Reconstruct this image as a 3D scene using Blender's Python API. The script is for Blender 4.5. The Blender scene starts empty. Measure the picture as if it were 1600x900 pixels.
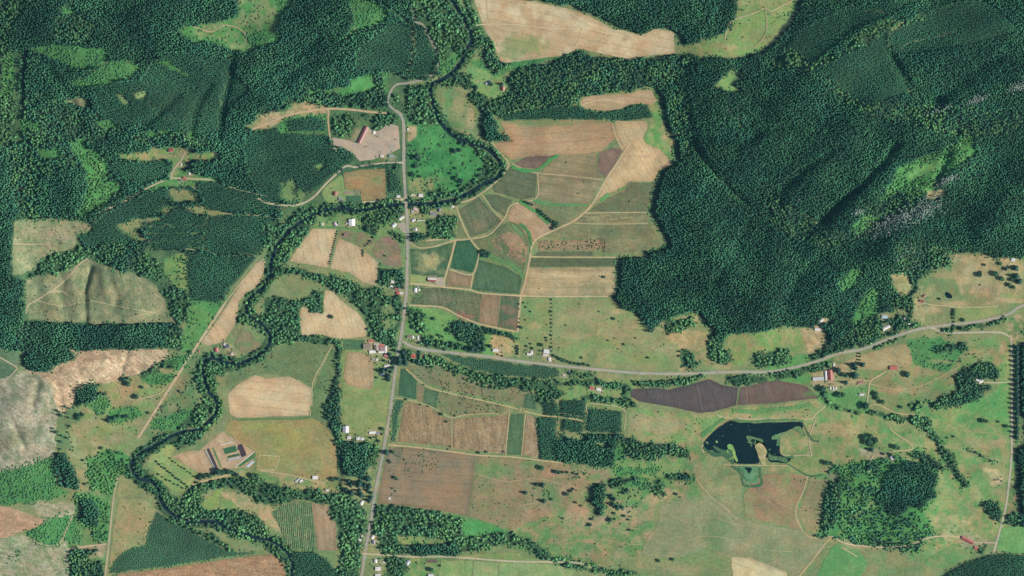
import bpy, bmesh, math, random
import numpy as np

# ------------------------------------------------------------------ camera, sky, sun, exposure
scene = bpy.context.scene
COL = scene.collection
rng = np.random.default_rng(7)
random.seed(7)
M_PX = 2.0                       # one map unit is 2 m on the ground (1600 x 900 map units)
ALT = 25000.0

cam_d = bpy.data.cameras.new("camera")
cam = bpy.data.objects.new("camera", cam_d)
COL.objects.link(cam)
cam.location = (0, 0, ALT)
cam.rotation_euler = (0, 0, 0)
cam_d.sensor_width = 36.0
cam_d.lens = 36.0 * ALT / (1600 * M_PX)
cam_d.clip_start = 100.0
cam_d.clip_end = 60000.0
scene.camera = cam

SUN_ELEV = math.radians(41)
SUN_DIR = np.array([1.0, -0.20])          # on the ground, towards the sun (east, a little south)
SUN_DIR /= np.linalg.norm(SUN_DIR)
world = bpy.data.worlds.new("World")
scene.world = world
world.use_nodes = True
wn = world.node_tree
bg = wn.nodes["Background"]
sky = wn.nodes.new("ShaderNodeTexSky")
sky.sky_type = 'NISHITA'
sky.sun_disc = False
sky.sun_elevation = SUN_ELEV
sky.sun_rotation = math.atan2(SUN_DIR[0], SUN_DIR[1])
sky.altitude = 300
wn.links.new(sky.outputs[0], bg.inputs[0])
bg.inputs[1].default_value = 0.08

sun_d = bpy.data.lights.new("sun", 'SUN')
sun_d.energy = 4.2
sun_d.angle = math.radians(0.5)
sun_d.color = (1.0, 0.965, 0.90)
sun = bpy.data.objects.new("sun", sun_d)
COL.objects.link(sun)
sun.rotation_euler = (0, math.pi / 2 - SUN_ELEV, math.atan2(SUN_DIR[1], SUN_DIR[0]))
sun.location = (0, 0, 3000)

scene.view_settings.view_transform = 'Standard'
scene.view_settings.look = 'None'
scene.view_settings.gamma = 1.0
scene.view_settings.use_curve_mapping = False
scene.view_settings.exposure = 0.35
scene.cycles.use_denoising = False
scene.cycles.sample_clamp_indirect = 2.0
scene.cycles.sample_clamp_direct = 6.0

# ------------------------------------------------------------------ helpers
def lin(c, mute=True):
    c = np.asarray(c, float)
    if mute:                                # summer-dry country: all ground tones a little greyer and cooler
        m = c @ np.array([.3, .6, .1])
        c = np.clip(m + (c - m) * 0.87 + np.array([0, 2, 3]), 5, 250)
    c = c / 255.0
    return np.where(c <= 0.04045, c / 12.92, ((c + 0.055) / 1.055) ** 2.4)

LIT = np.array([1.28, 1.31, 1.36])        # how bright flat white ground comes out under this sun, sky and exposure
def A(c):
    """base colour of a flat surface that looks like sRGB c in full sun"""
    return np.clip(lin(c, False) / LIT, 0.004, 0.8)

def wx(px): return (px - 800.0) * M_PX
def wy(py): return (450.0 - py) * M_PX

_tab = np.random.default_rng(3).random((256, 256))
def vnoise(x, y):
    xi = np.floor(x).astype(int); yi = np.floor(y).astype(int)
    fx = x - xi; fy = y - yi
    fx = fx * fx * (3 - 2 * fx); fy = fy * fy * (3 - 2 * fy)
    a = _tab[xi & 255, yi & 255]; b = _tab[(xi + 1) & 255, yi & 255]
    c = _tab[xi & 255, (yi + 1) & 255]; d = _tab[(xi + 1) & 255, (yi + 1) & 255]
    return (a * (1 - fx) + b * fx) * (1 - fy) + (c * (1 - fx) + d * fx) * fy
def fbm(x, y, o=4):
    s = 0; t = 0; a = 1.0
    for i in range(o):
        s = s + a * vnoise(x * 2 ** i + 17.3 * i, y * 2 ** i + 5.1 * i); t += a; a *= 0.55
    return s / t
def smooth01(v, a, b):
    t = np.clip((v - a) / (b - a), 0, 1)
    return t * t * (3 - 2 * t)

def seg_dist(x, y, pts):
    d = np.full(np.shape(x), 1e9)
    for (ax, ay), (bx, by) in zip(pts[:-1], pts[1:]):
        vx, vy = bx - ax, by - ay
        t = np.clip(((x - ax) * vx + (y - ay) * vy) / (vx * vx + vy * vy + 1e-9), 0, 1)
        d = np.minimum(d, np.hypot(x - ax - t * vx, y - ay - t * vy))
    return d
def inside(x, y, poly):
    r = np.zeros(np.shape(x), bool)
    n = len(poly)
    for i in range(n):
        x1, y1 = poly[i]; x2, y2 = poly[(i + 1) % n]
        if y1 == y2: continue
        c = ((y1 > y) != (y2 > y)) & (x < (x2 - x1) * (y - y1) / (y2 - y1) + x1)
        r ^= c
    return r
def spline(pts, step=4.0):
    P = np.array(pts, float)
    if len(P) == 2:
        n = max(2, int(np.hypot(*(P[1] - P[0])) / step))
        return P[0] + (P[1] - P[0]) * np.linspace(0, 1, n + 1)[:, None]
    Q = np.vstack([2 * P[0] - P[1], P, 2 * P[-1] - P[-2]])
    out = []
    for i in range(1, len(Q) - 2):
        p0, p1, p2, p3 = Q[i - 1], Q[i], Q[i + 1], Q[i + 2]
        n = max(1, int(np.hypot(*(p2 - p1)) / step))
        for k in range(n):
            t = k / n
            out.append(0.5 * ((2 * p1) + (-p0 + p2) * t + (2 * p0 - 5 * p1 + 4 * p2 - p3) * t * t + (-p0 + 3 * p1 - 3 * p2 + p3) * t ** 3))
    out.append(P[-1])
    return np.array(out)
def chaikin(poly, n=1):
    for _ in range(n):
        q = []
        for i in range(len(poly)):
            a = np.array(poly[i], float); b = np.array(poly[(i + 1) % len(poly)], float)
            q += [tuple(a * .78 + b * .22), tuple(a * .22 + b * .78)]
        poly = q
    return poly

def tag(o, label, cat=None, group=None, kind=None):
    o["label"] = label
    if cat: o["category"] = cat
    if group: o["group"] = group
    if kind: o["kind"] = kind
    return o

def mesh_np(name, V, F, mat, cols=None, parent=None, extra=None):
    """one mesh object from numpy arrays; F is (n,3) or (n,4)"""
    me = bpy.data.meshes.new(name)
    V = np.asarray(V, np.float32); F = np.asarray(F, np.int32)
    k = F.shape[1]
    me.vertices.add(len(V)); me.vertices.foreach_set("co", V.ravel())
    me.loops.add(F.size); me.loops.foreach_set("vertex_index", F.ravel())
    me.polygons.add(len(F))
    me.polygons.foreach_set("loop_start", np.arange(0, F.size, k, dtype=np.int32))
    me.update(calc_edges=True)
    if cols is not None:
        at = me.attributes.new("Col", 'FLOAT_COLOR', 'POINT')
        c4 = np.ones((len(V), 4), np.float32); c4[:, :3] = cols
        at.data.foreach_set("color", c4.ravel())
    for nm, arr in (extra or {}).items():
        if arr.ndim == 1:
            at = me.attributes.new(nm, 'FLOAT', 'POINT'); at.data.foreach_set("value", np.asarray(arr, np.float32))
        else:
            at = me.attributes.new(nm, 'FLOAT_VECTOR', 'POINT'); at.data.foreach_set("vector", np.asarray(arr, np.float32).ravel())
    me.materials.append(mat)
    o = bpy.data.objects.new(name, me)
    COL.objects.link(o)
    if parent is not None: o.parent = parent
    return o

# ------------------------------------------------------------------ materials
def new_mat(name):
    m = bpy.data.materials.new(name); m.use_nodes = True
    nt = m.node_tree
    return m, nt, nt.nodes, nt.links, nt.nodes["Principled BSDF"]
def math_node(N, L, op, a, b=None, c=None):
    n = N.new("ShaderNodeMath"); n.operation = op
    for i, v in enumerate((a, b, c)):
        if v is None: continue
        if isinstance(v, (int, float)): n.inputs[i].default_value = v
        else: L.new(v, n.inputs[i])
    return n.outputs[0]
def noise_node(N, L, vec, scale, detail=4, rough=0.6, dist=0.0):
    n = N.new("ShaderNodeTexNoise"); n.inputs["Scale"].default_value = scale
    n.inputs["Detail"].default_value = detail; n.inputs["Roughness"].default_value = rough
    n.inputs["Distortion"].default_value = dist
    L.new(vec, n.inputs["Vector"])
    return n.outputs["Fac"]
def maprange(N, L, v, a, b, c, d):
    n = N.new("ShaderNodeMapRange"); L.new(v, n.inputs[0])
    for i, k in enumerate((a, b, c, d)): n.inputs[i + 1].default_value = k
    return n.outputs[0]
def scale_col(N, L, col, fac):
    n = N.new("ShaderNodeVectorMath"); n.operation = 'SCALE'
    L.new(col, n.inputs[0]); L.new(fac, n.inputs[3])
    return n.outputs[0]

def ground_material(name, coarse=0.22, fine=0.3, streak=True, dry=(1.16, 1.0, 0.80), lush=(0.80, 1.03, 0.95), dots=0.0, tram=0.0):
    """cover whose colour sits in the mesh attribute Col; noise in metres adds mottling, grain and machine rows"""
    m, nt, N, L, bsdf = new_mat(name)
    pos = N.new("ShaderNodeNewGeometry").outputs["Position"]
    col = N.new("ShaderNodeAttribute"); col.attribute_name = "Col"
    c = col.outputs["Color"]
    n1 = noise_node(N, L, pos, 1 / 55.0, 7, 0.62, 0.4)
    n2 = noise_node(N, L, pos, 1 / 7.0, 4, 0.7)
    n3 = noise_node(N, L, pos, 1 / 85.0, 8, 0.68, 1.2)
    f = math_node(N, L, 'MULTIPLY', maprange(N, L, n1, 0.25, 0.75, 1 - coarse, 1 + coarse), maprange(N, L, n2, 0.2, 0.8, 1 - fine, 1 + fine))
    c = scale_col(N, L, c, f)
    # hue drifts between drier and lusher cover
    d = N.new("ShaderNodeVectorMath"); d.operation = 'MULTIPLY'; L.new(c, d.inputs[0]); d.inputs[1].default_value = dry
    l = N.new("ShaderNodeVectorMath"); l.operation = 'MULTIPLY'; L.new(c, l.inputs[0]); l.inputs[1].default_value = lush
    mx = N.new("ShaderNodeMix"); mx.data_type = 'VECTOR'
    L.new(maprange(N, L, n3, 0.41, 0.59, 0, 1), mx.inputs[0]); L.new(d.outputs[0], mx.inputs[4]); L.new(l.outputs[0], mx.inputs[5])
    c = mx.outputs[1]
    if streak:
        rc = N.new("ShaderNodeAttribute"); rc.attribute_name = "rowco"
        st = N.new("ShaderNodeAttribute"); st.attribute_name = "streak"
        mp = N.new("ShaderNodeMapping"); mp.inputs["Scale"].default_value = (1 / 60.0, 1 / 8.0, 1)
        L.new(rc.outputs["Vector"], mp.inputs[0])
        s = noise_node(N, L, mp.outputs[0], 1.0, 3, 0.75)
        sv = maprange(N, L, s, 0.25, 0.75, -1, 1)
        f2 = math_node(N, L, 'MULTIPLY_ADD', sv, st.outputs["Fac"], 1.0)
        c = scale_col(N, L, c, math_node(N, L, 'MAXIMUM', f2, 0.15))
        gr = noise_node(N, L, pos, 1 / 4.2, 5, 0.8, 0.6)           # torn, fibrous grain where the streaks are strong
        g2 = math_node(N, L, 'MULTIPLY_ADD', maprange(N, L, gr, 0.3, 0.7, -1.6, 1.6), st.outputs["Fac"], 1.0)
        c = scale_col(N, L, c, math_node(N, L, 'MAXIMUM', g2, 0.2))
        if tram:                                                    # wheel tracks every 26 m
            sp = N.new("ShaderNodeSeparateXYZ"); L.new(rc.outputs["Vector"], sp.inputs[0])
            fr = math_node(N, L, 'FRACT', math_node(N, L, 'MULTIPLY_ADD', n3, 0.8, math_node(N, L, 'MULTIPLY', sp.outputs[1], 1 / 26.0)))
            tr = maprange(N, L, math_node(N, L, 'ABSOLUTE', math_node(N, L, 'SUBTRACT', fr, 0.5)), 0.03, 0.09, 1 - tram, 1.0)
            c = scale_col(N, L, c, tr)
    if dots:
        vo = N.new("ShaderNodeTexVoronoi"); vo.inputs["Scale"].default_value = 1 / 9.0
        L.new(pos, vo.inputs["Vector"])
        k = maprange(N, L, vo.outputs["Distance"], 0.12, 0.3, 1 - dots, 1.0)
        c = scale_col(N, L, c, k)
    L.new(c, bsdf.inputs["Base Color"])
    bsdf.inputs["Roughness"].default_value = 0.95
    bsdf.inputs["Specular IOR Level"].default_value = 0.1
    bp = N.new("ShaderNodeBump"); bp.inputs["Strength"].default_value = 0.35; bp.inputs["Distance"].default_value = 1.2
    L.new(n2, bp.inputs["Height"]); L.new(bp.outputs[0], bsdf.inputs["Normal"])
    return m

def foliage_material(name):
    m, nt, N, L, bsdf = new_mat(name)
    col = N.new("ShaderNodeAttribute"); col.attribute_name = "Col"
    pos = N.new("ShaderNodeNewGeometry").outputs["Position"]
    n2 = noise_node(N, L, pos, 1 / 3.0, 3, 0.7)
    c = scale_col(N, L, col.outputs["Color"], maprange(N, L, n2, 0.25, 0.75, 0.72, 1.28))
    L.new(c, bsdf.inputs["Base Color"])
    bsdf.inputs["Roughness"].default_value = 0.7
    bsdf.inputs["Specular IOR Level"].default_value = 0.25
    return m
def plain_material(name, rgb, rough=0.8, var=0.2, scale=0.6, streak=None):
    m, nt, N, L, bsdf = new_mat(name)
    tc = N.new("ShaderNodeTexCoord")
    v = tc.outputs["Object"]
    if streak:
        mp = N.new("ShaderNodeMapping"); mp.inputs["Scale"].default_value = streak; L.new(v, mp.inputs[0]); v = mp.outputs[0]
    n = noise_node(N, L, v, scale, 4, 0.65)
    rg = N.new("ShaderNodeRGB"); rg.outputs[0].default_value = (*rgb, 1)
    L.new(scale_col(N, L, rg.outputs[0], maprange(N, L, n, 0.25, 0.75, 1 - var, 1 + var)), bsdf.inputs["Base Color"])
    bsdf.inputs["Roughness"].default_value = rough
    return m

M_GROUND = ground_material("grassland_cover", 0.24, 0.36, dry=(1.11, 1.0, 0.89), lush=(0.87, 1.03, 0.93))
M_FIELD = ground_material("field_cover", 0.12, 0.20, dry=(1.06, 1.0, 0.93), lush=(0.94, 1.0, 1.0), tram=0.14)
M_MEADOW = ground_material("meadow_cover", 0.20, 0.30, dry=(1.09, 1.0, 0.91), lush=(0.88, 1.02, 0.94))
M_CROP = ground_material("crop_cover", 0.14, 0.30, dry=(1.06, 1.0, 0.92), lush=(0.92, 1.0, 1.0), dots=0.25, tram=0.2)
M_CLEAR = ground_material("cleared_slope", 0.24, 0.42, dry=(1.05, 1.0, 0.93), lush=(0.93, 1.02, 0.97))
M_TRACK = ground_material("dirt_track", 0.14, 0.18, streak=False, dry=(1.05, 1.0, 0.92), lush=(0.95, 1.0, 1.0))
M_LEAF = foliage_material("foliage")
M_BARK = plain_material("bark", (0.09, 0.065, 0.045), 0.9)

def water_material(name, rgb):
    m, nt, N, L, bsdf = new_mat(name)
    pos = N.new("ShaderNodeNewGeometry").outputs["Position"]
    n = noise_node(N, L, pos, 1 / 25.0, 4, 0.6)
    rg = N.new("ShaderNodeRGB"); rg.outputs[0].default_value = (*rgb, 1)
    L.new(scale_col(N, L, rg.outputs[0], maprange(N, L, n, 0.3, 0.7, 0.8, 1.2)), bsdf.inputs["Base Color"])
    bsdf.inputs["Roughness"].default_value = 0.12
    bsdf.inputs["IOR"].default_value = 1.33
    w = noise_node(N, L, pos, 1 / 1.5, 3, 0.6)
    bp = N.new("ShaderNodeBump"); bp.inputs["Strength"].default_value = 0.15; bp.inputs["Distance"].default_value = 0.1
    L.new(w, bp.inputs["Height"]); L.new(bp.outputs[0], bsdf.inputs["Normal"])
    return m
M_RIVER = water_material("river_water", (0.010, 0.022, 0.028))
M_LAKE = water_material("lake_water", (0.004, 0.012, 0.015))

# ------------------------------------------------------------------ lie of the land
RIVER = [(700,-70),(702,-20),(706,0),(716,15),(727,32),(736,55),(735,68),(727,78),(722,95),(710,110),(695,122),(677,130),(672,140),(676,160),(682,180),(691,195),(705,210),(725,221),
 (740,226),(757,230),(772,242),(782,255),(783,265),(775,278),(755,287),(735,300),(710,312),(682,317),(650,319),(635,320),(600,321),(560,329),(535,325),(510,327),(490,335),(470,347),(450,362),(435,380),(427,395),(424,412),(421,428),(414,447),
 (402,457),(390,467),(385,480),(390,494),(405,504),(416,515),(423,528),(418,543),(402,556),(375,568),(355,567),(335,560),(322,562),(317,572),(319,590),(325,610),(337,625),(340,640),(330,655),(312,670),
 (287,675),(260,685),(235,700),(215,712),(205,722),(206,735),(215,747),(235,752),(246,762),(250,777),(257,792),(275,807),(295,815),(335,816),(360,827),(400,840),(420,842),(440,855),(452,867),(457,882),(456,900),(456,980)]
RIDGES = [  # crest or gully line, height in metres, half width
 ([(1230,330),(1310,225),(1400,130),(1560,40),(1650,0)], 34, 30),
 ([(1285,385),(1360,300),(1430,215),(1560,140),(1680,110)], 38, 28),
 ([(1110,110),(1130,220),(1085,330),(1130,430),(1180,480)], 40, 42),
 ([(1170,260),(1260,150),(1360,60),(1440,-40)], 36, 34),
 ([(1400,390),(1450,300),(1530,215),(1650,170)], 46, 30),
 ([(1545,360),(1585,300),(1680,250)], 40, 28),
 ([(1270,480),(1330,420),(1390,400)], 28, 26),
 ([(1200,480),(1215,400)], 22, 24),
 ([(960,-20),(1010,0),(1100,-20)], 20, 24),
 ([(820,125),(920,112),(1040,110)], 18, 18),
 ([(90,40),(230,150),(330,235)], 34, 34),
 ([(240,20),(330,110),(420,130),(560,80)], 36, 36),
 ([(60,200),(120,290),(160,330)], 26, 34),
 ([(420,60),(520,40),(600,20)], 24, 26),
 ([(-40,150),(10,400),(10,520)], 40, 30),
 ([(75,440),(85,490)], 9, 13), ([(112,425),(122,495)], 10, 12), ([(142,418),(132,455),(134,500)], -15, 4.5), ([(185,440),(215,485)], 14, 24), ([(160,425),(165,460)],7,8),
 ([(20,640),(90,600),(150,570)], 14, 22), ([(60,600),(52,640)], -8, 6), ([(20,700),(70,680)], 8, 16), ([(-20,830),(60,840)], 12, 24),
 ([(170,560),(240,550)], 8, 10), ([(120,575),(150,600)], -5, 7),
 ([(1320,770),(1400,745),(1440,790)], 24, 42), ([(1530,585),(1480,620)], 10, 28), ([(940,730),(1010,710)], 9, 28),
 ([(860,210),(990,215)], 10, 26), ([(990,250),(900,300)], 8, 24), ([(790,360),(820,400)], 7, 16), ([(830,340),(866,352)], -4, 8),
 ([(1085,225),(1100,250),(1142,297),(1165,315)], -20, 6), ([(1400,228),(1385,250),(1350,287),(1285,345)], -26, 7), ([(1222,300),(1262,262),(1310,232)], -16, 7), ([(1150,235),(1190,205),(1235,200)], -15, 7), ([(1395,90),(1425,140),(1470,158)], -16, 7),
 ([(1330,300),(1300,330),(1290,350)], -12, 6), ([(1250,30),(1222,70),(1205,100)], -14, 8), ([(1560,90),(1500,130),(1460,160)], -14, 8), ([(1480,240),(1462,290),(1420,340)], -14, 7), ([(1120,440),(1150,400),(1170,350)], -12, 8), ([(1230,470),(1250,430),(1290,400)], -12, 8), ([(1050,340),(1090,320),(1110,290)], -10, 7),
 ([(345,215),(350,170),(362,120),(366,85)], -18, 6), ([(300,210),(310,165),(330,135)], -14, 6), ([(222,200),(250,180),(280,150)], -14, 6), ([(440,130),(480,100),(530,90)], -14, 7), ([(150,60),(190,85),(240,90)], -12, 7), ([(500,60),(470,90),(430,110)], -12, 7), ([(80,110),(110,150),(130,200)], -12, 7), ([(420,250),(470,240),(510,250)], -9, 6),
 ([(100,440),(94,462),(99,480)], -3.5, 5), ([(172,440),(184,462),(178,484)], -4, 6), ([(220,462),(226,484)], -3, 5), ([(60,365),(90,378)], -6, 5), ([(20,660),(40,700)], -7, 5), ([(90,600),(100,640)], -6, 4), ([(200,552),(190,580)], -5, 4),
 ([(800,60),(900,70),(1020,65)], 5, 24), ([(1450,440),(1560,450)], 5, 30), ([(1420,550),(1500,560)], 6, 24), ([(1080,810),(1180,820)], 7, 40),
 ([(900,790),(1000,800)], 5, 20), ([(1200,770),(1240,800)], 5, 20),
]
BASES = [(1330,180,230,170,70), (150,130,230,150,50), (1620,360,110,100,25), (20,520,90,200,25), (60,700,90,120,16), (960,250,120,90,14)]
def H0(px, py):
    px = np.asarray(px, float); py = np.asarray(py, float)
    h = 3.0 * fbm(px / 90.0, py / 90.0, 3)
    for x, y, sx, sy, a in BASES:
        h = h + a * np.exp(-((px - x) / sx) ** 2 - ((py - y) / sy) ** 2)
    for pts, a, s in RIDGES:
        d = seg_dist(px, py, pts)
        h = h + a * np.exp(-(d / s) ** 2)
    return h
def H(px, py):
    d = seg_dist(np.asarray(px, float), np.asarray(py, float), RIVER)
    return H0(px, py) - 2.5 * np.exp(-(d / 5.0) ** 2)
# ------------------------------------------------------------------ colours read as sunlit ground (sRGB)
TAN = (210,188,146); TAN2 = (194,166,126); BROWN = (156,128,94); OLIVE = (136,136,94); PAST = (118,152,92); BRIGHT = (66,134,74)
DKCROP = (58,100,72); GOLD = (150,143,86); GREYCROP = (98,110,78); PURP = (96,84,84); BPURP = (116,92,80); CLEARB = (176,150,116); PALE = (205,185,140)
SCRUB = (84,122,74)

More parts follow.
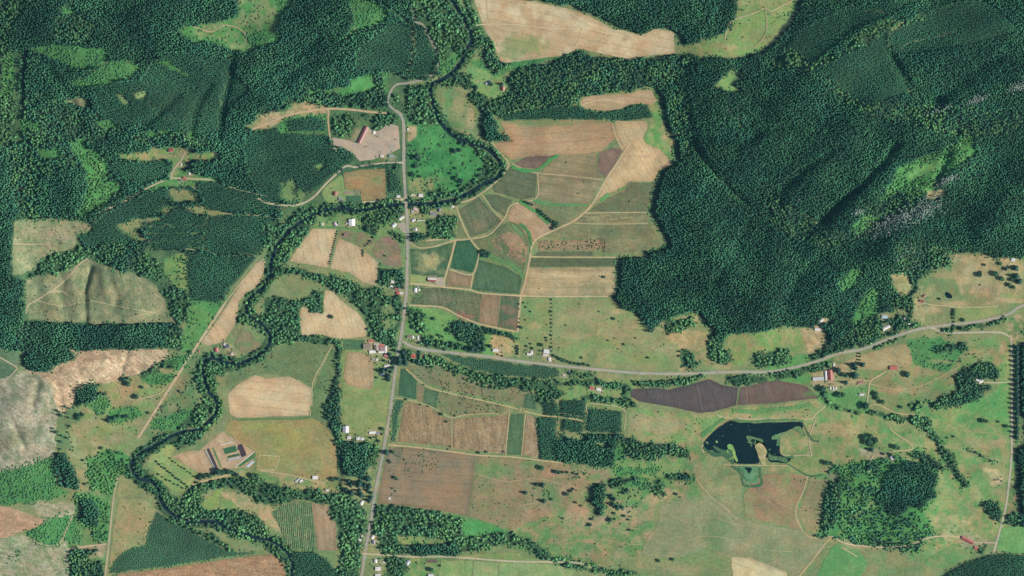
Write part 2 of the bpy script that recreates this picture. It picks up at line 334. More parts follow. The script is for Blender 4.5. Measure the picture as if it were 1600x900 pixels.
# ------------------------------------------------------------------ stands of trees: (stand, kind, outline); a later outline replaces an earlier one; kind None clears
# kinds: C tall conifers, P planted conifers, Y young planting, B broadleaf, M mixed, S low regrowth, X scattered conifers, W sparse broadleaf
E = 85
STANDS = [
 ("northwest_forest","C",[(-E,-E),(706,-E),(702,0),(712,20),(724,40),(728,60),(722,85),(705,108),(680,122),(640,128),(625,122),(604,112),(585,118),(560,120),(540,135),(505,142),(475,150),(430,162),(400,172),(398,205),(420,210),(517,215),(550,235),(556,242),(540,262),(520,275),(500,292),(470,308),(462,322),(440,318),(410,312),(400,309),(440,320),(440,345),(425,372),(400,398),(360,450),(345,472),(297,470),(293,395),(215,385),(130,385),(120,375),(140,345),(130,345),(85,343),(25,341),(22,430),(40,440),(38,500),(35,545),(-E,545)]),
 # inside the north-west woods
 ("light_wood","B",[(-E,78),(24,78),(26,225),(-E,228)]), ("light_wood","M",[(-E,-E),(35,-E),(38,20),(20,45),(14,76),(-E,76)]),
 (None,None,[(24,78),(33,80),(33,150),(33,222),(25,222)]),
 ("regrowth","S",[(45,76),(85,70),(130,75),(172,78),(168,100),(130,112),(112,104),(92,92),(60,84)]),
 ("regrowth","S",[(115,130),(140,120),(165,100),(200,95),(222,103),(215,120),(190,128),(150,135),(125,138)]),
 ("light_wood","M",[(33,158),(70,145),(100,165),(160,175),(200,205),(160,222),(60,232),(33,225)]),
 ("light_wood","M",[(95,25),(125,20),(150,40),(140,70),(100,70),(85,50)]), ("light_wood","M",[(10,228),(120,228),(170,245),(195,300),(160,330),(120,342),(25,340),(22,300)]),
 ("northwest_forest","C",[(60,282),(105,262),(135,262),(160,285),(150,320),(115,340),(60,338)]),
 ("bright_wood","G",[(112,232),(150,232),(168,255),(172,285),(195,292),(170,312),(140,340),(122,340),(140,300),(135,262)]),
 ("plantation","P",[(145,135),(190,130),(222,125),(228,120),(240,98),(255,92),(300,122),(330,140),(370,118),(392,140),(360,170),(345,205),(300,215),(250,205),(220,195),(165,195),(155,160)]),
 ("plantation","P",[(240,90),(290,80),(330,95),(362,100),(370,118),(330,140),(300,122),(258,92)]),
 ("regrowth","S",[(243,94),(262,95),(302,119),(296,122),(262,104)]),
 ("light_wood","M",[(228,205),(280,205),(330,215),(340,232),(240,232),(200,215)]),
 ("regrowth","S",[(226,206),(246,203),(250,214),(232,216)]), ("regrowth","S",[(255,203),(272,204),(268,212),(256,212)]), ("regrowth","S",[(296,208),(312,206),(310,216),(298,217)]), ("regrowth","S",[(150,190),(176,186),(186,198),(160,206)]), ("regrowth","S",[(118,82),(150,80),(160,92),(130,96)]), ("regrowth","G",[(8,90),(22,90),(22,150),(6,150)]), ("regrowth","S",[(110,222),(135,218),(140,236),(118,240)]),
 ("regrowth","S",[(60,236),(90,230),(96,244),(66,250)]), ("regrowth","S",[(30,190),(60,186),(66,202),(36,206)]), ("regrowth","S",[(96,12),(116,8),(120,22),(100,26)]), ("regrowth","S",[(560,148),(585,142),(588,156),(564,160)]), ("regrowth","S",[(480,142),(505,138),(510,150),(485,154)]),
 (None,None,[(185,147),(195,149),(205,163),(198,167),(190,158)]), (None,None,[(212,146),(226,142),(229,147),(222,158),(213,153)]),
 (None,None,[(98,158),(125,153),(135,160),(130,168),(110,162)]),
 (None,None,[(196,98),(210,97),(204,102)]), (None,None,[(162,96),(172,96),(168,101)]),
 ("regrowth","W",[(282,48),(300,40),(340,35),(372,22),(388,-E),(470,-E),(462,0),(440,25),(432,45),(440,60),(420,72),(405,78),(385,84),(365,80),(345,67),(300,67)]),
 ("regrowth","S",[(384,58),(420,46),(440,52),(428,70),(404,77),(388,72)]), ("regrowth","S",[(284,54),(312,60),(345,60),(360,72),(320,68),(296,66)]), ("regrowth","S",[(430,-10),(455,-10),(452,10),(434,22)]), ("regrowth","S",[(553,-5),(590,5),(608,18),(602,35),(575,44),(556,52),(545,62),(533,66),(545,50),(552,40),(552,20),(546,8)]),
 ("plantation","P",[(560,80),(600,45),(628,34),(645,46),(648,62),(645,84),(638,108),(625,118),(604,108),(580,112),(555,110)]),
 ("plantation","P",[(652,44),(662,48),(676,70),(684,92),(678,112),(650,126),(640,120),(648,95)]),
 ("riverside_wood","B",[(640,-E),(706,-E),(712,10),(726,40),(730,65),(720,90),(700,115),(690,108),(684,82),(668,50),(648,20)]),
 ("regrowth","S",[(690,95),(712,80),(722,88),(705,112),(692,118),(682,112)]),
 # slopes above the road, south edge of the conifers
 ("bright_wood","M",[(400,172),(475,150),(505,142),(540,150),(575,138),(600,130),(606,150),(605,170),(560,168),(510,168),(470,168),(430,175),(400,182)]),
 (None,None,[(545,135),(560,122),(582,118),(584,135),(570,142),(548,142)]),
 ("bright_wood","M",[(582,118),(600,116),(598,140),(584,142)]),
 (None,None,[(383,200),(400,184),(430,174),(440,180),(468,158),(500,166),(516,171),(516,178),(480,178),(440,188),(425,196),(400,203)]),
 ("regrowth","S",[(437,188),(475,179),(511,180),(512,207),(437,208)]), ("plantation","P",[(450,190),(490,182),(510,190),(510,205),(455,206)]),
 ("plantation","P",[(385,210),(434,198),(437,209),(512,211),(516,225),(549,237),(556,242),(540,262),(520,275),(500,292),(470,306),(440,316),(410,308),(398,290),(384,250)]),
 (None,None,[(438,288),(447,290),(465,312),(452,317),(441,306)]), (None,None,[(450,278),(459,281),(462,292),(460,306),(449,293)]), (None,None,[(462,309),(470,299),(479,303),(472,315)]), (None,None,[(490,256),(504,255),(506,264),(494,266)]),
 ("bright_wood","M",[(518,228),(545,232),(551,238),(542,250),(530,246),(522,236)]),
 # farm in the western woods
 (None,None,[(180,242),(205,240),(240,233),(270,230),(292,234),(300,240),(335,238),(336,248),(318,251),(296,249),(288,262),(276,275),(268,281),(262,277),(270,262),(268,250),(245,250),(215,252),(190,247)]),
 (None,None,[(228,297),(250,283),(268,277),(285,268),(300,272),(330,276),(335,282),(300,290),(262,293),(235,300)]),
 ("plantation","P",[(168,258),(205,255),(245,252),(266,253),(268,262),(262,274),(240,285),(225,290),(200,280),(170,265)]),
 ("plantation","P",[(148,352),(160,338),(200,317),(235,301),(262,295),(300,291),(303,298),(268,302),(265,325),(245,335),(215,343),(195,352),(210,372),(205,384),(165,386),(125,383),(124,360)]),
 ("plantation","P",[(213,352),(250,346),(275,325),(290,327),(320,341),(324,346),(318,358),(316,391),(240,391),(230,374),(225,356)]),
 (None,None,[(266,300),(285,295),(301,303),(305,315),(280,319),(268,312)]), (None,None,[(292,322),(310,321),(340,330),(362,337),(340,343),(325,337),(300,332)]),
 (None,None,[(192,350),(216,341),(250,338),(250,344),(226,347),(212,360),(216,370),(229,376),(218,379),(204,370),(184,362),(178,357)]), (None,None,[(247,331),(265,320),(271,322),(256,333)]),
 ("plantation","P",[(327,341),(362,334),(430,339),(440,346),(425,370),(402,397),(345,397),(318,391),(319,360)]),
 ("plantation","P",[(304,284),(330,283),(385,300),(430,306),(438,318),(430,334),(362,330),(326,330),(314,300)]),
 ("plantation","P",[(294,395),(345,401),(400,402),(398,408),(360,452),(344,472),(297,470),(293,440)]),
 # west clear-fells and their belts
 (None,None,[(24,343),(40,340),(85,345),(135,346),(143,354),(138,362),(114,363),(116,378),(121,384),(113,391),(85,393),(60,409),(57,419),(40,427),(24,430),(21,400)]),
 ("west_belt","B",[(57,412),(80,398),(110,390),(132,384),(150,385),(148,394),(122,407),(108,422),(85,430),(60,431),(40,439),(41,429),(57,424)]),
 (None,None,[(40,440),(60,431),(85,430),(108,422),(125,408),(138,404),(165,416),(200,424),(230,436),(248,452),(256,466),(258,490),(277,500),(270,503),(110,505),(45,497),(40,475)]),
 ("west_belt","M",[(138,385),(200,380),(215,375),(226,384),(226,400),(214,420),(190,424),(166,414),(150,400)]),
 ("west_belt","B",[(210,402),(232,396),(253,408),(258,430),(242,439),(220,434),(209,420)]),
 ("meadow_scrub","W",[(256,405),(275,402),(291,395),(294,450),(272,442),(256,426)]),
 ("west_belt","B",[(248,450),(268,444),(292,454),(300,475),(298,502),(280,508),(266,490),(258,470)]),
 ("meadow_scrub","W",[(296,474),(344,475),(350,482),(322,528),(305,545),(290,535),(285,508),(298,500)]),
 ("west_belt","C",[(42,500),(110,505),(200,506),(270,503),(288,512),(282,548),(262,545),(200,546),(110,546),(95,562),(85,576),(60,581),(38,575),(30,560),(38,540)]),
 ("west_belt","B",[(262,512),(288,512),(282,545),(262,542)]),
 ("west_belt","C",[(86,555),(105,546),(120,553),(117,561),(95,568)]), ("west_belt","C",[(32,560),(50,548),(85,548),(88,568),(82,580),(60,582),(40,576)]),
 ("west_belt","B",[(243,568),(252,563),(264,564),(275,572),(274,579),(258,578)]), ("west_belt","B",[(218,584),(232,573),(250,574),(246,586),(232,592),(219,590)]), ("west_belt","B",[(184,592),(198,589),(205,594),(192,598)]),
 ("west_belt","C",[(113,608),(125,601),(150,595),(156,603),(151,613),(166,612),(168,618),(140,628),(116,636),(113,622)]), ("meadow_scrub","B",[(140,626),(165,622),(168,634),(150,640)]),
 ("west_belt","X",[(88,642),(105,634),(122,640),(133,648),(128,658),(105,668),(92,690),(78,690),(84,660)]),
 ("west_belt","B",[(166,652),(184,642),(204,640),(202,652),(188,660),(168,658)]), ("plantation","P",[(248,634),(270,633),(279,640),(269,648),(250,645)]),
 ("meadow_scrub","W",[(232,655),(300,600),(312,570),(320,600),(325,640),(270,670),(240,675)]),
 ("meadow_scrub","S",[(222,592),(248,580),(274,588),(262,602),(232,604)]), ("meadow_scrub","S",[(172,642),(214,636),(222,648),(196,660),(170,660)]), ("meadow_scrub","S",[(236,658),(296,640),(312,656),(286,672),(238,674)]), ("meadow_scrub","S",[(130,632),(168,622),(176,636),(150,646)]), ("meadow_scrub","S",[(260,560),(300,552),(296,574),(276,582)]),
 ("regrowth","S",[(-E,742),(0,737),(40,722),(82,713),(88,755),(112,770),(80,780),(40,786),(0,790),(-E,792)]),
 ("west_belt","C",[(83,706),(104,708),(115,736),(122,748),(126,764),(110,764),(95,756),(87,735)]), ("west_belt","X",[(84,676),(108,678),(114,700),(100,704),(88,695)]),
 ("bright_wood","G",[(136,718),(160,704),(190,705),(206,722),(214,745),(186,742),(178,775),(165,772),(150,766),(140,755)]),
 ("bright_wood","G",[(120,768),(150,775),(174,790),(172,830),(168,848),(150,846),(140,828),(122,815),(116,785)]), ("west_belt","C",[(118,786),(134,776),(150,786),(155,802),(152,820),(140,824),(121,808)]),
 ("regrowth","S",[(42,826),(60,820),(75,815),(104,800),(112,806),(100,840),(86,855),(60,850),(43,836)]), ("regrowth","S",[(112,808),(120,815),(130,850),(105,850),(100,842)]),
 ("bright_wood","M",[(97,866),(112,856),(150,858),(162,870),(160,930),(112,930),(110,890)]), (None,None,[(138,868),(160,862),(163,874),(142,876)]),
 ("regrowth","S",[(8,865),(28,862),(33,872),(12,878)]),
 # the river corridor
 ("riverside_wood","B",[(737,92),(745,80),(755,60),(745,30),(735,0),(735,-E),(720,-E),(724,20),(738,60),(730,90)]),
 ("riverside_wood","M",[(752,55),(768,58),(776,78),(778,95),(800,98),(798,104),(782,112),(770,118),(756,100),(750,94)]),
 ("riverside_wood","B",[(700,118),(712,112),(735,120),(742,140),(735,142),(720,134),(690,138),(684,130)]), ("riverside_wood","B",[(728,145),(745,142),(758,152),(775,156),(790,152),(800,160),(800,170),(765,172),(745,168),(730,156)]),
 ("riverside_wood","C",[(746,166),(765,174),(776,190),(781,210),(800,214),(796,222),(752,221),(747,195)]),
 ("road_wood","B",[(636,135),(672,132),(670,140),(680,180),(690,197),(665,195),(650,195),(637,190),(630,160)]), ("road_wood","B",[(612,150),(622,145),(626,160),(620,165)]),
 ("road_wood","B",[(516,184),(535,181),(552,182),(556,195),(550,208),(540,212),(522,212),(515,200)]), ("road_wood","B",[(585,178),(606,176),(622,182),(622,192),(605,196),(592,204),(580,203),(578,192)]), ("road_wood","B",[(562,178),(577,178),(576,184),(563,184)]),
 ("wet_scrub","W",[(637,196),(690,198),(706,216),(735,232),(755,240),(760,255),(752,272),(722,290),(700,300),(670,298),(650,285),(638,270)]),
 ("riverside_wood","B",[(748,232),(768,246),(775,262),(762,280),(735,290),(722,300),(700,308),(692,304),(724,290),(750,275),(758,258),(752,244)]), ("riverside_wood","B",[(668,296),(690,298),(700,306),(690,312),(668,303)]),
 ("plantation","P",[(557,258),(600,256),(628,253),(628,258),(602,263),(575,264),(560,264)]), ("plantation","P",[(603,262),(612,261),(622,275),(624,296),(606,302),(603,290)]), ("road_wood","B",[(610,260),(628,258),(628,266),(614,270)]),
 ("riverside_wood","B",[(490,322),(520,316),(560,320),(600,314),(632,312),(632,340),(612,330),(580,333),(552,336),(530,332),(510,345),(488,352),(470,372),(440,380),(430,400),(420,370),(445,345),(470,325)]),
 ("riverside_wood","B",[(440,378),(470,352),(488,345),(486,356),(466,384),(452,404),(448,412),(432,408)]), ("riverside_wood","B",[(405,350),(440,345),(420,385),(400,402),(398,398),(418,372)]),
 ("village_wood","B",[(565,340),(595,334),(630,326),(630,340),(612,342),(602,352),(588,350),(580,356),(566,352)]), ("village_wood","B",[(564,348),(575,340),(590,350),(588,362),(578,368),(566,360)]),
 ("village_wood","W",[(496,336),(545,340),(540,355),(500,356)]), ("village_wood","M",[(640,318),(700,314),(715,318),(690,322),(670,328),(642,326)]), ("village_wood","M",[(652,328),(672,326),(672,336),(652,336)]),
 ("orchard_wood","B",[(668,342),(712,336),(713,372),(668,373)]), ("village_wood","C",[(637,362),(655,362),(668,368),(666,377),(637,376)]),
 ("village_wood","B",[(605,360),(618,364),(630,374),(632,380),(626,380),(608,366)]), ("village_wood","B",[(596,400),(604,396),(606,404),(598,412)]),
 ("riverside_wood","B",[(424,410),(450,418),(480,424),(530,434),(562,446),(566,452),(545,466),(535,462),(505,444),(470,428),(440,428),(424,440)]),
 ("riverside_wood","B",[(545,452),(590,450),(630,462),(634,470),(628,500),(618,528),(624,545),(605,540),(575,528),(574,505),(562,485),(545,468)]), (None,None,[(595,480),(615,478),(618,488),(600,492)]), (None,None,[(598,500),(620,498),(618,512),(602,516)]),
 (None,None,[(595,448),(632,450),(632,464),(600,462)]), ("village_wood","M",[(590,422),(628,420),(632,440),(628,450),(612,448),(590,446)]),
 ("riverside_wood","B",[(414,470),(430,460),(440,466),(470,470),(480,464),(490,455),(503,455),(505,488),(492,490),(482,486),(478,476),(468,482),(470,500),(467,524),(440,535),(424,545),(408,560),(385,575),(355,578),(345,590),(332,585),(345,566),(398,556),(420,535),(424,520),(412,500)]),
 ("riverside_wood","B",[(440,532),(470,524),(500,524),(533,532),(533,540),(515,540),(470,532),(446,538)]), ("riverside_wood","B",[(385,466),(400,455),(412,448),(418,455),(404,468),(396,480),(400,494),(412,500),(408,512),(390,508),(368,502),(367,494),(376,480)]),
 (None,None,[(402,520),(420,524),(416,535),(402,540)]),
 ("riverside_wood","B",[(308,565),(320,555),(345,556),(375,562),(400,552),(405,560),(380,576),(352,582),(336,580),(340,600),(336,620),(345,640),(335,660),(318,672),(290,672),(275,668),(305,640),(320,630),(310,600),(302,580)]),
 ("riverside_wood","B",[(290,668),(320,662),(330,672),(310,688),(290,698),(278,702),(272,696),(262,690),(240,704),(226,720),(224,735),(236,744),(255,754),(268,772),(282,780),(300,776),(320,765),(315,780),(314,792),(330,796),(360,796),(400,802),(412,815),(416,832),(445,848),(456,862),(452,870),(430,858),(400,845),(360,836),(330,825),(290,822),(258,800),(244,775),(222,765),(205,748),(198,730),(205,712),(225,700),(260,680)]),
 ("riverside_wood","B",[(248,795),(268,810),(295,824),(330,832),(358,850),(362,862),(345,852),(312,836),(285,825),(262,812)]),
 ("riverside_wood","B",[(408,846),(425,856),(440,868),(446,878),(450,895),(448,930),(440,930),(440,880),(425,866)]),
 ("plantation","P",[(454,862),(490,862),(510,874),(532,900),(545,930),(462,930),(460,885)]),
 ("riverside_wood","B",[(310,752),(340,748),(380,748),(400,744),(418,754),(450,764),(475,764),(505,770),(545,772),(562,784),(572,800),(576,825),(560,848),(530,850),(528,825),(512,800),(516,790),(488,784),(470,780),(450,784),(436,790),(400,786),(396,776),(380,770),(355,762),(330,764),(300,778),(285,776)]),
 ("young_crop","Y",[(170,896),(185,870),(202,858),(228,852),(232,828),(246,800),(262,812),(300,832),(345,855),(362,862),(400,864),(350,870),(260,885)]),
 ("south_wood","B",[(560,845),(570,840),(566,870),(560,900),(555,930),(530,930),(528,890),(530,868)]), ("riverside_wood","B",[(530,822),(545,835),(570,835),(566,848),(532,866),(528,845)]),
 # tree lines and blocks in the middle valley
 ("field_belt","M",[(522,542),(533,545),(533,690),(528,748),(522,690),(512,664),(502,645),(510,620),(522,590)]),
 ("valley_block","C",[(531,690),(560,690),(580,692),(576,730),(570,745),(531,745)]), ("field_belt","B",[(572,700),(592,690),(588,728),(578,732)]),
 ("field_belt","M",[(528,745),(536,748),(536,770),(528,772)]), ("field_belt","Y",[(620,625),(632,626),(622,650),(618,690),(612,690),(615,640)]),
 ("valley_block","Y",[(690,553),(730,558),(800,567),(870,573),(874,588),(850,592),(780,585),(740,577),(705,563)]),
 ("road_wood","B",[(629,543),(650,549),(680,556),(705,568),(740,580),(790,588),(850,594),(890,596),(930,592),(985,600),(986,612),(975,622),(972,608),(905,604),(862,600),(868,615),(852,628),(846,640),(838,630),(832,612),(800,609),(760,606),(718,595),(705,585),(680,570),(650,560),(630,556)]),
 ("road_wood","B",[(882,580),(905,582),(930,580),(930,590),(890,590)]),
 ("road_wood","B",[(905,618),(930,618),(960,622),(985,620),(990,628),(1000,636),(985,638),(968,632),(930,630),(910,625)]),
 ("road_wood","B",[(845,612),(870,600),(880,618),(868,625),(860,632),(848,640)]),
 ("valley_block","P",[(848,630),(868,626),(872,650),(848,650)]), ("valley_block","P",[(874,625),(915,626),(913,655),(873,651)]), ("valley_block","P",[(916,639),(973,643),(970,676),(914,674)]), ("valley_block","P",[(876,655),(912,658),(911,676),(875,676)]),
 ("valley_block","P",[(836,652),(870,653),(868,720),(842,718)]), ("valley_block","C",[(870,682),(890,678),(912,678),(962,678),(964,700),(958,727),(930,728),(870,722)]),
 ("village_wood","M",[(702,506),(722,502),(746,508),(758,516),(757,530),(742,540),(722,534),(708,528)]), ("village_wood","B",[(637,478),(660,492),(665,515),(655,525),(645,512),(638,500)]),
 ("village_wood","M",[(650,528),(690,532),(720,540),(758,544),(750,552),(725,551),(690,545),(662,540)]), ("village_wood","M",[(752,515),(775,517),(800,524),(806,532),(780,524),(755,521)]),
 ("village_wood","B",[(628,548),(645,553),(668,560),(690,572),(668,574),(645,566),(628,560)]),
 ("road_wood","B",[(585,790),(604,788),(640,793),(700,806),(724,812),(724,838),(760,834),(800,832),(815,838),(845,852),(866,872),(900,884),(880,887),(850,874),(815,856),(780,850),(745,860),(716,866),(690,842),(640,838),(622,846),(640,868),(605,868),(590,850),(581,835),(580,812)]),
 (None,None,[(622,840),(640,838),(668,842),(672,850),(640,852),(620,850)]), (None,None,[(680,840),(690,840),(706,849),(698,852),(682,848)]), (None,None,[(575,838),(590,838),(592,864),(576,864)]),
 ("valley_block","C",[(634,852),(672,851),(715,846),(715,868),(645,868)]), ("south_wood","B",[(600,870),(640,872),(632,900),(635,930),(610,930),(604,890)]), ("south_wood","W",[(640,872),(664,874),(662,895),(645,895)]),
 (None,None,[(871,652),(874,652),(872,690),(869,690)]), (None,None,[(884,672),(898,676),(912,682),(908,690),(892,686),(882,680)]), (None,None,[(928,690),(940,688),(944,694),(930,697)]), ("hill_wood","M",[(962,680),(986,684),(1002,690),(986,714),(964,720)]),
 # dry hill in the south
 ("hill_wood","C",[(918,762),(930,756),(948,757),(946,775),(942,806),(930,808),(926,790),(917,780)]), ("hill_wood","M",[(950,752),(968,746),(992,744),(1000,748),(980,758),(955,766),(950,762)]),
 ("hill_wood","M",[(972,690),(1000,688),(1012,692),(1060,694),(1080,705),(1080,715),(1040,712),(1020,722),(1000,718),(976,712)]), ("hill_wood","S",[(985,750),(1012,748),(1016,768),(1000,790),(975,792),(968,770)]), ("hill_wood","S",[(960,700),(975,692),(978,712),(962,722)]), ("hill_wood","S",[(962,730),(1035,730),(1015,742),(985,742),(962,746)]), ("hill_wood","B",[(1016,756),(1028,747),(1040,760),(1038,773),(1022,775)]), ("hill_wood","M",[(1040,740),(1065,738),(1090,746),(1076,752),(1042,751)]),
 ("hill_wood","W",[(825,756),(850,752),(868,768),(862,785),(836,780)]), ("hill_wood","W",[(955,765),(990,760),(1010,765),(1000,785),(965,790),(952,785)]), ("hill_wood","W",[(950,800),(985,800),(985,815),(955,815)]),
 ("hill_wood","B",[(866,871),(905,876),(920,890),(910,893),(872,886)]), ("hill_wood","B",[(905,878),(930,882),(945,890),(985,890),(1000,898),(960,902),(925,893)]), ("hill_wood","W",[(850,735),(885,736),(930,745),(900,744),(860,742)]),
 # north-east mountain
 ("northeast_forest","C",[(806,-E),(1300,-E),(1150,0),(1150,30),(1132,50),(1115,60),(1062,72),(1056,52),(1050,48),(1026,43),(1000,54),(975,45),(930,28),(922,20),(890,10),(850,2),(808,0)]),
 ("northeast_forest","C",[(1062,95),(1100,90),(1160,92),(1188,80),(1206,62),(1232,30),(1246,0),(1260,-E),(1800,-E),(1800,395),(1590,402),(1560,403),(1530,397),(1490,392),(1470,410),(1440,430),(1430,460),(1426,488),(1410,512),(1345,538),(1310,550),(1290,545),(1275,535),(1258,510),(1215,512),(1165,522),(1132,524),(1128,545),(1112,562),(1102,545),(1112,520),(1085,482),(1045,503),(1012,514),(1000,500),(985,488),(962,480),(953,460),(962,440),(961,405),(1004,400),(1000,382),(1012,396),(1043,384),(1025,350),(1013,330),(1025,285),(1035,265),(1058,250),(1048,215),(1036,190),(1030,162),(1022,140)]),
 ("ravine_wood","M",[(788,125),(810,108),(850,100),(885,84),(905,80),(922,88),(1000,91),(1062,84),(1100,92),(1060,130),(1022,140),(1010,138),(980,143),(940,148),(905,153),(904,165),(850,168),(800,172),(780,160),(795,142)]),
 ("northeast_forest","P",[(782,178),(850,168),(904,166),(930,175),(960,173),(985,164),(1014,164),(1020,184),(985,189),(950,188),(850,186),(787,189)]),
 ("ravine_wood","B",[(765,172),(800,170),(800,180),(780,186)]),
 ("northeast_plantation","P",[(1230,60),(1330,10),(1440,0),(1330,50),(1262,105),(1225,110)]), ("northeast_plantation","P",[(1262,110),(1330,80),(1385,48),(1385,72),(1410,110),(1420,145),(1375,160),(1330,160),(1305,140)]), ("northeast_plantation","P",[(1392,45),(1480,10),(1540,0),(1590,40),(1590,50),(1520,70),(1430,85),(1405,85),(1390,70)]),
 
 ("ravine_wood","B",[(1200,100),(1240,75),(1262,102),(1320,80),(1330,60),(1378,32),(1410,35),(1440,22),(1450,28),(1405,45),(1385,50),(1350,72),(1300,95),(1262,112),(1240,105),(1210,112)]),
 ("ravine_wood","M",[(1268,115),(1290,122),(1320,145),(1340,160),(1420,162),(1440,165),(1500,165),(1560,175),(1600,165),(1680,150),(1680,190),(1520,215),(1490,215),(1400,190),(1330,170),(1300,150)]),
 ("bright_wood","G",[(1400,265),(1440,245),(1480,230),(1520,210),(1522,240),(1490,262),(1470,285),(1440,310),(1400,340),(1370,360),(1330,365),(1345,340),(1380,310)]),
 ("ravine_wood","M",[(1200,290),(1235,320),(1290,362),(1330,360),(1340,372),(1290,390),(1240,370),(1200,350)]),
 ("bright_wood","G",[(1310,440),(1335,420),(1350,415),(1345,440),(1330,455),(1310,460)]), ("bright_wood","G",[(1330,500),(1355,455),(1372,450),(1378,475),(1365,500),(1345,520)]),
 ("ravine_wood","M",[(1400,385),(1470,385),(1500,400),(1480,415),(1440,430),(1428,470),(1425,500),(1400,515),(1390,470),(1400,430)]),
 ("ravine_wood","M",[(1060,130),(1045,170),(1058,215),(1070,240),(1100,240),(1085,190),(1080,150)]),
 (None,None,[(1115,135),(1130,118),(1148,106),(1150,125),(1140,135),(1155,142),(1135,142)]),
 ("bright_wood","G",[(1330,352),(1366,344),(1368,364),(1336,370)]), ("bright_wood","G",[(1380,338),(1410,318),(1436,312),(1420,336),(1392,352)]), ("bright_wood","M",[(1345,340),(1400,335),(1440,310),(1400,300),(1370,320)]), (None,None,[(1416,272),(1450,256),(1474,244),(1470,262),(1440,280),(1420,284)]), (None,None,[(1448,300),(1465,295),(1470,300),(1460,312),(1450,312)]), (None,None,[(1030,164),(1012,166),(1022,186),(1010,205),(1006,225),(1040,240),(1052,246),(1045,215),(1036,192)]),
 # right-hand road and pastures
 (None,None,[(1392,430),(1410,428),(1424,440),(1424,452),(1410,462),(1398,446)]), (None,None,[(1252,520),(1258,510),(1275,512),(1288,520),(1286,540),(1270,545),(1258,535)]), (None,None,[(1278,500),(1292,496),(1292,506),(1280,508)]),
 (None,None,[(1370,492),(1392,485),(1415,482),(1416,492),(1390,496),(1375,498)]), (None,None,[(1425,462),(1440,455),(1440,500),(1428,502)]),
 (None,None,[(1480,400),(1512,396),(1540,402),(1532,412),(1505,418),(1485,412)]), (None,None,[(1540,404),(1800,404),(1800,470),(1560,470),(1500,450)]),
 ("road_wood","B",[(1110,520),(1128,540),(1138,548),(1146,562),(1132,568),(1118,566),(1104,562),(1103,548)]), ("road_wood","B",[(1058,548),(1075,545),(1085,555),(1094,568),(1085,575),(1068,570),(1062,558)]), ("road_wood","B",[(1176,552),(1200,548),(1232,546),(1238,556),(1228,566),(1205,574),(1180,574)]),
 ("road_wood","B",[(1040,505),(1060,502),(1082,495),(1085,505),(1065,518),(1045,522),(1035,515)]), ("hill_wood","C",[(996,500),(1014,500),(1026,512),(1020,520),(1004,516)]),
 ("road_wood","M",[(1285,545),(1310,530),(1350,500),(1400,495),(1428,500),(1440,505),(1430,512),(1400,520),(1370,532),(1340,545),(1310,552),(1290,560),(1262,562),(1270,550)]),
 (None,None,[(1370,520),(1385,514),(1392,506),(1394,512),(1380,524)]),
 ("road_wood","B",[(1470,508),(1500,503),(1540,499),(1568,492),(1576,500),(1555,508),(1520,515),(1480,518),(1466,515)]),
 ("road_wood","B",[(1200,585),(1235,578),(1270,568),(1300,558),(1302,568),(1275,580),(1240,590),(1215,592)]), ("road_wood","B",[(1130,590),(1160,586),(1200,588),(1200,595),(1160,602),(1140,602)]), ("road_wood","B",[(990,592),(1010,598),(1040,592),(1075,590),(1108,586),(1085,597),(1050,603),(1010,606),(992,604)]), ("road_wood","B",[(1350,540),(1372,532),(1400,524),(1412,526),(1385,540),(1360,546)]),
 ("meadow_scrub","W",[(1420,535),(1450,528),(1470,540),(1500,548),(1520,555),(1490,568),(1460,580),(1440,565),(1425,555)]), ("road_wood","M",[(1456,545),(1480,536),(1515,534),(1510,545),(1480,550),(1462,552)]),
 ("right_wood","M",[(1490,590),(1505,572),(1530,564),(1548,568),(1562,575),(1562,590),(1545,600),(1548,612),(1530,622),(1510,632),(1480,636),(1455,638),(1446,630),(1475,618),(1500,612),(1492,602)]), (None,None,[(1525,592),(1560,593),(1560,600),(1545,600),(1528,600)]), ("right_wood","B",[(1417,632),(1432,626),(1442,632),(1438,642),(1425,642)]),
 ("right_wood","C",[(1588,540),(1600,500),(1800,480),(1800,830),(1600,825),(1585,815),(1583,700),(1586,640)]), (None,None,[(1576,495),(1605,492),(1600,530),(1584,545),(1582,525)]), (None,None,[(1583,640),(1600,655),(1600,692),(1585,700)]), (None,None,[(1577,755),(1590,765),(1588,800),(1572,808)]), ("right_wood","B",[(1568,805),(1585,800),(1600,820),(1585,824),(1570,818)]),
 ("right_wood","P",[(1470,900),(1500,882),(1540,868),(1560,864),(1600,868),(1800,870),(1800,980),(1466,980)]), (None,None,[(1562,826),(1580,822),(1800,828),(1800,868),(1600,867),(1556,862)]), ("right_wood","B",[(1528,858),(1545,850),(1540,864),(1530,866)]), ("right_wood","M",[(1532,786),(1550,782),(1565,795),(1568,810),(1560,818),(1545,808)]),
 ("hedge_belt","B",[(1448,672),(1460,674),(1475,695),(1490,715),(1496,735),(1510,750),(1516,760),(1505,762),(1490,745),(1478,722),(1462,700)]), ("hedge_belt","B",[(1353,643),(1380,645),(1410,650),(1445,650),(1456,665),(1452,674),(1440,672),(1428,664),(1400,658),(1360,650)]),
 ("hedge_belt","B",[(1512,702),(1530,708),(1552,718),(1558,724),(1535,716),(1514,708)]), ("hedge_belt","B",[(1275,608),(1285,612),(1296,628),(1320,640),(1345,644),(1340,650),(1310,642),(1290,630)]),
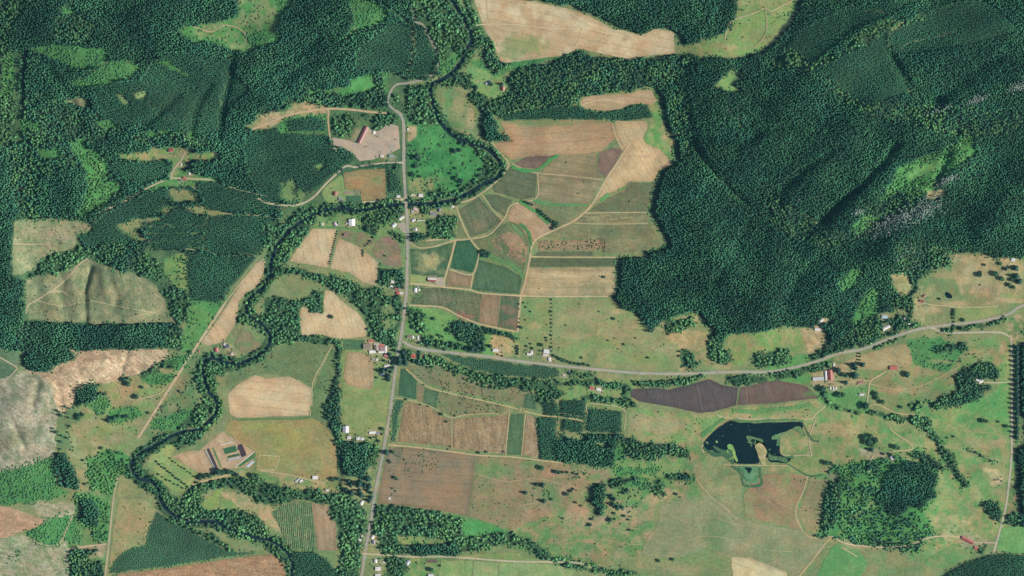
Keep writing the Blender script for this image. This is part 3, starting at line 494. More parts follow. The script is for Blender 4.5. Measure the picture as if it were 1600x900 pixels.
 ("knoll_wood","G",[(1300,728),(1330,724),(1350,722),(1372,716),(1410,715),(1440,722),(1470,735),(1462,748),(1465,770),(1450,790),(1440,800),(1452,815),(1460,835),(1442,846),(1440,868),(1400,860),(1350,850),(1310,840),(1276,838),(1278,815),(1284,790),(1290,760)]), ("knoll_wood","M",[(1296,742),(1312,745),(1318,770),(1312,800),(1300,828),(1278,830),(1280,800),(1288,770)]), ("knoll_wood","M",[(1322,800),(1345,790),(1350,806),(1330,818)]), ("knoll_wood","M",[(1360,830),(1395,822),(1440,830),(1440,862),(1400,858),(1362,848)]), ("knoll_wood","M",[(1352,730),(1375,726),(1372,745),(1352,750)]),
 ("knoll_wood","C",[(1400,728),(1420,718),(1450,728),(1466,745),(1460,762),(1466,775),(1440,792),(1424,790),(1405,806),(1384,800),(1388,784),(1372,790),(1366,774),(1380,762),(1384,745)]), ("knoll_wood","G",[(1310,730),(1370,735),(1370,770),(1340,800),(1320,790),(1325,760)]), ("knoll_wood","G",[(1350,822),(1400,815),(1440,820),(1430,850),(1370,845)]),
 (None,None,[(1295,738),(1310,742),(1305,752),(1292,748)]), ("hedge_belt","M",[(1418,708),(1432,705),(1450,710),(1472,725),(1474,736),(1455,732),(1436,720)]),
]
# strips through the trees: (kind or None, stand, half width, points)
STRIPS = [
 (None,None,1.6,[(583,-E),(585,0),(612,15),(635,32),(646,45),(649,60),(646,82),(640,105),(632,125)]),
 (None,None,1.5,[(638,-E),(638,0),(646,15),(648,33),(660,38),(669,55),(682,80),(685,100),(677,115),(637,130),(620,132),(610,142),(606,160),(625,178),(631,190)]),
 (None,None,1.7,[(120,375),(147,347),(155,335),(175,324),(195,315),(225,297),(250,285),(267,279),(287,279),(330,281)]),
 (None,None,0.8,[(330,281),(355,291),(385,299),(420,308)]), (None,None,2.2,[(267,278),(275,262),(283,250),(290,240)]),
 (None,None,1.2,[(345,333),(400,337),(440,342)]), (None,None,1.2,[(290,389),(320,392),(345,398),(400,400)]), (None,None,1.0,[(325,338),(320,365),(317,392)]), (None,None,1.5,[(300,270),(302,295),(312,310),(322,328)]),
 (None,None,0.9,[(212,354),(320,354)]), (None,None,0.9,[(228,366),(318,366)]), (None,None,0.9,[(236,378),(316,378)]),
 (None,None,1.2,[(400,309),(420,318),(450,321),(470,319),(488,313),(505,290),(520,275),(540,258),(560,248)]),
 (None,None,1.0,[(1350,18),(1375,20),(1400,32),(1412,38),(1390,50),(1388,72),(1400,90)]), (None,None,0.9,[(1408,75),(1425,66),(1480,55),(1500,45)]), (None,None,0.9,[(1400,90),(1420,125),(1418,140),(1440,155)]),
 (None,None,0.9,[(1130,168),(1140,175),(1150,180),(1157,195),(1150,215)]), (None,None,1.4,[(1095,245),(1120,275),(1142,295),(1160,310)]), (None,None,0.9,[(1040,3),(1042,30),(1040,42),(1046,52)]), (None,None,0.8,[(1050,52),(1085,35)]),
 (None,None,1.3,[(1255,335),(1278,350),(1290,360)]), (None,None,0.9,[(1340,377),(1365,375)]), (None,None,1.2,[(118,128),(145,112),(165,100)]),
 (None,None,1.0,[(285,205),(290,190),(300,175),(310,150)]), (None,None,1.0,[(360,85),(362,120),(350,145),(342,180)]), (None,None,1.0,[(235,160),(250,180),(270,190)]),
 (None,None,1.5,[(1310,835),(1345,800),(1365,785),(1372,765),(1370,745),(1358,738)]), (None,None,1.2,[(1310,842),(1345,852),(1400,857),(1440,845),(1460,838)]),
 (None,None,4.5,[(631,180),(631,225),(631,260),(633,300),(636,340),(637,370),(636,420),(635,455),(630,500),(626,530),(620,560),(615,600),(610,640),(604,675),(598,710),(588,760),(580,810),(573,850),(565,900),(560,980)]),
 (None,None,4.0,[(631,535),(642,541),(662,546),(687,549),(725,553),(762,557),(800,563),(850,569),(900,574),(950,579),(1000,583),(1050,584),(1100,583),(1150,581),(1200,581),(1237,575),(1275,565),(1312,552),(1350,545),(1387,530),(1425,517),(1462,510),(1487,507),(1537,501),(1575,491),(1640,470)]),
 (None,None,3.5,[(1581,540),(1581,675),(1580,740),(1572,800),(1562,830),(1553,862)]),
 (None,None,2.2,[(566,865),(600,867),(640,870),(700,870),(800,877),(862,878),(905,880),(930,890)]), (None,None,2.0,[(300,757),(330,748),(372,738)]),
]
# ------------------------------------------------------------------ open ground without a sharp edge: (outline, colour, second colour, patch size, streak strength, streak angle)
ZONES = [
 ([(-E,-E),(640,-E),(640,345),(440,345),(330,480),(-E,560)], (74,104,72),(88,118,74),14,0,0),
 ([(185,147),(196,149),(206,163),(198,168),(189,158)], (150,165,105),(140,160,100),6,0,0), ([(211,145),(227,141),(230,147),(222,159),(212,153)],(150,168,105),(140,160,100),6,0,0), ([(96,157),(125,152),(136,160),(130,168),(108,163)],(165,150,115),(130,140,95),6,0,0),
 ([(95,90),(130,80),(180,85),(178,104),(120,110)], (98,108,80),(112,104,82),10,0.1,0),
 ([(278,46),(300,38),(340,34),(372,22),(392,-E),(472,-E),(466,2),(440,27),(434,45),(441,60),(420,73),(405,80),(385,86),(360,82),(340,70),(296,70)], (78,136,70),(128,142,92),9,0.1,20),
 ([(548,-10),(592,4),(610,18),(602,36),(575,46),(545,66),(530,68),(548,48)], (62,112,72),(90,140,80),6,0,0),
 ([(500,118),(604,112),(604,170),(500,170)], (84,128,74),(74,136,70),8,0,0), ([(545,135),(562,121),(583,117),(585,135),(570,143),(547,143)], (80,150,76),(92,158,84),6,0,0),
 ([(383,200),(400,183),(430,173),(440,178),(468,156),(500,165),(516,170),(516,179),(480,179),(440,189),(425,197),(400,204)], (178,152,116),(140,140,92),7,0.15,10),
 ([(178,242),(205,239),(240,232),(270,229),(292,233),(300,239),(336,237),(337,249),(296,251),(288,263),(276,276),(266,282),(260,277),(268,250),(215,253),(190,248)], (110,148,80),(158,148,100),7,0,0),
 ([(228,297),(250,283),(268,276),(285,267),(302,272),(331,275),(336,283),(300,291),(262,294),(234,301)], (92,140,78),(78,130,70),6,0,0),
 ([(176,340),(250,335),(275,315),(262,296),(305,292),(308,320),(365,334),(342,345),(300,336),(270,345),(232,380),(200,372)], (140,134,92),(120,134,84),7,0,0),
 ([(436,286),(450,276),(464,290),(482,301),(470,318),(450,318),(438,308)], (112,142,86),(96,132,80),6,0,0), ([(488,254),(506,254),(508,266),(492,267)],(128,146,88),(110,140,84),5,0,0),
 ([(24,343),(85,343),(137,345),(146,354),(138,364),(118,366),(122,386),(86,394),(60,410),(57,420),(24,431),(20,400)], (152,146,106),(122,134,92),8,0.16,70),
 ([(38,438),(60,430),(108,421),(136,403),(165,416),(200,424),(232,436),(258,466),(262,490),(282,500),(270,506),(45,500)], (142,140,98),(114,124,88),9,0.2,80),
 ([(-E,548),(0,546),(30,546),(34,572),(10,600),(-E,630)], (112,134,98),(92,122,86),6,0.18,20),
 ([(-E,604),(0,592),(36,580),(85,578),(95,566),(122,560),(108,546),(264,546),(264,556),(226,580),(186,594),(154,600),(120,608),(114,632),(92,650),(84,690),(88,708),(60,724),(30,732),(0,738),(-E,745)], (192,166,136),(168,150,118),6,0.26,35),
 ([(-E,605),(0,600),(60,590),(80,610),(85,660),(86,705),(30,730),(-E,740)], (172,162,138),(134,138,106),7,0.32,30),
 ([(130,588),(170,584),(180,594),(150,600),(130,602)], (120,136,90),(140,140,100),6,0.1,30),
 ([(-E,790),(0,790),(20,794),(62,810),(75,813),(50,826),(0,842),(-E,850)], (186,144,112),(170,136,104),7,0.2,20), ([(45,784),(115,788),(120,800),(92,810),(62,806)], (172,160,130),(140,144,106),6,0.16,10), ([(20,775),(45,782),(60,806),(100,806),(125,800),(118,830),(104,850),(96,850)], (120,136,92),(130,140,96),6,0.1,0),
 ([(-E,842),(40,835),(86,855),(104,845),(110,870),(108,930),(-E,930)], (164,160,130),(132,144,102),7,0.32,15),
 ([(100,640),(165,600),(205,590),(250,575),(300,580),(330,500),(350,480),(360,470),(310,560),(222,680),(210,700),(160,705),(135,720),(138,750),(140,772),(130,772),(118,740),(106,705)], (128,146,86),(150,140,98),10,0.06,0),
 ([(296,470),(352,472),(300,552),(280,550),(290,510)], (96,146,78),(80,138,72),6,0,0), ([(258,402),(294,394),(296,470),(272,446),(256,428)], (132,152,88),(96,140,76),6,0,0),
 ([(225,680),(310,545),(340,552),(310,570),(305,620),(315,650),(285,668),(250,690)], (120,130,88),(96,130,80),7,0,0),
 ([(112,688),(132,684),(160,696),(140,720),(142,768),(128,770),(114,720)], (160,150,106),(140,144,92),7,0,0),
 ([(120,766),(176,770),(166,900),(110,900),(98,870),(112,830)], (92,136,76),(118,140,86),6,0,0), ([(108,856),(166,848),(164,872),(125,870)], (176,150,120),(150,140,104),5,0,0),
 ([(225,740),(238,705),(262,688),(275,690),(268,712),(310,740),(300,756),(290,765),(272,770),(250,752),(234,728)], (132,158,90),(150,160,98),8,0.05,40),
 ([(300,745),(380,735),(420,738),(470,748),(528,750),(530,775),(450,765),(400,750),(310,760)], (108,142,78),(168,148,104),7,0,0),
 ([(340,765),(400,775),(436,800),(442,838),(410,815),(372,800)], (184,158,118),(150,150,100),6,0,0),
 ([(405,860),(450,850),(530,864),(532,900),(560,900),(560,840),(520,860)], (104,138,82),(130,140,90),6,0,0),
 ([(637,190),(700,196),(735,230),(760,252),(755,275),(700,308),(640,312)], (58,128,68),(76,146,78),8,0,0), ([(640,282),(672,276),(680,300),(640,300)], (140,142,92),(110,140,84),6,0,0),
 ([(495,320),(545,325),(632,320),(632,420),(600,450),(585,372),(530,356),(495,356)], (104,142,82),(124,146,90),7,0,0), ([(637,315),(715,315),(713,340),(668,345),(668,376),(637,376)], (120,146,84),(150,148,96),5,0,0),
 ([(640,476),(690,486),(760,514),(812,518),(812,560),(725,552),(650,530),(632,530)], (112,158,84),(96,148,78),8,0,0), ([(770,522),(800,528),(813,535),(812,560),(775,556),(766,536)], (184,158,110),(150,154,96),6,0,0),
 ([(535,545),(625,545),(612,625),(536,625)], (122,150,86),(140,150,92),6,0,0), ([(533,620),(610,622),(604,690),(533,692)], (146,150,90),(118,144,82),9,0.08,80),
 ([(560,690),(600,690),(585,790),(530,790),(535,745),(568,745)], (128,146,88),(154,146,100),5,0,0),
 ([(588,788),(660,795),(730,808),(870,800),(940,880),(900,890),(860,870),(720,840)], (94,140,76),(120,140,84),7,0,0), ([(715,812),(775,818),(798,834),(760,840),(720,838)], (72,148,76),(90,156,84),6,0,0),
 ([(618,838),(670,840),(675,853),(620,852)], (150,152,92),(120,146,84),4,0,0), ([(560,838),(605,838),(605,870),(560,870)], (140,146,92),(150,150,100),4,0,0), ([(600,868),(690,870),(688,930),(560,930)], (96,140,78),(136,148,90),5,0,0),
 ([(880,590),(1000,590),(990,640),(905,625),(870,610)], (120,150,84),(150,150,96),6,0,0), ([(850,605),(912,600),(980,640),(972,650),(880,626)], (108,144,80),(140,148,92),6,0,0),
 # dry hill
 ([(850,715),(960,728),(980,690),(1100,690),(1110,770),(1030,790),(1000,870),(900,880),(800,835),(740,806),(850,800),(930,750)], (150,138,98),(100,140,80),9,0.05,10),
 ([(800,700),(960,728),(950,760),(850,770),(840,735)], (160,136,102),(118,142,84),8,0.1,8), ([(860,795),(960,790),(1000,810),(985,840),(920,850),(860,830)], (172,142,110),(108,142,80),7,0,0),
 ([(955,720),(1070,725),(1060,750),(1000,790),(955,780)], (104,144,80),(128,146,88),7,0,0),
 ([(985,640),(1100,648),(1180,635),(1280,625),(1320,640),(1280,660),(1240,655),(1140,655),(1100,690),(980,690)], (116,152,86),(158,148,100),9,0.05,0), ([(985,648),(1060,652),(1080,662),(1040,680),(985,672)], (166,150,110),(150,150,100),8,0,0),
 # eastern pastures
 ([(1240,640),(1590,620),(1590,830),(1240,850)], (104,148,82),(150,150,98),8,0.04,20),
 ([(1255,665),(1320,660),(1340,720),(1300,740),(1200,735),(1215,700)], (160,146,100),(120,144,84),7,0,0),
 ([(1440,660),(1580,600),(1584,690),(1500,690)], (96,150,82),(138,152,94),7,0.04,60), ([(1510,560),(1584,525),(1584,680),(1546,640),(1565,590)], (92,156,82),(118,152,88),8,0,0),
 ([(1500,760),(1580,740),(1560,830),(1530,860),(1455,870),(1440,850),(1462,835),(1455,815)], (104,150,84),(156,150,100),6,0,0),
 ([(1270,600),(1460,560),(1460,600),(1420,650),(1290,640)], (140,142,92),(112,144,82),8,0,0), ([(1262,620),(1360,600),(1360,645),(1310,640)], (92,146,80),(104,150,84),6,0,0),
 ([(1390,545),(1500,530),(1570,525),(1580,560),(1500,600),(1440,620),(1360,610),(1390,580)], (112,146,84),(150,140,98),8,0,0), ([(1420,530),(1470,526),(1510,550),(1480,580),(1430,570),(1418,548)], (70,132,72),(84,140,78),7,0,0),
 ([(1130,520),(1165,522),(1260,510),(1255,545),(1235,560),(1180,550),(1150,575),(1130,570)], (118,150,80),(154,146,96),7,0,0), ([(1095,520),(1135,525),(1140,575),(1060,580),(1062,548)], (130,142,88),(170,148,108),6,0,0),
 ([(1000,500),(1046,503),(1090,482),(1092,500),(1060,515),(1130,522),(1108,545),(1062,550),(1040,525)], (186,160,114),(156,146,96),6,0,0), ([(1250,515),(1292,495),(1290,545),(1262,556)], (186,158,118),(160,140,100),5,0,0),
 ([(1392,428),(1412,426),(1426,440),(1440,450),(1445,505),(1420,500),(1396,450)], (180,162,116),(150,146,96),5,0,0),
 ([(1200,565),(1310,545),(1300,575),(1280,600),(1200,595)], (84,142,76),(100,148,80),6,0,0),
 # north meadow
 ([(1150,-E),(1260,-E),(1246,2),(1232,30),(1206,64),(1188,82),(1130,90),(1062,97),(1060,72),(1115,60),(1150,30)], (128,158,88),(146,152,96),7,0.05,40), ([(1060,74),(1095,64),(1098,90),(1062,96)], (176,164,112),(130,150,86),5,0,0),
 ([(1030,162),(1010,165),(1020,186),(1008,215),(1006,228),(1045,245),(1054,252),(1050,215),(1036,190)], (100,150,78),(146,156,90),6,0,0), ([(1034,188),(1046,200),(1050,240),(1036,236)], (176,158,110),(140,150,90),5,0,0),
 ([(1112,135),(1148,104),(1158,142),(1130,145)], (112,150,84),(124,152,88),6,0,0), ([(1405,275),(1450,250),(1484,238),(1480,265),(1440,290),(1415,292)], (94,146,84),(120,166,88),6,0,0), ([(1446,298),(1468,293),(1472,302),(1458,313),(1448,313)], (158,146,116),(146,142,106),5,0,0),
 ([(1325,350),(1345,340),(1380,350),(1370,375),(1340,372)], (112,142,84),(130,150,92),4,0,0),
 ([(880,160),(1030,135),(1036,168),(900,190)], (150,150,96),(110,148,80),6,0,0), ([(725,90),(760,92),(800,135),(780,158),(740,142)], (108,156,88),(128,158,92),7,0,0),
 ([(730,95),(800,90),(905,76),(880,88),(800,110),(770,120)], (70,128,72),(84,140,78),5,0,0),
 ([(638,197),(651,199),(651,213),(644,222),(638,222)], (184,154,122),(176,160,120),4,0,0), ([(640,160),(652,157),(654,168),(642,170)], (190,160,124),(150,140,100),4,0,0),
 ([(1480,398),(1600,398),(1600,475),(1500,460)], (150,142,98),(180,158,116),7,0,0), ([(1575,410),(1600,400),(1600,440),(1570,440)], (176,158,114),(150,148,96),5,0,0),
 ([(1340,700),(1365,702),(1395,708),(1398,722),(1368,726),(1352,716)], (184,164,140),(150,150,104),4,0,0), ([(1480,815),(1520,812),(1530,838),(1500,850),(1470,840)], (192,172,128),(140,150,92),6,0,0), ([(1490,835),(1530,835),(1552,850),(1528,862),(1500,856)], (188,160,124),(150,144,100),4,0,0), ([(1535,728),(1570,735),(1575,750),(1550,760),(1535,742)], (200,178,136),(150,152,96),5,0,0),
 ([(1295,725),(1318,728),(1308,748),(1292,748)], (168,156,132),(140,144,100),4,0,0), ([(1265,580),(1310,570),(1345,590),(1340,606),(1270,604)], (176,150,112),(128,140,88),5,0,0),
 ([(1570,495),(1600,490),(1600,530),(1580,550)], (170,150,112),(100,130,76),5,0,0), ([(1575,640),(1600,655),(1600,695),(1583,700)], (150,140,98),(100,136,80),5,0,0), ([(1576,755),(1592,765),(1588,805),(1566,808)], (150,130,96),(90,136,76),5,0,0),
]
# soft patches of drier or lusher growth: (x, y, rx, ry, colour, strength)
BLOBS = [
 (820,70,40,18,(138,150,92),.9),(800,85,26,10,(128,146,90),.7),(905,60,30,14,(206,178,136),.4),(850,45,40,12,(186,150,112),.5),(1020,70,30,16,(196,160,118),.5),
 (850,192,70,6,(120,150,88),.8),(940,190,20,4,(130,150,90),.6),(840,222,60,10,(196,150,112),.5),(900,235,40,9,(202,160,112),.5),(942,215,12,4,(150,130,95),.6),(870,210,50,8,(186,160,112),.5),
 (840,250,24,8,(120,92,84),.75),(950,255,14,16,(140,108,92),.6),(1000,250,26,18,(210,182,136),.6),(945,240,10,4,(150,120,100),.5),(1010,245,10,3,(160,130,110),.5),
 (672,408,18,14,(178,168,112),.9),(660,420,14,8,(160,158,104),.6),(690,425,12,5,(150,150,98),.5),(655,395,14,4,(140,146,94),.5),
 (725,495,16,8,(164,112,92),.8),(690,468,24,6,(130,116,86),.5),(750,350,14,9,(146,118,90),.6),(745,345,20,12,(112,120,86),.5),
 (500,385,14,20,(212,186,142),.5),(545,415,20,14,(212,186,142),.4),(610,372,11,5,(140,108,104),.8),(590,398,8,4,(176,128,100),.6),(615,405,10,8,(168,124,98),.6),(548,366,14,4,(140,112,98),.5),
 (420,620,40,16,(214,190,146),.4),(380,640,16,6,(190,160,118),.5),(450,690,30,20,(150,150,74),.6),(430,670,20,10,(164,150,70),.5),(400,665,26,6,(150,158,76),.5),(515,715,14,20,(170,140,96),.6),(480,730,30,8,(150,150,100),.5),(500,680,14,20,(120,130,86),.5),
 (556,285,14,10,(176,132,82),.8),(585,300,14,10,(160,120,80),.6),(590,280,10,8,(118,140,82),.7),
 (610,715,26,12,(140,124,100),.6),(622,707,8,16,(88,108,80),.55),(640,735,20,14,(130,110,92),.4),(690,770,40,16,(160,128,92),.5),(650,790,30,8,(160,130,92),.4),(770,735,30,14,(100,138,80),.8),(830,725,20,8,(110,142,84),.7),(760,765,18,14,(126,134,88),.6),(800,760,30,20,(150,126,92),.5),(860,740,20,6,(176,134,108),.7),(915,738,24,6,(178,142,112),.7),(890,765,18,10,(190,150,118),.7),(855,770,16,16,(104,140,80),.7),(840,800,30,10,(172,136,104),.6),(870,790,12,20,(110,146,84),.6),
 (900,800,20,14,(186,148,118),.7),(930,815,18,10,(182,146,116),.6),(870,815,14,10,(118,140,86),.6),(975,800,24,8,(188,150,118),.6),(1000,812,14,8,(184,146,116),.6),(960,840,40,10,(96,136,78),.7),(1020,780,20,8,(186,156,116),.6),(1035,770,24,10,(194,166,124),.7),(1012,835,8,10,(186,150,120),.6),(996,842,10,6,(180,150,116),.6),(900,830,40,6,(150,138,96),.5),(940,866,50,6,(170,140,106),.4),(1000,880,60,8,(140,140,92),.6),(1060,890,40,10,(168,146,110),.5),(1100,880,30,10,(120,146,86),.6),(1115,858,16,8,(92,140,80),.6),
 (1085,775,18,10,(108,146,86),.6),(1120,820,24,20,(104,130,84),.75),(1115,845,18,14,(100,134,84),.6),(1060,830,24,14,(142,142,100),.5),(1140,790,24,20,(156,146,106),.6),(1120,765,14,6,(176,152,116),.5),(1160,850,30,10,(160,152,112),.4),(1210,860,40,16,(120,138,92),.5),
 (1190,760,24,12,(164,120,96),.7),(1210,790,30,16,(150,128,96),.6),(1170,790,10,20,(150,150,104),.6),(1230,750,10,6,(112,146,84),.6),(1280,770,10,16,(160,140,100),.6),(1320,860,26,10,(92,150,84),.8),(1300,880,24,12,(84,146,82),.7),(1350,855,30,6,(170,150,110),.6),(1440,870,30,8,(96,150,84),.6),(1410,855,10,3,(196,170,130),.6),(1440,840,18,6,(182,160,116),.6),
 (1300,690,26,8,(104,148,84),.6),(1260,690,16,6,(186,158,116),.7),(1240,693,14,6,(108,144,82),.5),(1270,675,12,6,(188,158,122),.6),(1300,665,20,8,(168,148,108),.7),(1330,672,20,12,(184,164,120),.7),(1240,648,30,5,(188,154,122),.6),(1190,645,40,4,(96,150,80),.7),(1150,650,24,4,(186,160,120),.5),(1210,655,60,2.5,(196,170,124),.6),
 (1380,565,20,10,(182,162,120),.5),(1350,570,18,8,(170,154,104),.5),(1380,600,24,10,(132,130,90),.5),(1430,580,30,10,(168,140,102),.6),(1410,610,40,5,(184,152,116),.6),(1450,590,16,8,(110,148,84),.5),(1440,610,30,8,(142,140,92),.5),(1470,565,20,4,(178,146,112),.5),(1530,550,20,6,(168,144,104),.6),(1540,540,14,8,(104,154,84),.5),(1565,545,4,10,(190,166,130),.6),(1530,630,30,12,(76,154,80),.7),(1560,640,14,30,(84,158,84),.6),(1575,580,5,30,(150,154,98),.6),
 (1490,680,40,10,(128,152,92),.5),(1520,690,20,8,(166,142,108),.5),(1560,690,20,6,(180,150,120),.6),(1540,700,24,4,(172,144,112),.5),(1530,750,20,14,(110,154,88),.6),(1500,800,24,10,(112,140,88),.6),(1480,810,20,6,(180,160,112),.5),(1560,770,14,10,(158,148,104),.6),(1478,780,24,14,(140,150,94),.5),(1500,830,30,16,(104,148,84),.4),(1540,840,14,6,(120,150,90),.5),
 (1480,430,26,8,(186,152,112),.6),(1510,440,18,6,(196,166,120),.6),(1540,450,24,8,(160,138,112),.6),(1470,445,20,6,(140,140,92),.5),(1500,465,30,6,(124,140,90),.6),(1490,475,26,5,(190,160,120),.7),(1455,485,20,8,(190,160,120),.7),(1450,455,10,10,(178,156,110),.5),(1560,472,20,4,(190,160,120),.6),(1580,462,24,5,(128,154,90),.7),
 (910,490,36,10,(166,144,102),.75),(880,500,12,10,(186,160,112),.6),(920,475,40,7,(140,134,92),.5),(960,520,30,8,(172,146,106),.7),(900,525,30,6,(176,152,110),.6),(940,540,40,8,(112,148,84),.7),(880,508,8,4,(120,150,84),.5),(1040,545,24,6,(176,152,112),.6),(1010,540,14,6,(160,146,98),.5),(965,487,12,4,(196,166,126),.7),(890,550,26,8,(116,150,84),.6),(1000,562,50,8,(120,154,86),.6),(985,510,14,5,(170,142,108),.6),(835,510,12,6,(170,152,104),.7),(840,490,18,12,(112,150,84),.5),
 (985,305,14,8,(100,108,76),.5),(960,320,16,6,(92,104,74),.5),(1000,305,8,6,(132,118,90),.5),(900,345,20,5,(150,134,98),.6),(960,345,40,4,(160,146,100),.6),(950,362,30,8,(104,112,80),.6),(1000,365,18,8,(110,112,80),.5),(880,368,14,4,(146,142,98),.5),(990,378,14,4,(160,138,96),.5),(870,430,34,6,(206,182,134),.6),(850,450,30,5,(190,166,118),.6),(910,425,20,3,(140,128,92),.6),(930,448,26,9,(142,138,96),.8),(900,290,20,6,(168,146,106),.5),(870,300,20,8,(160,140,100),.5),(850,325,20,4,(120,128,86),.4),
 (780,180,20,6,(150,150,96),.4),(715,165,12,14,(172,152,104),.7),(735,185,8,20,(190,160,120),.7),(700,160,8,18,(96,146,78),.7),(710,195,14,6,(84,140,74),.6),
 (735,115,14,10,(104,158,92),.7),(760,135,16,6,(132,162,90),.6),(748,128,6,3,(190,150,120),.6),(782,130,6,4,(180,156,110),.5),
 (160,365+5,1,1,(150,140,100),.1),(70,365,26,10,(168,146,116),.6),(55,380,20,8,(130,144,92),.5),(130,352,12,4,(160,134,100),.5),(100,370,14,6,(176,148,124),.6),(80,470,20,12,(112,130,90),.5),(110,450,14,6,(150,140,110),.5),(150,480,12,16,(104,122,86),.6),(200,480,30,10,(130,142,92),.4),(230,490,20,5,(150,150,104),.5),(190,440,20,6,(110,120,84),.5),(125,440,8,10,(96,118,78),.5),
 (150,560,30,8,(178,140,110),.5),(160,570,30,5,(206,184,150),.5),(230,555,20,6,(196,166,134),.5),(55,630,4,10,(92,88,72),.7),(70,605,20,10,(110,124,86),.6),(30,640,30,12,(176,158,136),.5),(40,655,40,6,(180,164,140),.5),(60,615,34,3,(190,176,150),.6),(20,690,40,8,(150,150,114),.6),(50,700,30,6,(184,168,140),.5),
 (200,610,18,8,(176,142,108),.7),(210,625,24,5,(184,152,116),.6),(165,640,20,8,(140,152,90),.5),(180,665,26,10,(140,154,88),.6),(180,685,14,5,(184,150,116),.6),(250,590,20,8,(96,148,80),.5),(235,600,14,6,(176,150,110),.5),(280,600,12,16,(150,132,96),.6),(290,570,10,10,(140,140,96),.5),(275,640,14,10,(140,138,96),.5),(205,820,24,20,(178,150,108),.6),(190,850,14,10,(176,152,110),.6),(215,800,14,8,(140,146,90),.5),
 (690,250,26,14,(54,134,70),.6),(720,235,16,10,(72,150,80),.6),(680,280,20,6,(110,120,84),.5),(720,265,20,10,(62,140,72),.5),(650,285,14,10,(150,146,96),.5),
 (600,225,14,8,(176,156,138),.4),(612,228,8,6,(150,150,140),.6),(545,222,14,5,(196,160,140),.5),(590,215,20,10,(186,168,146),.4),
 (1270,615,20,5,(88,152,80),.6),(1225,635,30,3,(170,146,110),.5),(1165,70,16,8,(110,152,84),.5),(1140,75,14,5,(190,168,120),.5),(1190,30,16,16,(120,160,86),.5),(1160,5,12,5,(184,166,120),.5),(1215,50,8,14,(160,162,100),.5),
 (545,760,8,6,(180,156,116),.7),(555,765,10,5,(190,162,120),.6),(590,770,6,10,(160,140,100),.5),(820,880,24,8,(150,164,110),.5),(740,885,20,6,(140,162,100),.5),(770,890,16,6,(170,168,110),.5),
]
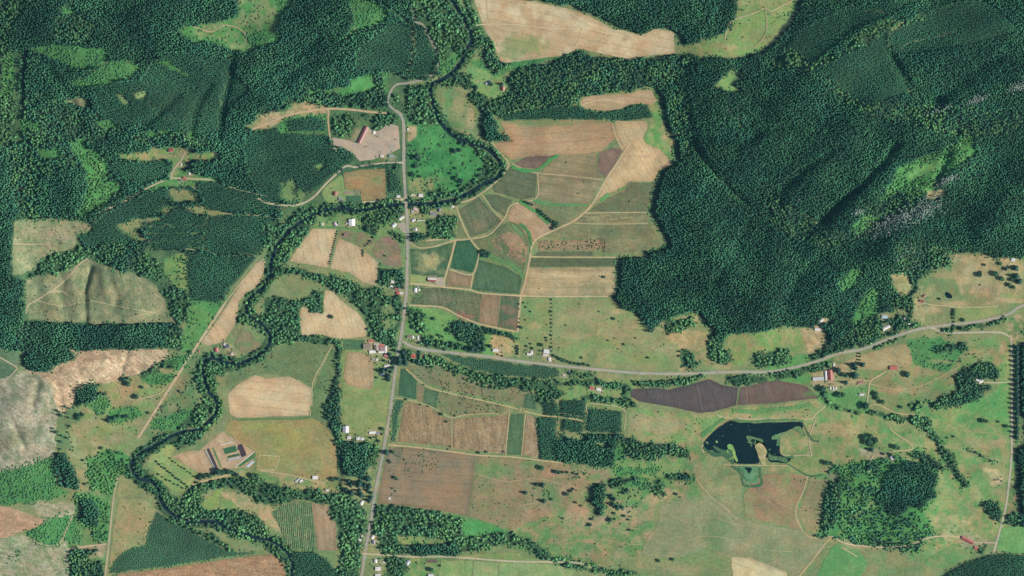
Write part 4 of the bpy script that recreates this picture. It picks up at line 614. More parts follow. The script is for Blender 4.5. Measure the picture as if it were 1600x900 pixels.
# fields with an edge: (name, material, colour, second colour, patch size, row angle, streak, rounding, outline, label)
FIELDS = [
 ("stubble_field","F",TAN,(192,160,118),20,12,.05,0,[(741,0),(738,-40),(790,-60),(806,-4),(850,6),(890,14),(922,26),(960,47),(974,47),(1000,56),(1026,45),(1052,50),(1054,84),(1010,87),(985,94),(960,88),(905,76),(880,87),(840,92),(800,97),(782,98),(776,80),(768,62),(756,45)],"tan stubble field under the forest edge at the top of the valley"),
 ("hay_field","F",(196,164,124),(186,156,114),12,5,.05,1,[(905,161),(912,152),(940,148),(985,147),(1006,140),(1018,141),(1028,163),(985,162),(966,172),(930,173),(910,168)],"small tan field in a pocket between two dark woods"),
 ("hay_field","F",(188,154,112),(180,142,102),22,-4,.06,0,[(782,190),(850,188),(945,187),(957,193),(961,216),(941,236),(900,242),(822,245),(800,250),(784,238),(770,224),(802,221),(790,206)],"reddish tan hay field below the strip of planted conifers"),
 ("hay_field","F",(200,170,124),(188,158,114),16,60,.05,0,[(961,189),(1010,190),(1012,200),(1004,216),(1010,226),(1030,232),(1050,256),(1040,263),(1028,266),(1021,284),(982,284),(975,292),(962,298),(946,303),(932,316),(948,280),(974,236),(962,216)],"pale tan hay field tapering down to the farm track"),
 ("fallow_field","F",(150,122,98),(134,106,92),9,70,.06,0,[(936,239),(956,231),(973,233),(950,274),(944,279),(934,262)],"purple-brown fallow field beside the pale hay field"),
 ("fallow_field","F",(128,100,88),(140,116,92),7,10,.06,0,[(822,246),(868,242),(858,255),(842,264),(815,262),(800,257)],"dark purple-brown fallow strip above a green ditch"),
 ("hay_field","F",(158,140,100),(148,134,94),10,10,.08,0,[(874,242),(932,239),(933,262),(941,279),(870,272),(843,271),(858,258)],"olive tan field above the long cross track"),
 ("hay_field","F",(158,140,102),(140,130,92),10,10,.08,0,[(842,273),(870,274),(941,281),(926,312),(918,319),(880,319),(840,310)],"olive tan field between two cross tracks"),
 ("crop_field","K",GREYCROP,(110,116,82),10,15,.08,0,[(768,290),(786,277),(797,260),(815,264),(839,272),(836,308),(815,312),(790,304),(772,300)],"grey-green crop field beside the river bend"),
 ("crop_field","K",(100,112,78),(112,118,84),10,40,.08,0,[(757,304),(775,304),(800,313),(799,323),(787,338),(768,323)],"small grey-green crop field pointed at its lower end"),
 ("crop_field","K",(98,112,76),(116,116,84),10,70,.08,0,[(716,328),(748,308),(757,318),(769,332),(784,344),(760,363),(736,370),(727,350)],"rounded grey-green crop field above the crossing of tracks"),
 ("pasture","M",(116,126,84),(126,124,86),8,70,.06,0,[(714,336),(726,364),(729,370),(715,371)],"narrow olive wedge of grass beside the square orchard"),
 ("crop_field","K",(104,124,78),(118,122,82),9,40,.08,0,[(739,374),(765,366),(788,350),(797,346),(812,349),(826,376),(824,404),(817,430),(792,413),(765,402),(750,388)],"green-olive crop field wrapped round a tan slope"),
 ("hay_field","F",(172,140,104),(160,132,98),10,-50,.08,1,[(762,377),(790,362),(810,366),(826,384),(820,416),(795,402)],"tan slope enclosed by green crop"),
 ("hay_field","F",(184,152,116),(172,142,106),9,35,.06,1,[(790,342),(802,320),(816,315),(835,322),(850,336),(872,354),(862,361),(832,379),(822,368),(812,352)],"pinkish tan field with a dark row of trees along its top"),
 ("pasture","M",(132,130,92),(120,126,86),10,20,.06,0,[(824,314),(865,321),(918,322),(898,342),(870,355),(850,336),(838,322)],"olive field right of the dark row of trees"),
 ("pasture","M",(118,118,82),(104,110,78),9,5,.08,0,[(982,286),(1022,286),(1012,320),(1010,331),(918,331),(936,319),(950,310),(976,298)],"dark olive field against the forest shadow"),
 ("hay_field","F",(146,138,96),(130,128,88),8,0,.14,0,[(914,334),(1010,333),(1012,347),(898,348)],"olive tan strip field under the dark olive field"),
 ("pasture","M",(124,122,86),(134,130,90),10,0,.10,0,[(894,351),(1013,349),(1024,366),(1014,378),(1038,382),(990,395),(944,396),(947,372),(848,371),(868,361)],"wide olive strip field reaching into the forest corner"),
 ("shrub_plot","F",(172,140,104),(160,134,98),6,0,.05,0,[(840,376),(935,374),(945,383),(936,391),(842,391)],"tan plot planted with rows of dark shrubs"),
 ("crop_field","K",(116,120,86),(104,112,80),6,0,.05,0,[(841,393),(925,393),(927,400),(834,400)],"thin dark olive strip below the shrub plot"),
 ("crop_field","K",(100,110,76),(92,104,72),6,0,.06,0,[(829,403),(961,404),(960,416),(826,417)],"long dark green strip field ending at the forest"),
 ("hay_field","F",(186,162,118),(168,148,106),14,0,.10,0,[(823,419),(960,418),(960,440),(962,461),(816,461)],"broad pale tan field with bands from west to east"),
 ("crop_field","K",(70,106,72),(92,118,78),8,80,.05,0,[(641,388),(660,390),(685,386),(708,379),(695,433),(665,431),(643,428)],"dark green crop field with a bare tan centre"),
 ("crop_field","K",(54,100,68),(62,106,72),8,75,.06,0,[(713,376),(721,375),(735,374),(745,387),(749,392),(739,426),(704,419)],"darkest green crop field west of the round tree clump"),
 ("hay_field","F",(156,130,96),(146,124,90),6,75,.08,0,[(702,423),(737,430),(735,449),(698,447),(697,435)],"small square brown field below the darkest green crop"),
 ("crop_field","K",(78,108,74),(86,114,76),8,75,.06,0,[(748,406),(790,417),(816,433),(811,460),(737,453)],"slanting green crop field beside the vineyard track"),
 ("pasture","M",(128,132,90),(110,126,82),7,5,.06,0,[(639,377),(665,376),(706,377),(685,383),(660,387),(642,383)],"olive verge north of the green crop with a bare centre"),
 ("crop_field","K",(96,114,78),(112,116,82),9,80,.12,0,[(658,450),(694,450),(752,459),(747,504),(716,491),(690,478),(641,475),(646,462)],"green-brown field with a reddish lower corner"),
 ("hay_field","F",(160,132,98),(152,126,94),6,82,.08,0,[(753,459),(782,461),(777,511),(748,504)],"brown strip field between two green-brown ones"),
 ("crop_field","K",(86,110,76),(132,112,86),8,82,.08,0,[(784,461),(811,464),(807,516),(778,511)],"green strip field browner towards its lower end"),
 ("pasture","M",(124,148,88),(140,146,92),8,0,.03,0,[(812,466),(860,465),(861,545),(812,545)],"olive green paddock with scattered bushes"),
 ("pasture","M",(132,146,90),(150,144,96),14,0,.04,0,[(863,466),(950,465),(956,476),(985,486),(1008,506),(1040,525),(1063,546),(1064,576),(1000,579),(950,575),(915,569),(870,558),(863,546)],"large mottled green and tan pasture above the curving road"),
 ("stubble_field","F",(208,180,136),(198,168,126),14,80,.06,0,[(489,357),(525,358),(513,418),(453,408),(465,387)],"pale tan stubble field left of a thin hedge"),
 ("stubble_field","F",(204,174,130),(194,164,122),14,75,.06,0,[(529,373),(548,380),(567,389),(590,410),(588,446),(566,440),(546,426),(516,419)],"pale tan stubble field right of a thin hedge"),
 ("pasture","M",(118,132,84),(136,122,92),7,-20,.08,0,[(530,359),(550,362),(566,363),(588,373),(580,382),(567,387),(546,378),(530,371)],"olive plot between the white barn and the tan stubble"),
 ("pasture","M",(134,126,90),(144,114,96),7,-30,.06,1,[(580,390),(592,372),(610,370),(625,382),(628,404),(627,420),(600,415),(588,405)],"reddish olive plot west of the main road"),
 ("stubble_field","F",(212,186,140),(202,174,130),14,70,.06,0,[(509,453),(522,458),(540,475),(560,490),(572,508),(572,525),(533,530),(500,522),(472,525),(468,500),(471,478),(490,488),(507,488),(505,470)],"bright tan stubble field with a notch of trees on its left"),
 ("stubble_field","F",(206,176,134),(196,164,122),12,58,.06,0,[(400,411),(415,408),(412,424),(404,445),(385,458),(373,471),(371,490),(366,510),(350,533),(326,540),(314,536),(331,514),(356,475),(377,443)],"long tan stubble strip beside the straight diagonal track"),
 ("fallow_field","F",(150,132,96),(120,138,86),7,80,.06,0,[(376,513),(392,520),(400,533),(410,538),(398,549),(378,552),(366,540)],"small brown and green plot by the red-roofed cottage"),
 ("crop_field","K",(78,118,76),(88,124,80),6,0,.04,0,[(536,530),(568,531),(567,547),(537,546)],"small green plot west of the crossroads farm"),
 ("hay_field","F",(186,158,116),(176,148,108),8,85,.06,0,[(543,551),(560,550),(582,557),(585,580),(581,609),(560,606),(542,601),(536,590)],"tan field south-west of the crossroads farm"),
 ("meadow","M",(104,124,80),(118,130,84),8,30,.06,1,[(430,542),(470,533),(517,542),(514,548),(489,600),(470,594),(440,587),(400,584),(372,596),(356,604),(352,588),(372,572),(400,562),(420,550)],"rough green meadow above the hexagonal stubble field"),
 ("stubble_field","F",(212,184,138),(198,166,124),16,5,.05,0,[(356,616),(370,602),(398,586),(418,592),(440,589),(452,588),(487,606),(486,632),(482,649),(370,653),(359,647)],"hexagonal pale tan stubble field inside the river bend"),
 ("meadow","M",(96,122,78),(108,130,82),7,80,.05,0,[(519,545),(526,548),(522,590),(510,620),(504,645),(514,668),(524,690),(524,697),(502,668),(488,651),(490,606)],"dark green meadow strip left of a long tree belt"),
 ("meadow","M",GOLD,(164,140,88),12,20,.06,0,[(360,656),(482,652),(508,662),(524,690),(527,744),(500,751),(470,744),(420,737),(401,733),(398,705),(372,688),(350,672)],"golden green meadow south of the hexagonal stubble field"),
 ("ploughed_plot","F",(196,164,124),(186,150,112),8,60,.05,0,[(269,713),(291,706),(311,704),(346,674),(372,688),(397,706),(394,730),(365,732),(330,738),(310,739)],"bare tan market garden beside the golden meadow"),
 ("hay_field","F",(150,134,88),(160,134,86),9,10,.08,0,[(537,270),(560,266),(602,263),(603,311),(566,314),(564,298),(538,296)],"square orange-brown field west of the main road"),
 ("lawn","M",(130,152,88),(140,156,96),6,40,.02,1,[(503,297),(520,283),(536,272),(537,296),(562,297),(564,314),(536,316),(515,318),(504,308)],"light green farm lawn beside the orange-brown field"),
 ("gravel_yard","T",(186,162,140),(176,156,138),10,0,0,0,[(519,215),(540,218),(550,222),(562,224),(574,198),(584,206),(594,203),(604,196),(612,194),(622,197),(625,232),(604,242),(580,250),(562,252),(552,240),(535,229),(520,228)],"pinkish gravel yard beside the long red-roofed barn"),
 ("gravel_yard","T",(182,162,142),(176,156,138),8,0,0,0,[(622,349),(633,348),(635,366),(629,362),(623,357)],"small gravel yard on the west side of the main road"),
 ("gravel_yard","T",(172,158,140),(180,164,140),6,0,0,0,[(668,432),(694,435),(696,449),(680,446)],"grey gravel yard around the red and white barn"),
 ("lawn","M",(150,160,98),(140,154,92),6,0,.02,0,[(641,429),(666,432),(667,440),(690,446),(641,443)],"pale lawn left of the red and white barn"),
 ("pasture","M",(140,150,90),(126,146,84),9,80,.05,0,[(536,612),(580,613),(607,620),(602,670),(575,678),(548,676),(536,668)],"olive pasture between the tree belt and the main road"),
 ("crop_field","K",(62,104,72),(70,110,76),7,80,.04,0,[(626,576),(634,576),(651,595),(650,624),(623,618)],"dark green crop wedge just east of the main road"),
 ("pasture","M",(138,126,92),(124,126,86),6,-15,.06,0,[(635,572),(680,569),(692,575),(735,590),(780,602),(832,612),(840,640),(790,628),(705,610),(664,597),(652,592)],"olive scrubby field along the south side of the wooded creek"),
 ("crop_field","K",(82,116,78),(94,118,80),6,-15,.05,0,[(664,606),(685,612),(682,639),(661,629)],"small green crop plot in the patchwork east of the main road"),
 ("fallow_field","F",(152,132,96),(136,128,90),6,-15,.06,0,[(652,601),(663,605),(660,628),(651,625)],"narrow brown plot between two green crops"),
 ("pasture","M",(134,126,88),(120,124,84),6,-15,.07,0,[(686,612),(795,635),(792,645),(776,647),(706,650),(684,638)],"long olive plot in the patchwork with scattered shrubs"),
 ("hay_field","F",(158,132,94),(148,124,88),7,84,.14,0,[(632,631),(640,628),(670,636),(690,650),(704,656),(704,698),(622,690)],"brown striped field with rows running north to south"),
 ("hay_field","F",(164,138,100),(152,126,92),7,84,.14,0,[(708,655),(776,650),(794,648),(789,710),(707,700)],"second brown striped field east of a thin hedge"),
 ("crop_field","K",(92,122,80),(84,116,76),6,84,.08,0,[(798,647),(819,646),(814,711),(791,710)],"green strip between brown striped fields"),
 ("hay_field","F",(168,142,104),(156,130,96),6,84,.12,0,[(823,648),(836,651),(842,714),(816,711)],"narrow brown striped field beside the dark wood"),
 ("crop_field","K",(84,116,76),(90,120,80),6,80,.05,0,[(820,615),(836,616),(838,640),(817,637)],"small green plot at the end of the wooded creek"),
 ("hay_field","F",(152,126,94),(140,122,94),14,4,.05,0,[(608,699),(650,700),(745,711),(731,806),(700,800),(640,791),(590,786),(596,750)],"large brown field east of the main road"),
 ("pasture","M",(136,132,90),(150,128,94),10,80,.05,0,[(748,711),(850,722),(880,724),(900,760),(880,795),(800,828),(732,806)],"brown and green pasture right of the large brown field"),
 ("crop_field","K",(112,142,84),(150,150,98),6,85,.16,0,[(424,801),(440,790),(465,781),(486,785),(494,860),(457,858),(444,850),(440,830),(432,814)],"green vineyard ground between its rows"),
 ("fallow_field","F",(176,144,108),(160,134,100),7,85,.10,0,[(487,786),(514,791),(512,800),(524,816),(527,861),(496,860)],"brown fallow field right of the vineyard"),
 ("lawn","M",(136,158,84),(126,152,80),5,70,.03,1,[(317,786),(334,772),(344,762),(354,761),(343,771),(342,795),(318,798),(314,791)],"bright yellow-green paddock inside the wooded bend"),
 ("pasture","M",(112,150,82),(126,152,88),5,10,.03,0,[(344,779),(362,781),(372,795),(344,796)],"small green paddock beside the yellow-green one"),
 ("stubble_field","F",(176,136,98),(166,128,92),10,8,.13,0,[(184,898),(300,882),(400,868),(425,866),(443,880),(447,900),(448,960),(180,960)],"brown stubble field with fine rows at the lower left edge"),
 ("pasture","M",(158,144,98),(146,146,94),9,80,.05,0,[(186,780),(225,780),(244,792),(238,805),(230,832),(226,850),(200,858),(180,872),(171,888),(176,835)],"tan and olive pasture left of the dark planted crop"),
 ("pasture","M",(136,144,90),(150,144,96),6,0,.04,0,[(187,746),(200,756),(220,770),(181,778),(184,760)],"triangular olive pasture by the straight farm track"),
 ("pasture","M",(124,154,88),(140,158,96),8,85,.05,0,[(688,875),(738,877),(733,930),(685,930)],"light green paddock at the bottom edge"),
 ("pasture","M",(140,160,100),(150,162,108),8,85,.05,0,[(740,877),(778,879),(776,930),(736,930)],"pale green paddock at the bottom edge"),
 ("pasture","M",(128,156,94),(146,160,104),8,85,.05,0,[(780,879),(862,881),(900,892),(880,930),(778,930)],"wide pale green paddock at the bottom edge"),
 ("meadow","M",(146,146,92),(120,146,82),7,0,.05,0,[(716,868),(800,862),(850,876),(800,875),(718,870)],"thin olive strip above the lower side road"),
 ("pasture","M",(136,140,100),(146,144,104),16,25,.05,1,[(1030,792),(1060,782),(1085,778),(1106,770),(1150,802),(1160,812),(1210,822),(1270,832),(1300,846),(1270,876),(1245,905),(1230,960),(1180,890),(1140,872),(1100,856),(1060,874),(1000,868),(1012,840),(1030,816)],"very large grey-green pasture on the low hill"),
 ("pasture","M",(146,146,98),(138,142,92),9,60,.04,0,[(1090,764),(1108,752),(1156,738),(1160,760),(1158,800),(1150,800),(1110,772)],"olive pasture below the green pond"),
 ("pasture","M",(154,126,94),(142,136,92),10,20,.05,0,[(1162,772),(1172,762),(1182,746),(1200,741),(1244,739),(1264,746),(1246,790),(1254,830),(1164,806)],"reddish brown pasture south of the lake"),
 ("pasture","M",(142,138,94),(156,138,98),8,70,.04,0,[(1266,747),(1294,750),(1285,788),(1278,828),(1258,830),(1248,800)],"narrow olive pasture along the wooded knoll"),
 ("hay_field","F",(206,190,142),(196,178,130),10,20,.04,0,[(1142,871),(1170,871),(1230,895),(1232,960),(1152,960)],"pale yellow field corner at the bottom edge"),
 ("ploughed_field","F",(98,84,84),(90,80,80),10,78,.06,0,[(986,608),(1025,606),(1045,609),(1085,599),(1108,592),(1125,601),(1154,606),(1150,633),(1112,644),(1090,645),(1055,637),(1000,627),(985,620)],"dark purple-grey ploughed field south of the road"),
 ("ploughed_field","F",(120,96,84),(110,90,80),10,78,.06,0,[(1157,606),(1200,596),(1215,594),(1260,603),(1280,622),(1200,631),(1152,633)],"purple-brown ploughed field joining the dark grey one"),
 ("hay_field","F",(176,158,108),(166,150,104),8,20,.05,1,[(1304,572),(1340,556),(1380,545),(1412,535),(1424,548),(1426,575),(1380,580),(1340,575),(1304,580)],"tan paddock beside the curving road in the east"),
 ("pasture","M",(128,150,88),(140,150,92),8,0,.04,0,[(1492,482),(1500,480),(1555,479),(1568,486),(1540,497),(1492,506)],"olive green paddock above the eastern road"),
 ("pasture","M",(104,160,88),(112,164,92),10,0,.03,0,[(1564,826),(1582,822),(1780,830),(1780,866),(1600,865),(1557,861)],"bright green pasture in the lower right corner"),
 ("pasture","M",(92,150,84),(104,152,86),8,40,.04,1,[(1306,846),(1330,858),(1352,870),(1356,885),(1340,905),(1320,930),(1262,930),(1285,880)],"bright green pasture below the wooded knoll"),
 ("pasture","M",(104,150,86),(128,146,90),8,20,.04,1,[(1456,868),(1500,845),(1530,858),(1510,872),(1480,888),(1440,884)],"green mound of pasture below the red barn"),
 ("pasture","M",(140,138,92),(156,146,100),7,20,.06,0,[(932,582),(986,588),(986,594),(932,592)],"thin tan strip between the road and the wooded creek"),
]
# lanes and tracks: (name, width in m, colour, points, label)
TRACKS = [
 ("road",5.5,(150,146,130),[(638,-70),(638,0),(646,15),(648,33),(660,38),(669,55),(682,80),(685,100),(677,115),(660,125)],"narrow wooded road at the top of the valley"),
 ("road",6.5,(160,152,140),[(660,125),(637,130),(620,132),(611,142),(606,160),(614,170),(625,178)],"grey road bending round the wooded corner"),
 ("road",9.6,(162,155,142),[(618,173),(625,178),(630,190),(631,225),(631,260),(633,300),(636,340),(637,370),(636,420),(635,455),(630,500),(626,530),(620,560),(615,600),(610,640),(604,675),(598,710),(588,760),(580,810),(573,850),(565,900),(556,960)],"grey main road running north to south through the valley"),
 ("road",8.8,(164,158,142),[(629,533),(642,541),(662,546),(687,549),(725,553),(762,557),(800,563),(850,569),(900,574),(950,579),(1000,583),(1050,584),(1100,583),(1150,581),(1200,581),(1237,575),(1275,565),(1312,552),(1350,545),(1387,530),(1425,517),(1462,510),(1487,507),(1537,501),(1575,491),(1600,477),(1680,460)],"grey side road curving east from the crossroads"),
 ("gravel_lane",6.2,(180,172,148),[(1455,512),(1475,519),(1500,520),(1540,519),(1565,520),(1575,525),(1580,533),(1581,600),(1581,675),(1580,720),(1578,740),(1572,790),(1562,830),(1553,862)],"pale gravel lane along the forest on the right"),
 ("gravel_lane",5.5,(188,176,142),[(566,865),(600,867),(640,870),(700,870),(800,877),(862,878),(905,880),(930,890),(950,898)],"pale lane running east at the bottom"),
 ("farm_track",7,(196,170,134),[(352,473),(300,552),(250,630),(222,675),(216,684)],"straight tan track running diagonally beside the river"),
 ("farm_track",4,(190,168,130),[(412,404),(378,440),(352,473)],"upper end of the diagonal track beside the stubble strip"),
 ("farm_track",6,(180,164,128),[(185,741),(178,775),(172,830),(165,895),(162,940)],"straight pale track at the lower left"),
 ("farm_track",6.5,(194,168,126),[(985,222),(962,258),(946,282),(926,318),(900,343),(872,357),(842,371),(831,384),(828,404),(821,438),(814,463),(809,518)],"tan track winding down through the hay fields"),
 ("farm_track",5,(192,166,124),[(957,192),(963,216),(973,235)],"short tan track at the corner of the upper hay fields"),
 ("farm_track",4.5,(182,160,118),[(800,256),(822,266),(842,271),(880,274),(942,281)],"tan cross track between olive fields"),
 ("farm_track",4.5,(188,166,124),[(840,271),(838,309),(800,320),(788,341),(765,366),(737,373),(714,375),(690,374),(666,376)],"tan track past the crossing below the rounded crop field"),
 ("farm_track",5,(186,168,122),[(713,318),(716,332),(728,362),(735,374),(746,388),(757,396)],"pale track along the square orchard"),
 ("farm_track",4.5,(190,168,124),[(713,318),(735,312),(752,302),(768,290),(786,274),(794,255),(780,237),(768,222)],"pale track following the river bank under the crops"),
 ("farm_track",4,(178,160,116),[(752,303),(768,325),(785,344)],"thin track splitting two grey-green crops"),
 ("farm_track",4,(190,166,124),[(640,379),(655,387),(675,386),(695,380),(713,375)],"curved pale track above the bare-centred crop"),
 ("farm_track",5,(196,172,128),[(712,376),(704,405),(695,435),(694,446)],"pale track between the two dark green crops"),
 ("farm_track",4,(194,170,128),[(702,421),(738,428),(750,392)],"pale track boxing in the small square brown field"),
 ("farm_track",4.5,(196,172,128),[(640,443),(665,445),(697,449),(735,453),(752,458),(812,462),(870,463),(950,463)],"long pale track below the crops"),
 ("farm_track",3.5,(190,170,126),[(739,428),(735,453)],"short pale track beside the slanting green crop"),
 ("farm_track",4.5,(192,168,124),[(639,477),(690,480),(716,493),(748,506),(780,513),(809,519)],"pale track below the green-brown fields"),
 ("farm_track",4,(176,158,116),[(897,349),(950,350),(1012,349)],"thin track between olive strips"), ("farm_track",4,(176,158,116),[(914,333),(960,332),(1010,332)],"thin track under the dark olive field"),
 ("farm_track",4,(186,166,120),[(828,401),(880,402),(962,402)],"thin pale track above the long dark green strip"),
 ("farm_track",3.5,(206,184,140),[(741,40),(760,38),(800,38),(842,43),(884,45),(908,41)],"faint track across the top stubble field"), ("farm_track",3.5,(206,184,140),[(910,42),(905,60),(898,75)],"faint track bending down the top stubble field"), ("farm_track",3.5,(204,182,138),[(808,6),(850,14),(885,18),(906,30),(922,40),(940,50),(970,52),(996,62),(1024,50)],"faint track along the upper edge of the top stubble field"),
 ("farm_track",3,(196,172,130),[(760,-20),(762,25),(768,40),(775,60),(780,75)],"faint track on the left side of the top stubble field"),
 ("farm_track",3.5,(204,180,136),[(908,164),(930,158),(950,156),(972,160)],"faint track on the pocket field"),
 ("farm_track",6.5,(192,162,124),[(605,177),(580,175),(545,171),(513,170),(480,174),(450,180),(425,190),(400,200),(386,206)],"tan track west from the upper road"),
 ("farm_track",5,(190,162,126),[(513,170),(513,190),(516,215),(522,232),(545,228),(556,243)],"tan track down to the gravel yard"),
 ("farm_track",6,(186,172,142),[(630,254),(600,255),(575,258),(555,261),(540,260),(520,277),(505,292),(490,308),(470,319),(450,321),(420,318),(402,309)],"pale track west along the planted conifers"),
 ("farm_track",4.5,(188,174,136),[(634,311),(610,313),(580,315),(566,316)],"pale drive below the orange-brown field"),
 ("farm_track",5,(184,168,132),[(147,347),(155,335),(175,324),(195,315),(225,297),(250,285),(267,279),(287,279),(310,280),(330,281)],"farm track climbing through the western woods"),
 ("farm_track",6,(186,164,136),[(267,278),(272,265),(280,255),(286,246),(290,238)],"short track to the clearing in the western woods"), ("farm_track",3,(150,152,116),[(330,281),(355,291),(385,299),(420,308)],"faint track beyond the farm in the western woods"),
 ("farm_track",3.5,(156,152,116),[(345,333),(400,337),(440,342)],"thin ride north of the large plantation"), ("farm_track",3.5,(156,156,118),[(290,389),(320,392),(345,398),(400,400)],"thin ride south of the large plantation"),
 ("farm_track",4.5,(178,156,120),[(22,381),(50,382),(75,382),(78,390),(68,400)],"faint track on the upper cleared slope"), ("farm_track",4.5,(184,164,128),[(42,490),(45,477),(60,468),(75,458),(88,450),(110,430),(125,412),(138,404)],"pale track across the cleared hill"), ("farm_track",4,(176,160,124),[(75,458),(95,455),(108,462)],"short spur on the cleared hill"), ("farm_track",3.5,(172,158,118),[(200,498),(228,490),(248,486),(255,470),(240,458)],"faint loop on the right of the cleared hill"),
 ("farm_track",4.5,(184,168,134),[(-20,546),(4,560),(28,574)],"pale track across the young felled slope"), ("farm_track",4.5,(184,168,134),[(29,575),(12,592),(-15,612)],"pale track dropping left from the young felled slope"), ("farm_track",4.5,(176,160,128),[(114,805),(105,825),(96,845),(85,856),(86,872),(98,884),(85,895),(60,902)],"winding track on the lower left clear-fell"), ("farm_track",5,(194,168,134),[(166,850),(140,853),(120,856),(106,858)],"short tan track left of the straight lower track"),
 ("farm_track",4,(176,160,110),[(155,598),(172,594),(186,604),(190,618),(205,624),(225,622),(250,614),(258,606)],"faint loop track on the western pasture"), ("farm_track",3,(170,156,116),[(150,690),(172,700)],"short faint track on the western pasture"),
 ("farm_track",4,(176,164,112),[(518,541),(508,560),(494,585),(488,602),(487,632),(484,651)],"pale track edging the rough meadow"), ("farm_track",4.5,(184,160,116),[(405,735),(440,740),(470,746),(500,754),(512,750),(525,745)],"tan track along the foot of the golden meadow"), ("farm_track",5,(196,172,128),[(300,757),(318,752),(345,745),(372,738)],"tan track below the market garden"),
 ("mown_line",2.6,(184,174,128),[(405,711),(437,713),(431,734),(403,734),(405,711)],"pale mown square outline in the golden meadow"),
 ("farm_track",3.5,(190,170,120),[(634,576),(655,595),(670,605),(705,615),(750,625),(790,634),(842,648),(880,652),(912,658)],"pale track through the patchwork fields"), ("farm_track",3,(180,160,116),[(616,622),(635,624),(670,634),(690,645),(704,652),(730,648),(775,646),(782,650),(795,640)],"thin hedge track above the striped fields"), ("farm_track",4.5,(190,166,122),[(606,695),(650,699),(700,705),(745,711),(800,714),(850,720),(880,723)],"pale track between striped fields and the large brown field"), ("farm_track",3.5,(176,156,112),[(706,652),(706,702)],"thin line between the two striped fields"), ("farm_track",3.5,(184,164,118),[(796,640),(790,712)],"thin line left of the green strip"), ("farm_track",3,(184,164,118),[(821,646),(815,712)],"thin line right of the green strip"),
 ("farm_track",3.6,(176,168,122),[(874,645),(915,650),(917,632),(940,632),(975,640),(976,672)],"pale lane between the plantation blocks"),
 ("farm_track",4.5,(188,164,118),[(1300,838),(1290,848),(1270,875),(1248,902),(1230,930)],"tan track south-west from the wooded knoll"), ("farm_track",4.5,(196,176,140),[(1300,838),(1318,848),(1345,853),(1380,855),(1420,852),(1445,842),(1465,838),(1490,838),(1510,843)],"pale track round the foot of the wooded knoll"), ("farm_track",4,(188,164,124),[(1262,742),(1256,765),(1245,790),(1244,808),(1254,830)],"tan track across the reddish pasture"), ("farm_track",4,(176,158,112),[(1254,832),(1270,840),(1300,838)],"short tan track to the wooded knoll"), ("farm_track",3.5,(178,160,118),[(1090,752),(1110,775),(1135,795),(1152,812)],"thin track down the grey-green pasture"), ("farm_track",3.5,(180,164,124),[(1315,855),(1340,870)],"faint path on the bright pasture"),
 ("farm_track",4,(184,160,112),[(1340,553),(1338,568),(1332,580),(1300,576)],"avenue drive off the eastern road"), ("farm_track",4.5,(194,168,126),[(1385,580),(1372,588),(1360,596),(1357,615),(1354,635)],"tan track to the red-roofed farmhouse"), ("farm_track",3.5,(184,162,118),[(1360,596),(1340,594),(1315,600),(1300,604)],"tan track to the big red barn"), ("farm_track",3,(180,160,114),[(1360,600),(1400,608),(1440,602),(1462,592),(1500,572)],"faint track across the eastern slope"), ("farm_track",3.5,(186,168,124),[(1354,636),(1370,632),(1400,645),(1430,648)],"faint track beside the eastern hedge"),
 ("farm_track",4,(190,170,130),[(1130,662),(1120,672),(1108,684),(1097,698),(1100,708)],"pale dam track left of the lake"), ("farm_track",3.5,(196,176,132),[(1120,648),(1130,652),(1180,655),(1260,655),(1275,646),(1290,634)],"pale track above the lake"), ("farm_track",3.5,(186,168,128),[(1215,710),(1240,712),(1262,711),(1268,712),(1264,690),(1268,672),(1275,655)],"pale track loop right of the lake"),
 ("farm_track",3,(180,164,118),[(1130,726),(1155,727),(1190,727),(1240,728)],"thin embankment path below the lake"), ("farm_track",4,(194,172,138),[(1358,738),(1360,722),(1364,712)],"short track by the quarry on the knoll"), ("farm_track",4,(192,172,122),[(1390,705),(1425,702),(1418,690),(1400,678),(1390,668)],"tan track north from the quarry"),
 ("farm_track",3.5,(186,172,140),[(1537,597),(1555,598),(1580,597)],"drive to the white house in the wood"), ("farm_track",4,(190,170,128),[(1195,12),(1175,22),(1150,30),(1138,40),(1132,62)],"tan track up the north meadow"), ("farm_track",4,(188,170,128),[(1195,12),(1205,18),(1220,10),(1240,0)],"tan loop at the top of the north meadow"), ("farm_track",3.5,(176,160,118),[(1195,14),(1198,40),(1192,60),(1178,75)],"faint path down the north meadow"),
 ("farm_track",4.5,(186,172,140),[(1510,846),(1530,848),(1556,848)],"drive to the long red barn"), ("farm_track",3.5,(190,176,132),[(1560,432),(1565,425),(1572,418),(1580,410)],"pale path up to the house in the top right pasture"), ("farm_track",3.5,(186,168,126),[(1440,473),(1455,476),(1480,478),(1500,480),(1560,479)],"faint fence path across the top right pasture"),
 ("farm_track",3.5,(178,150,120),[(303,42),(330,50),(350,40),(372,44),(385,54)],"reddish path in the north-west clearing"), ("farm_track",3,(178,156,120),[(540,62),(550,50),(558,42)],"short tan path beside the upper conifers"),
 ("farm_track",2.6,(160,156,110),[(1352,18),(1375,20),(1400,32),(1412,38)],"thin forest ride in the north-east"), ("farm_track",2.6,(130,150,110),[(1408,75),(1425,66),(1480,55)],"second thin forest ride in the north-east"), ("farm_track",3,(130,150,112),[(1130,168),(1140,175),(1150,180)],"short pale ride on the west mountain slope"), ("farm_track",3.5,(150,156,104),[(1255,335),(1278,350),(1290,360)],"pale ride down the mountain"),
 ("grass_strip",9,(74,150,78),[(800,260),(812,265),(826,267),(838,266),(850,258),(862,248),(873,243)],"bright green ditch curving below the dark purple-brown strip"),
 ("grass_strip",6,(86,150,84),[(834,312),(845,318),(862,320),(880,320),(918,321)],"bright green strip under the olive tan field"),
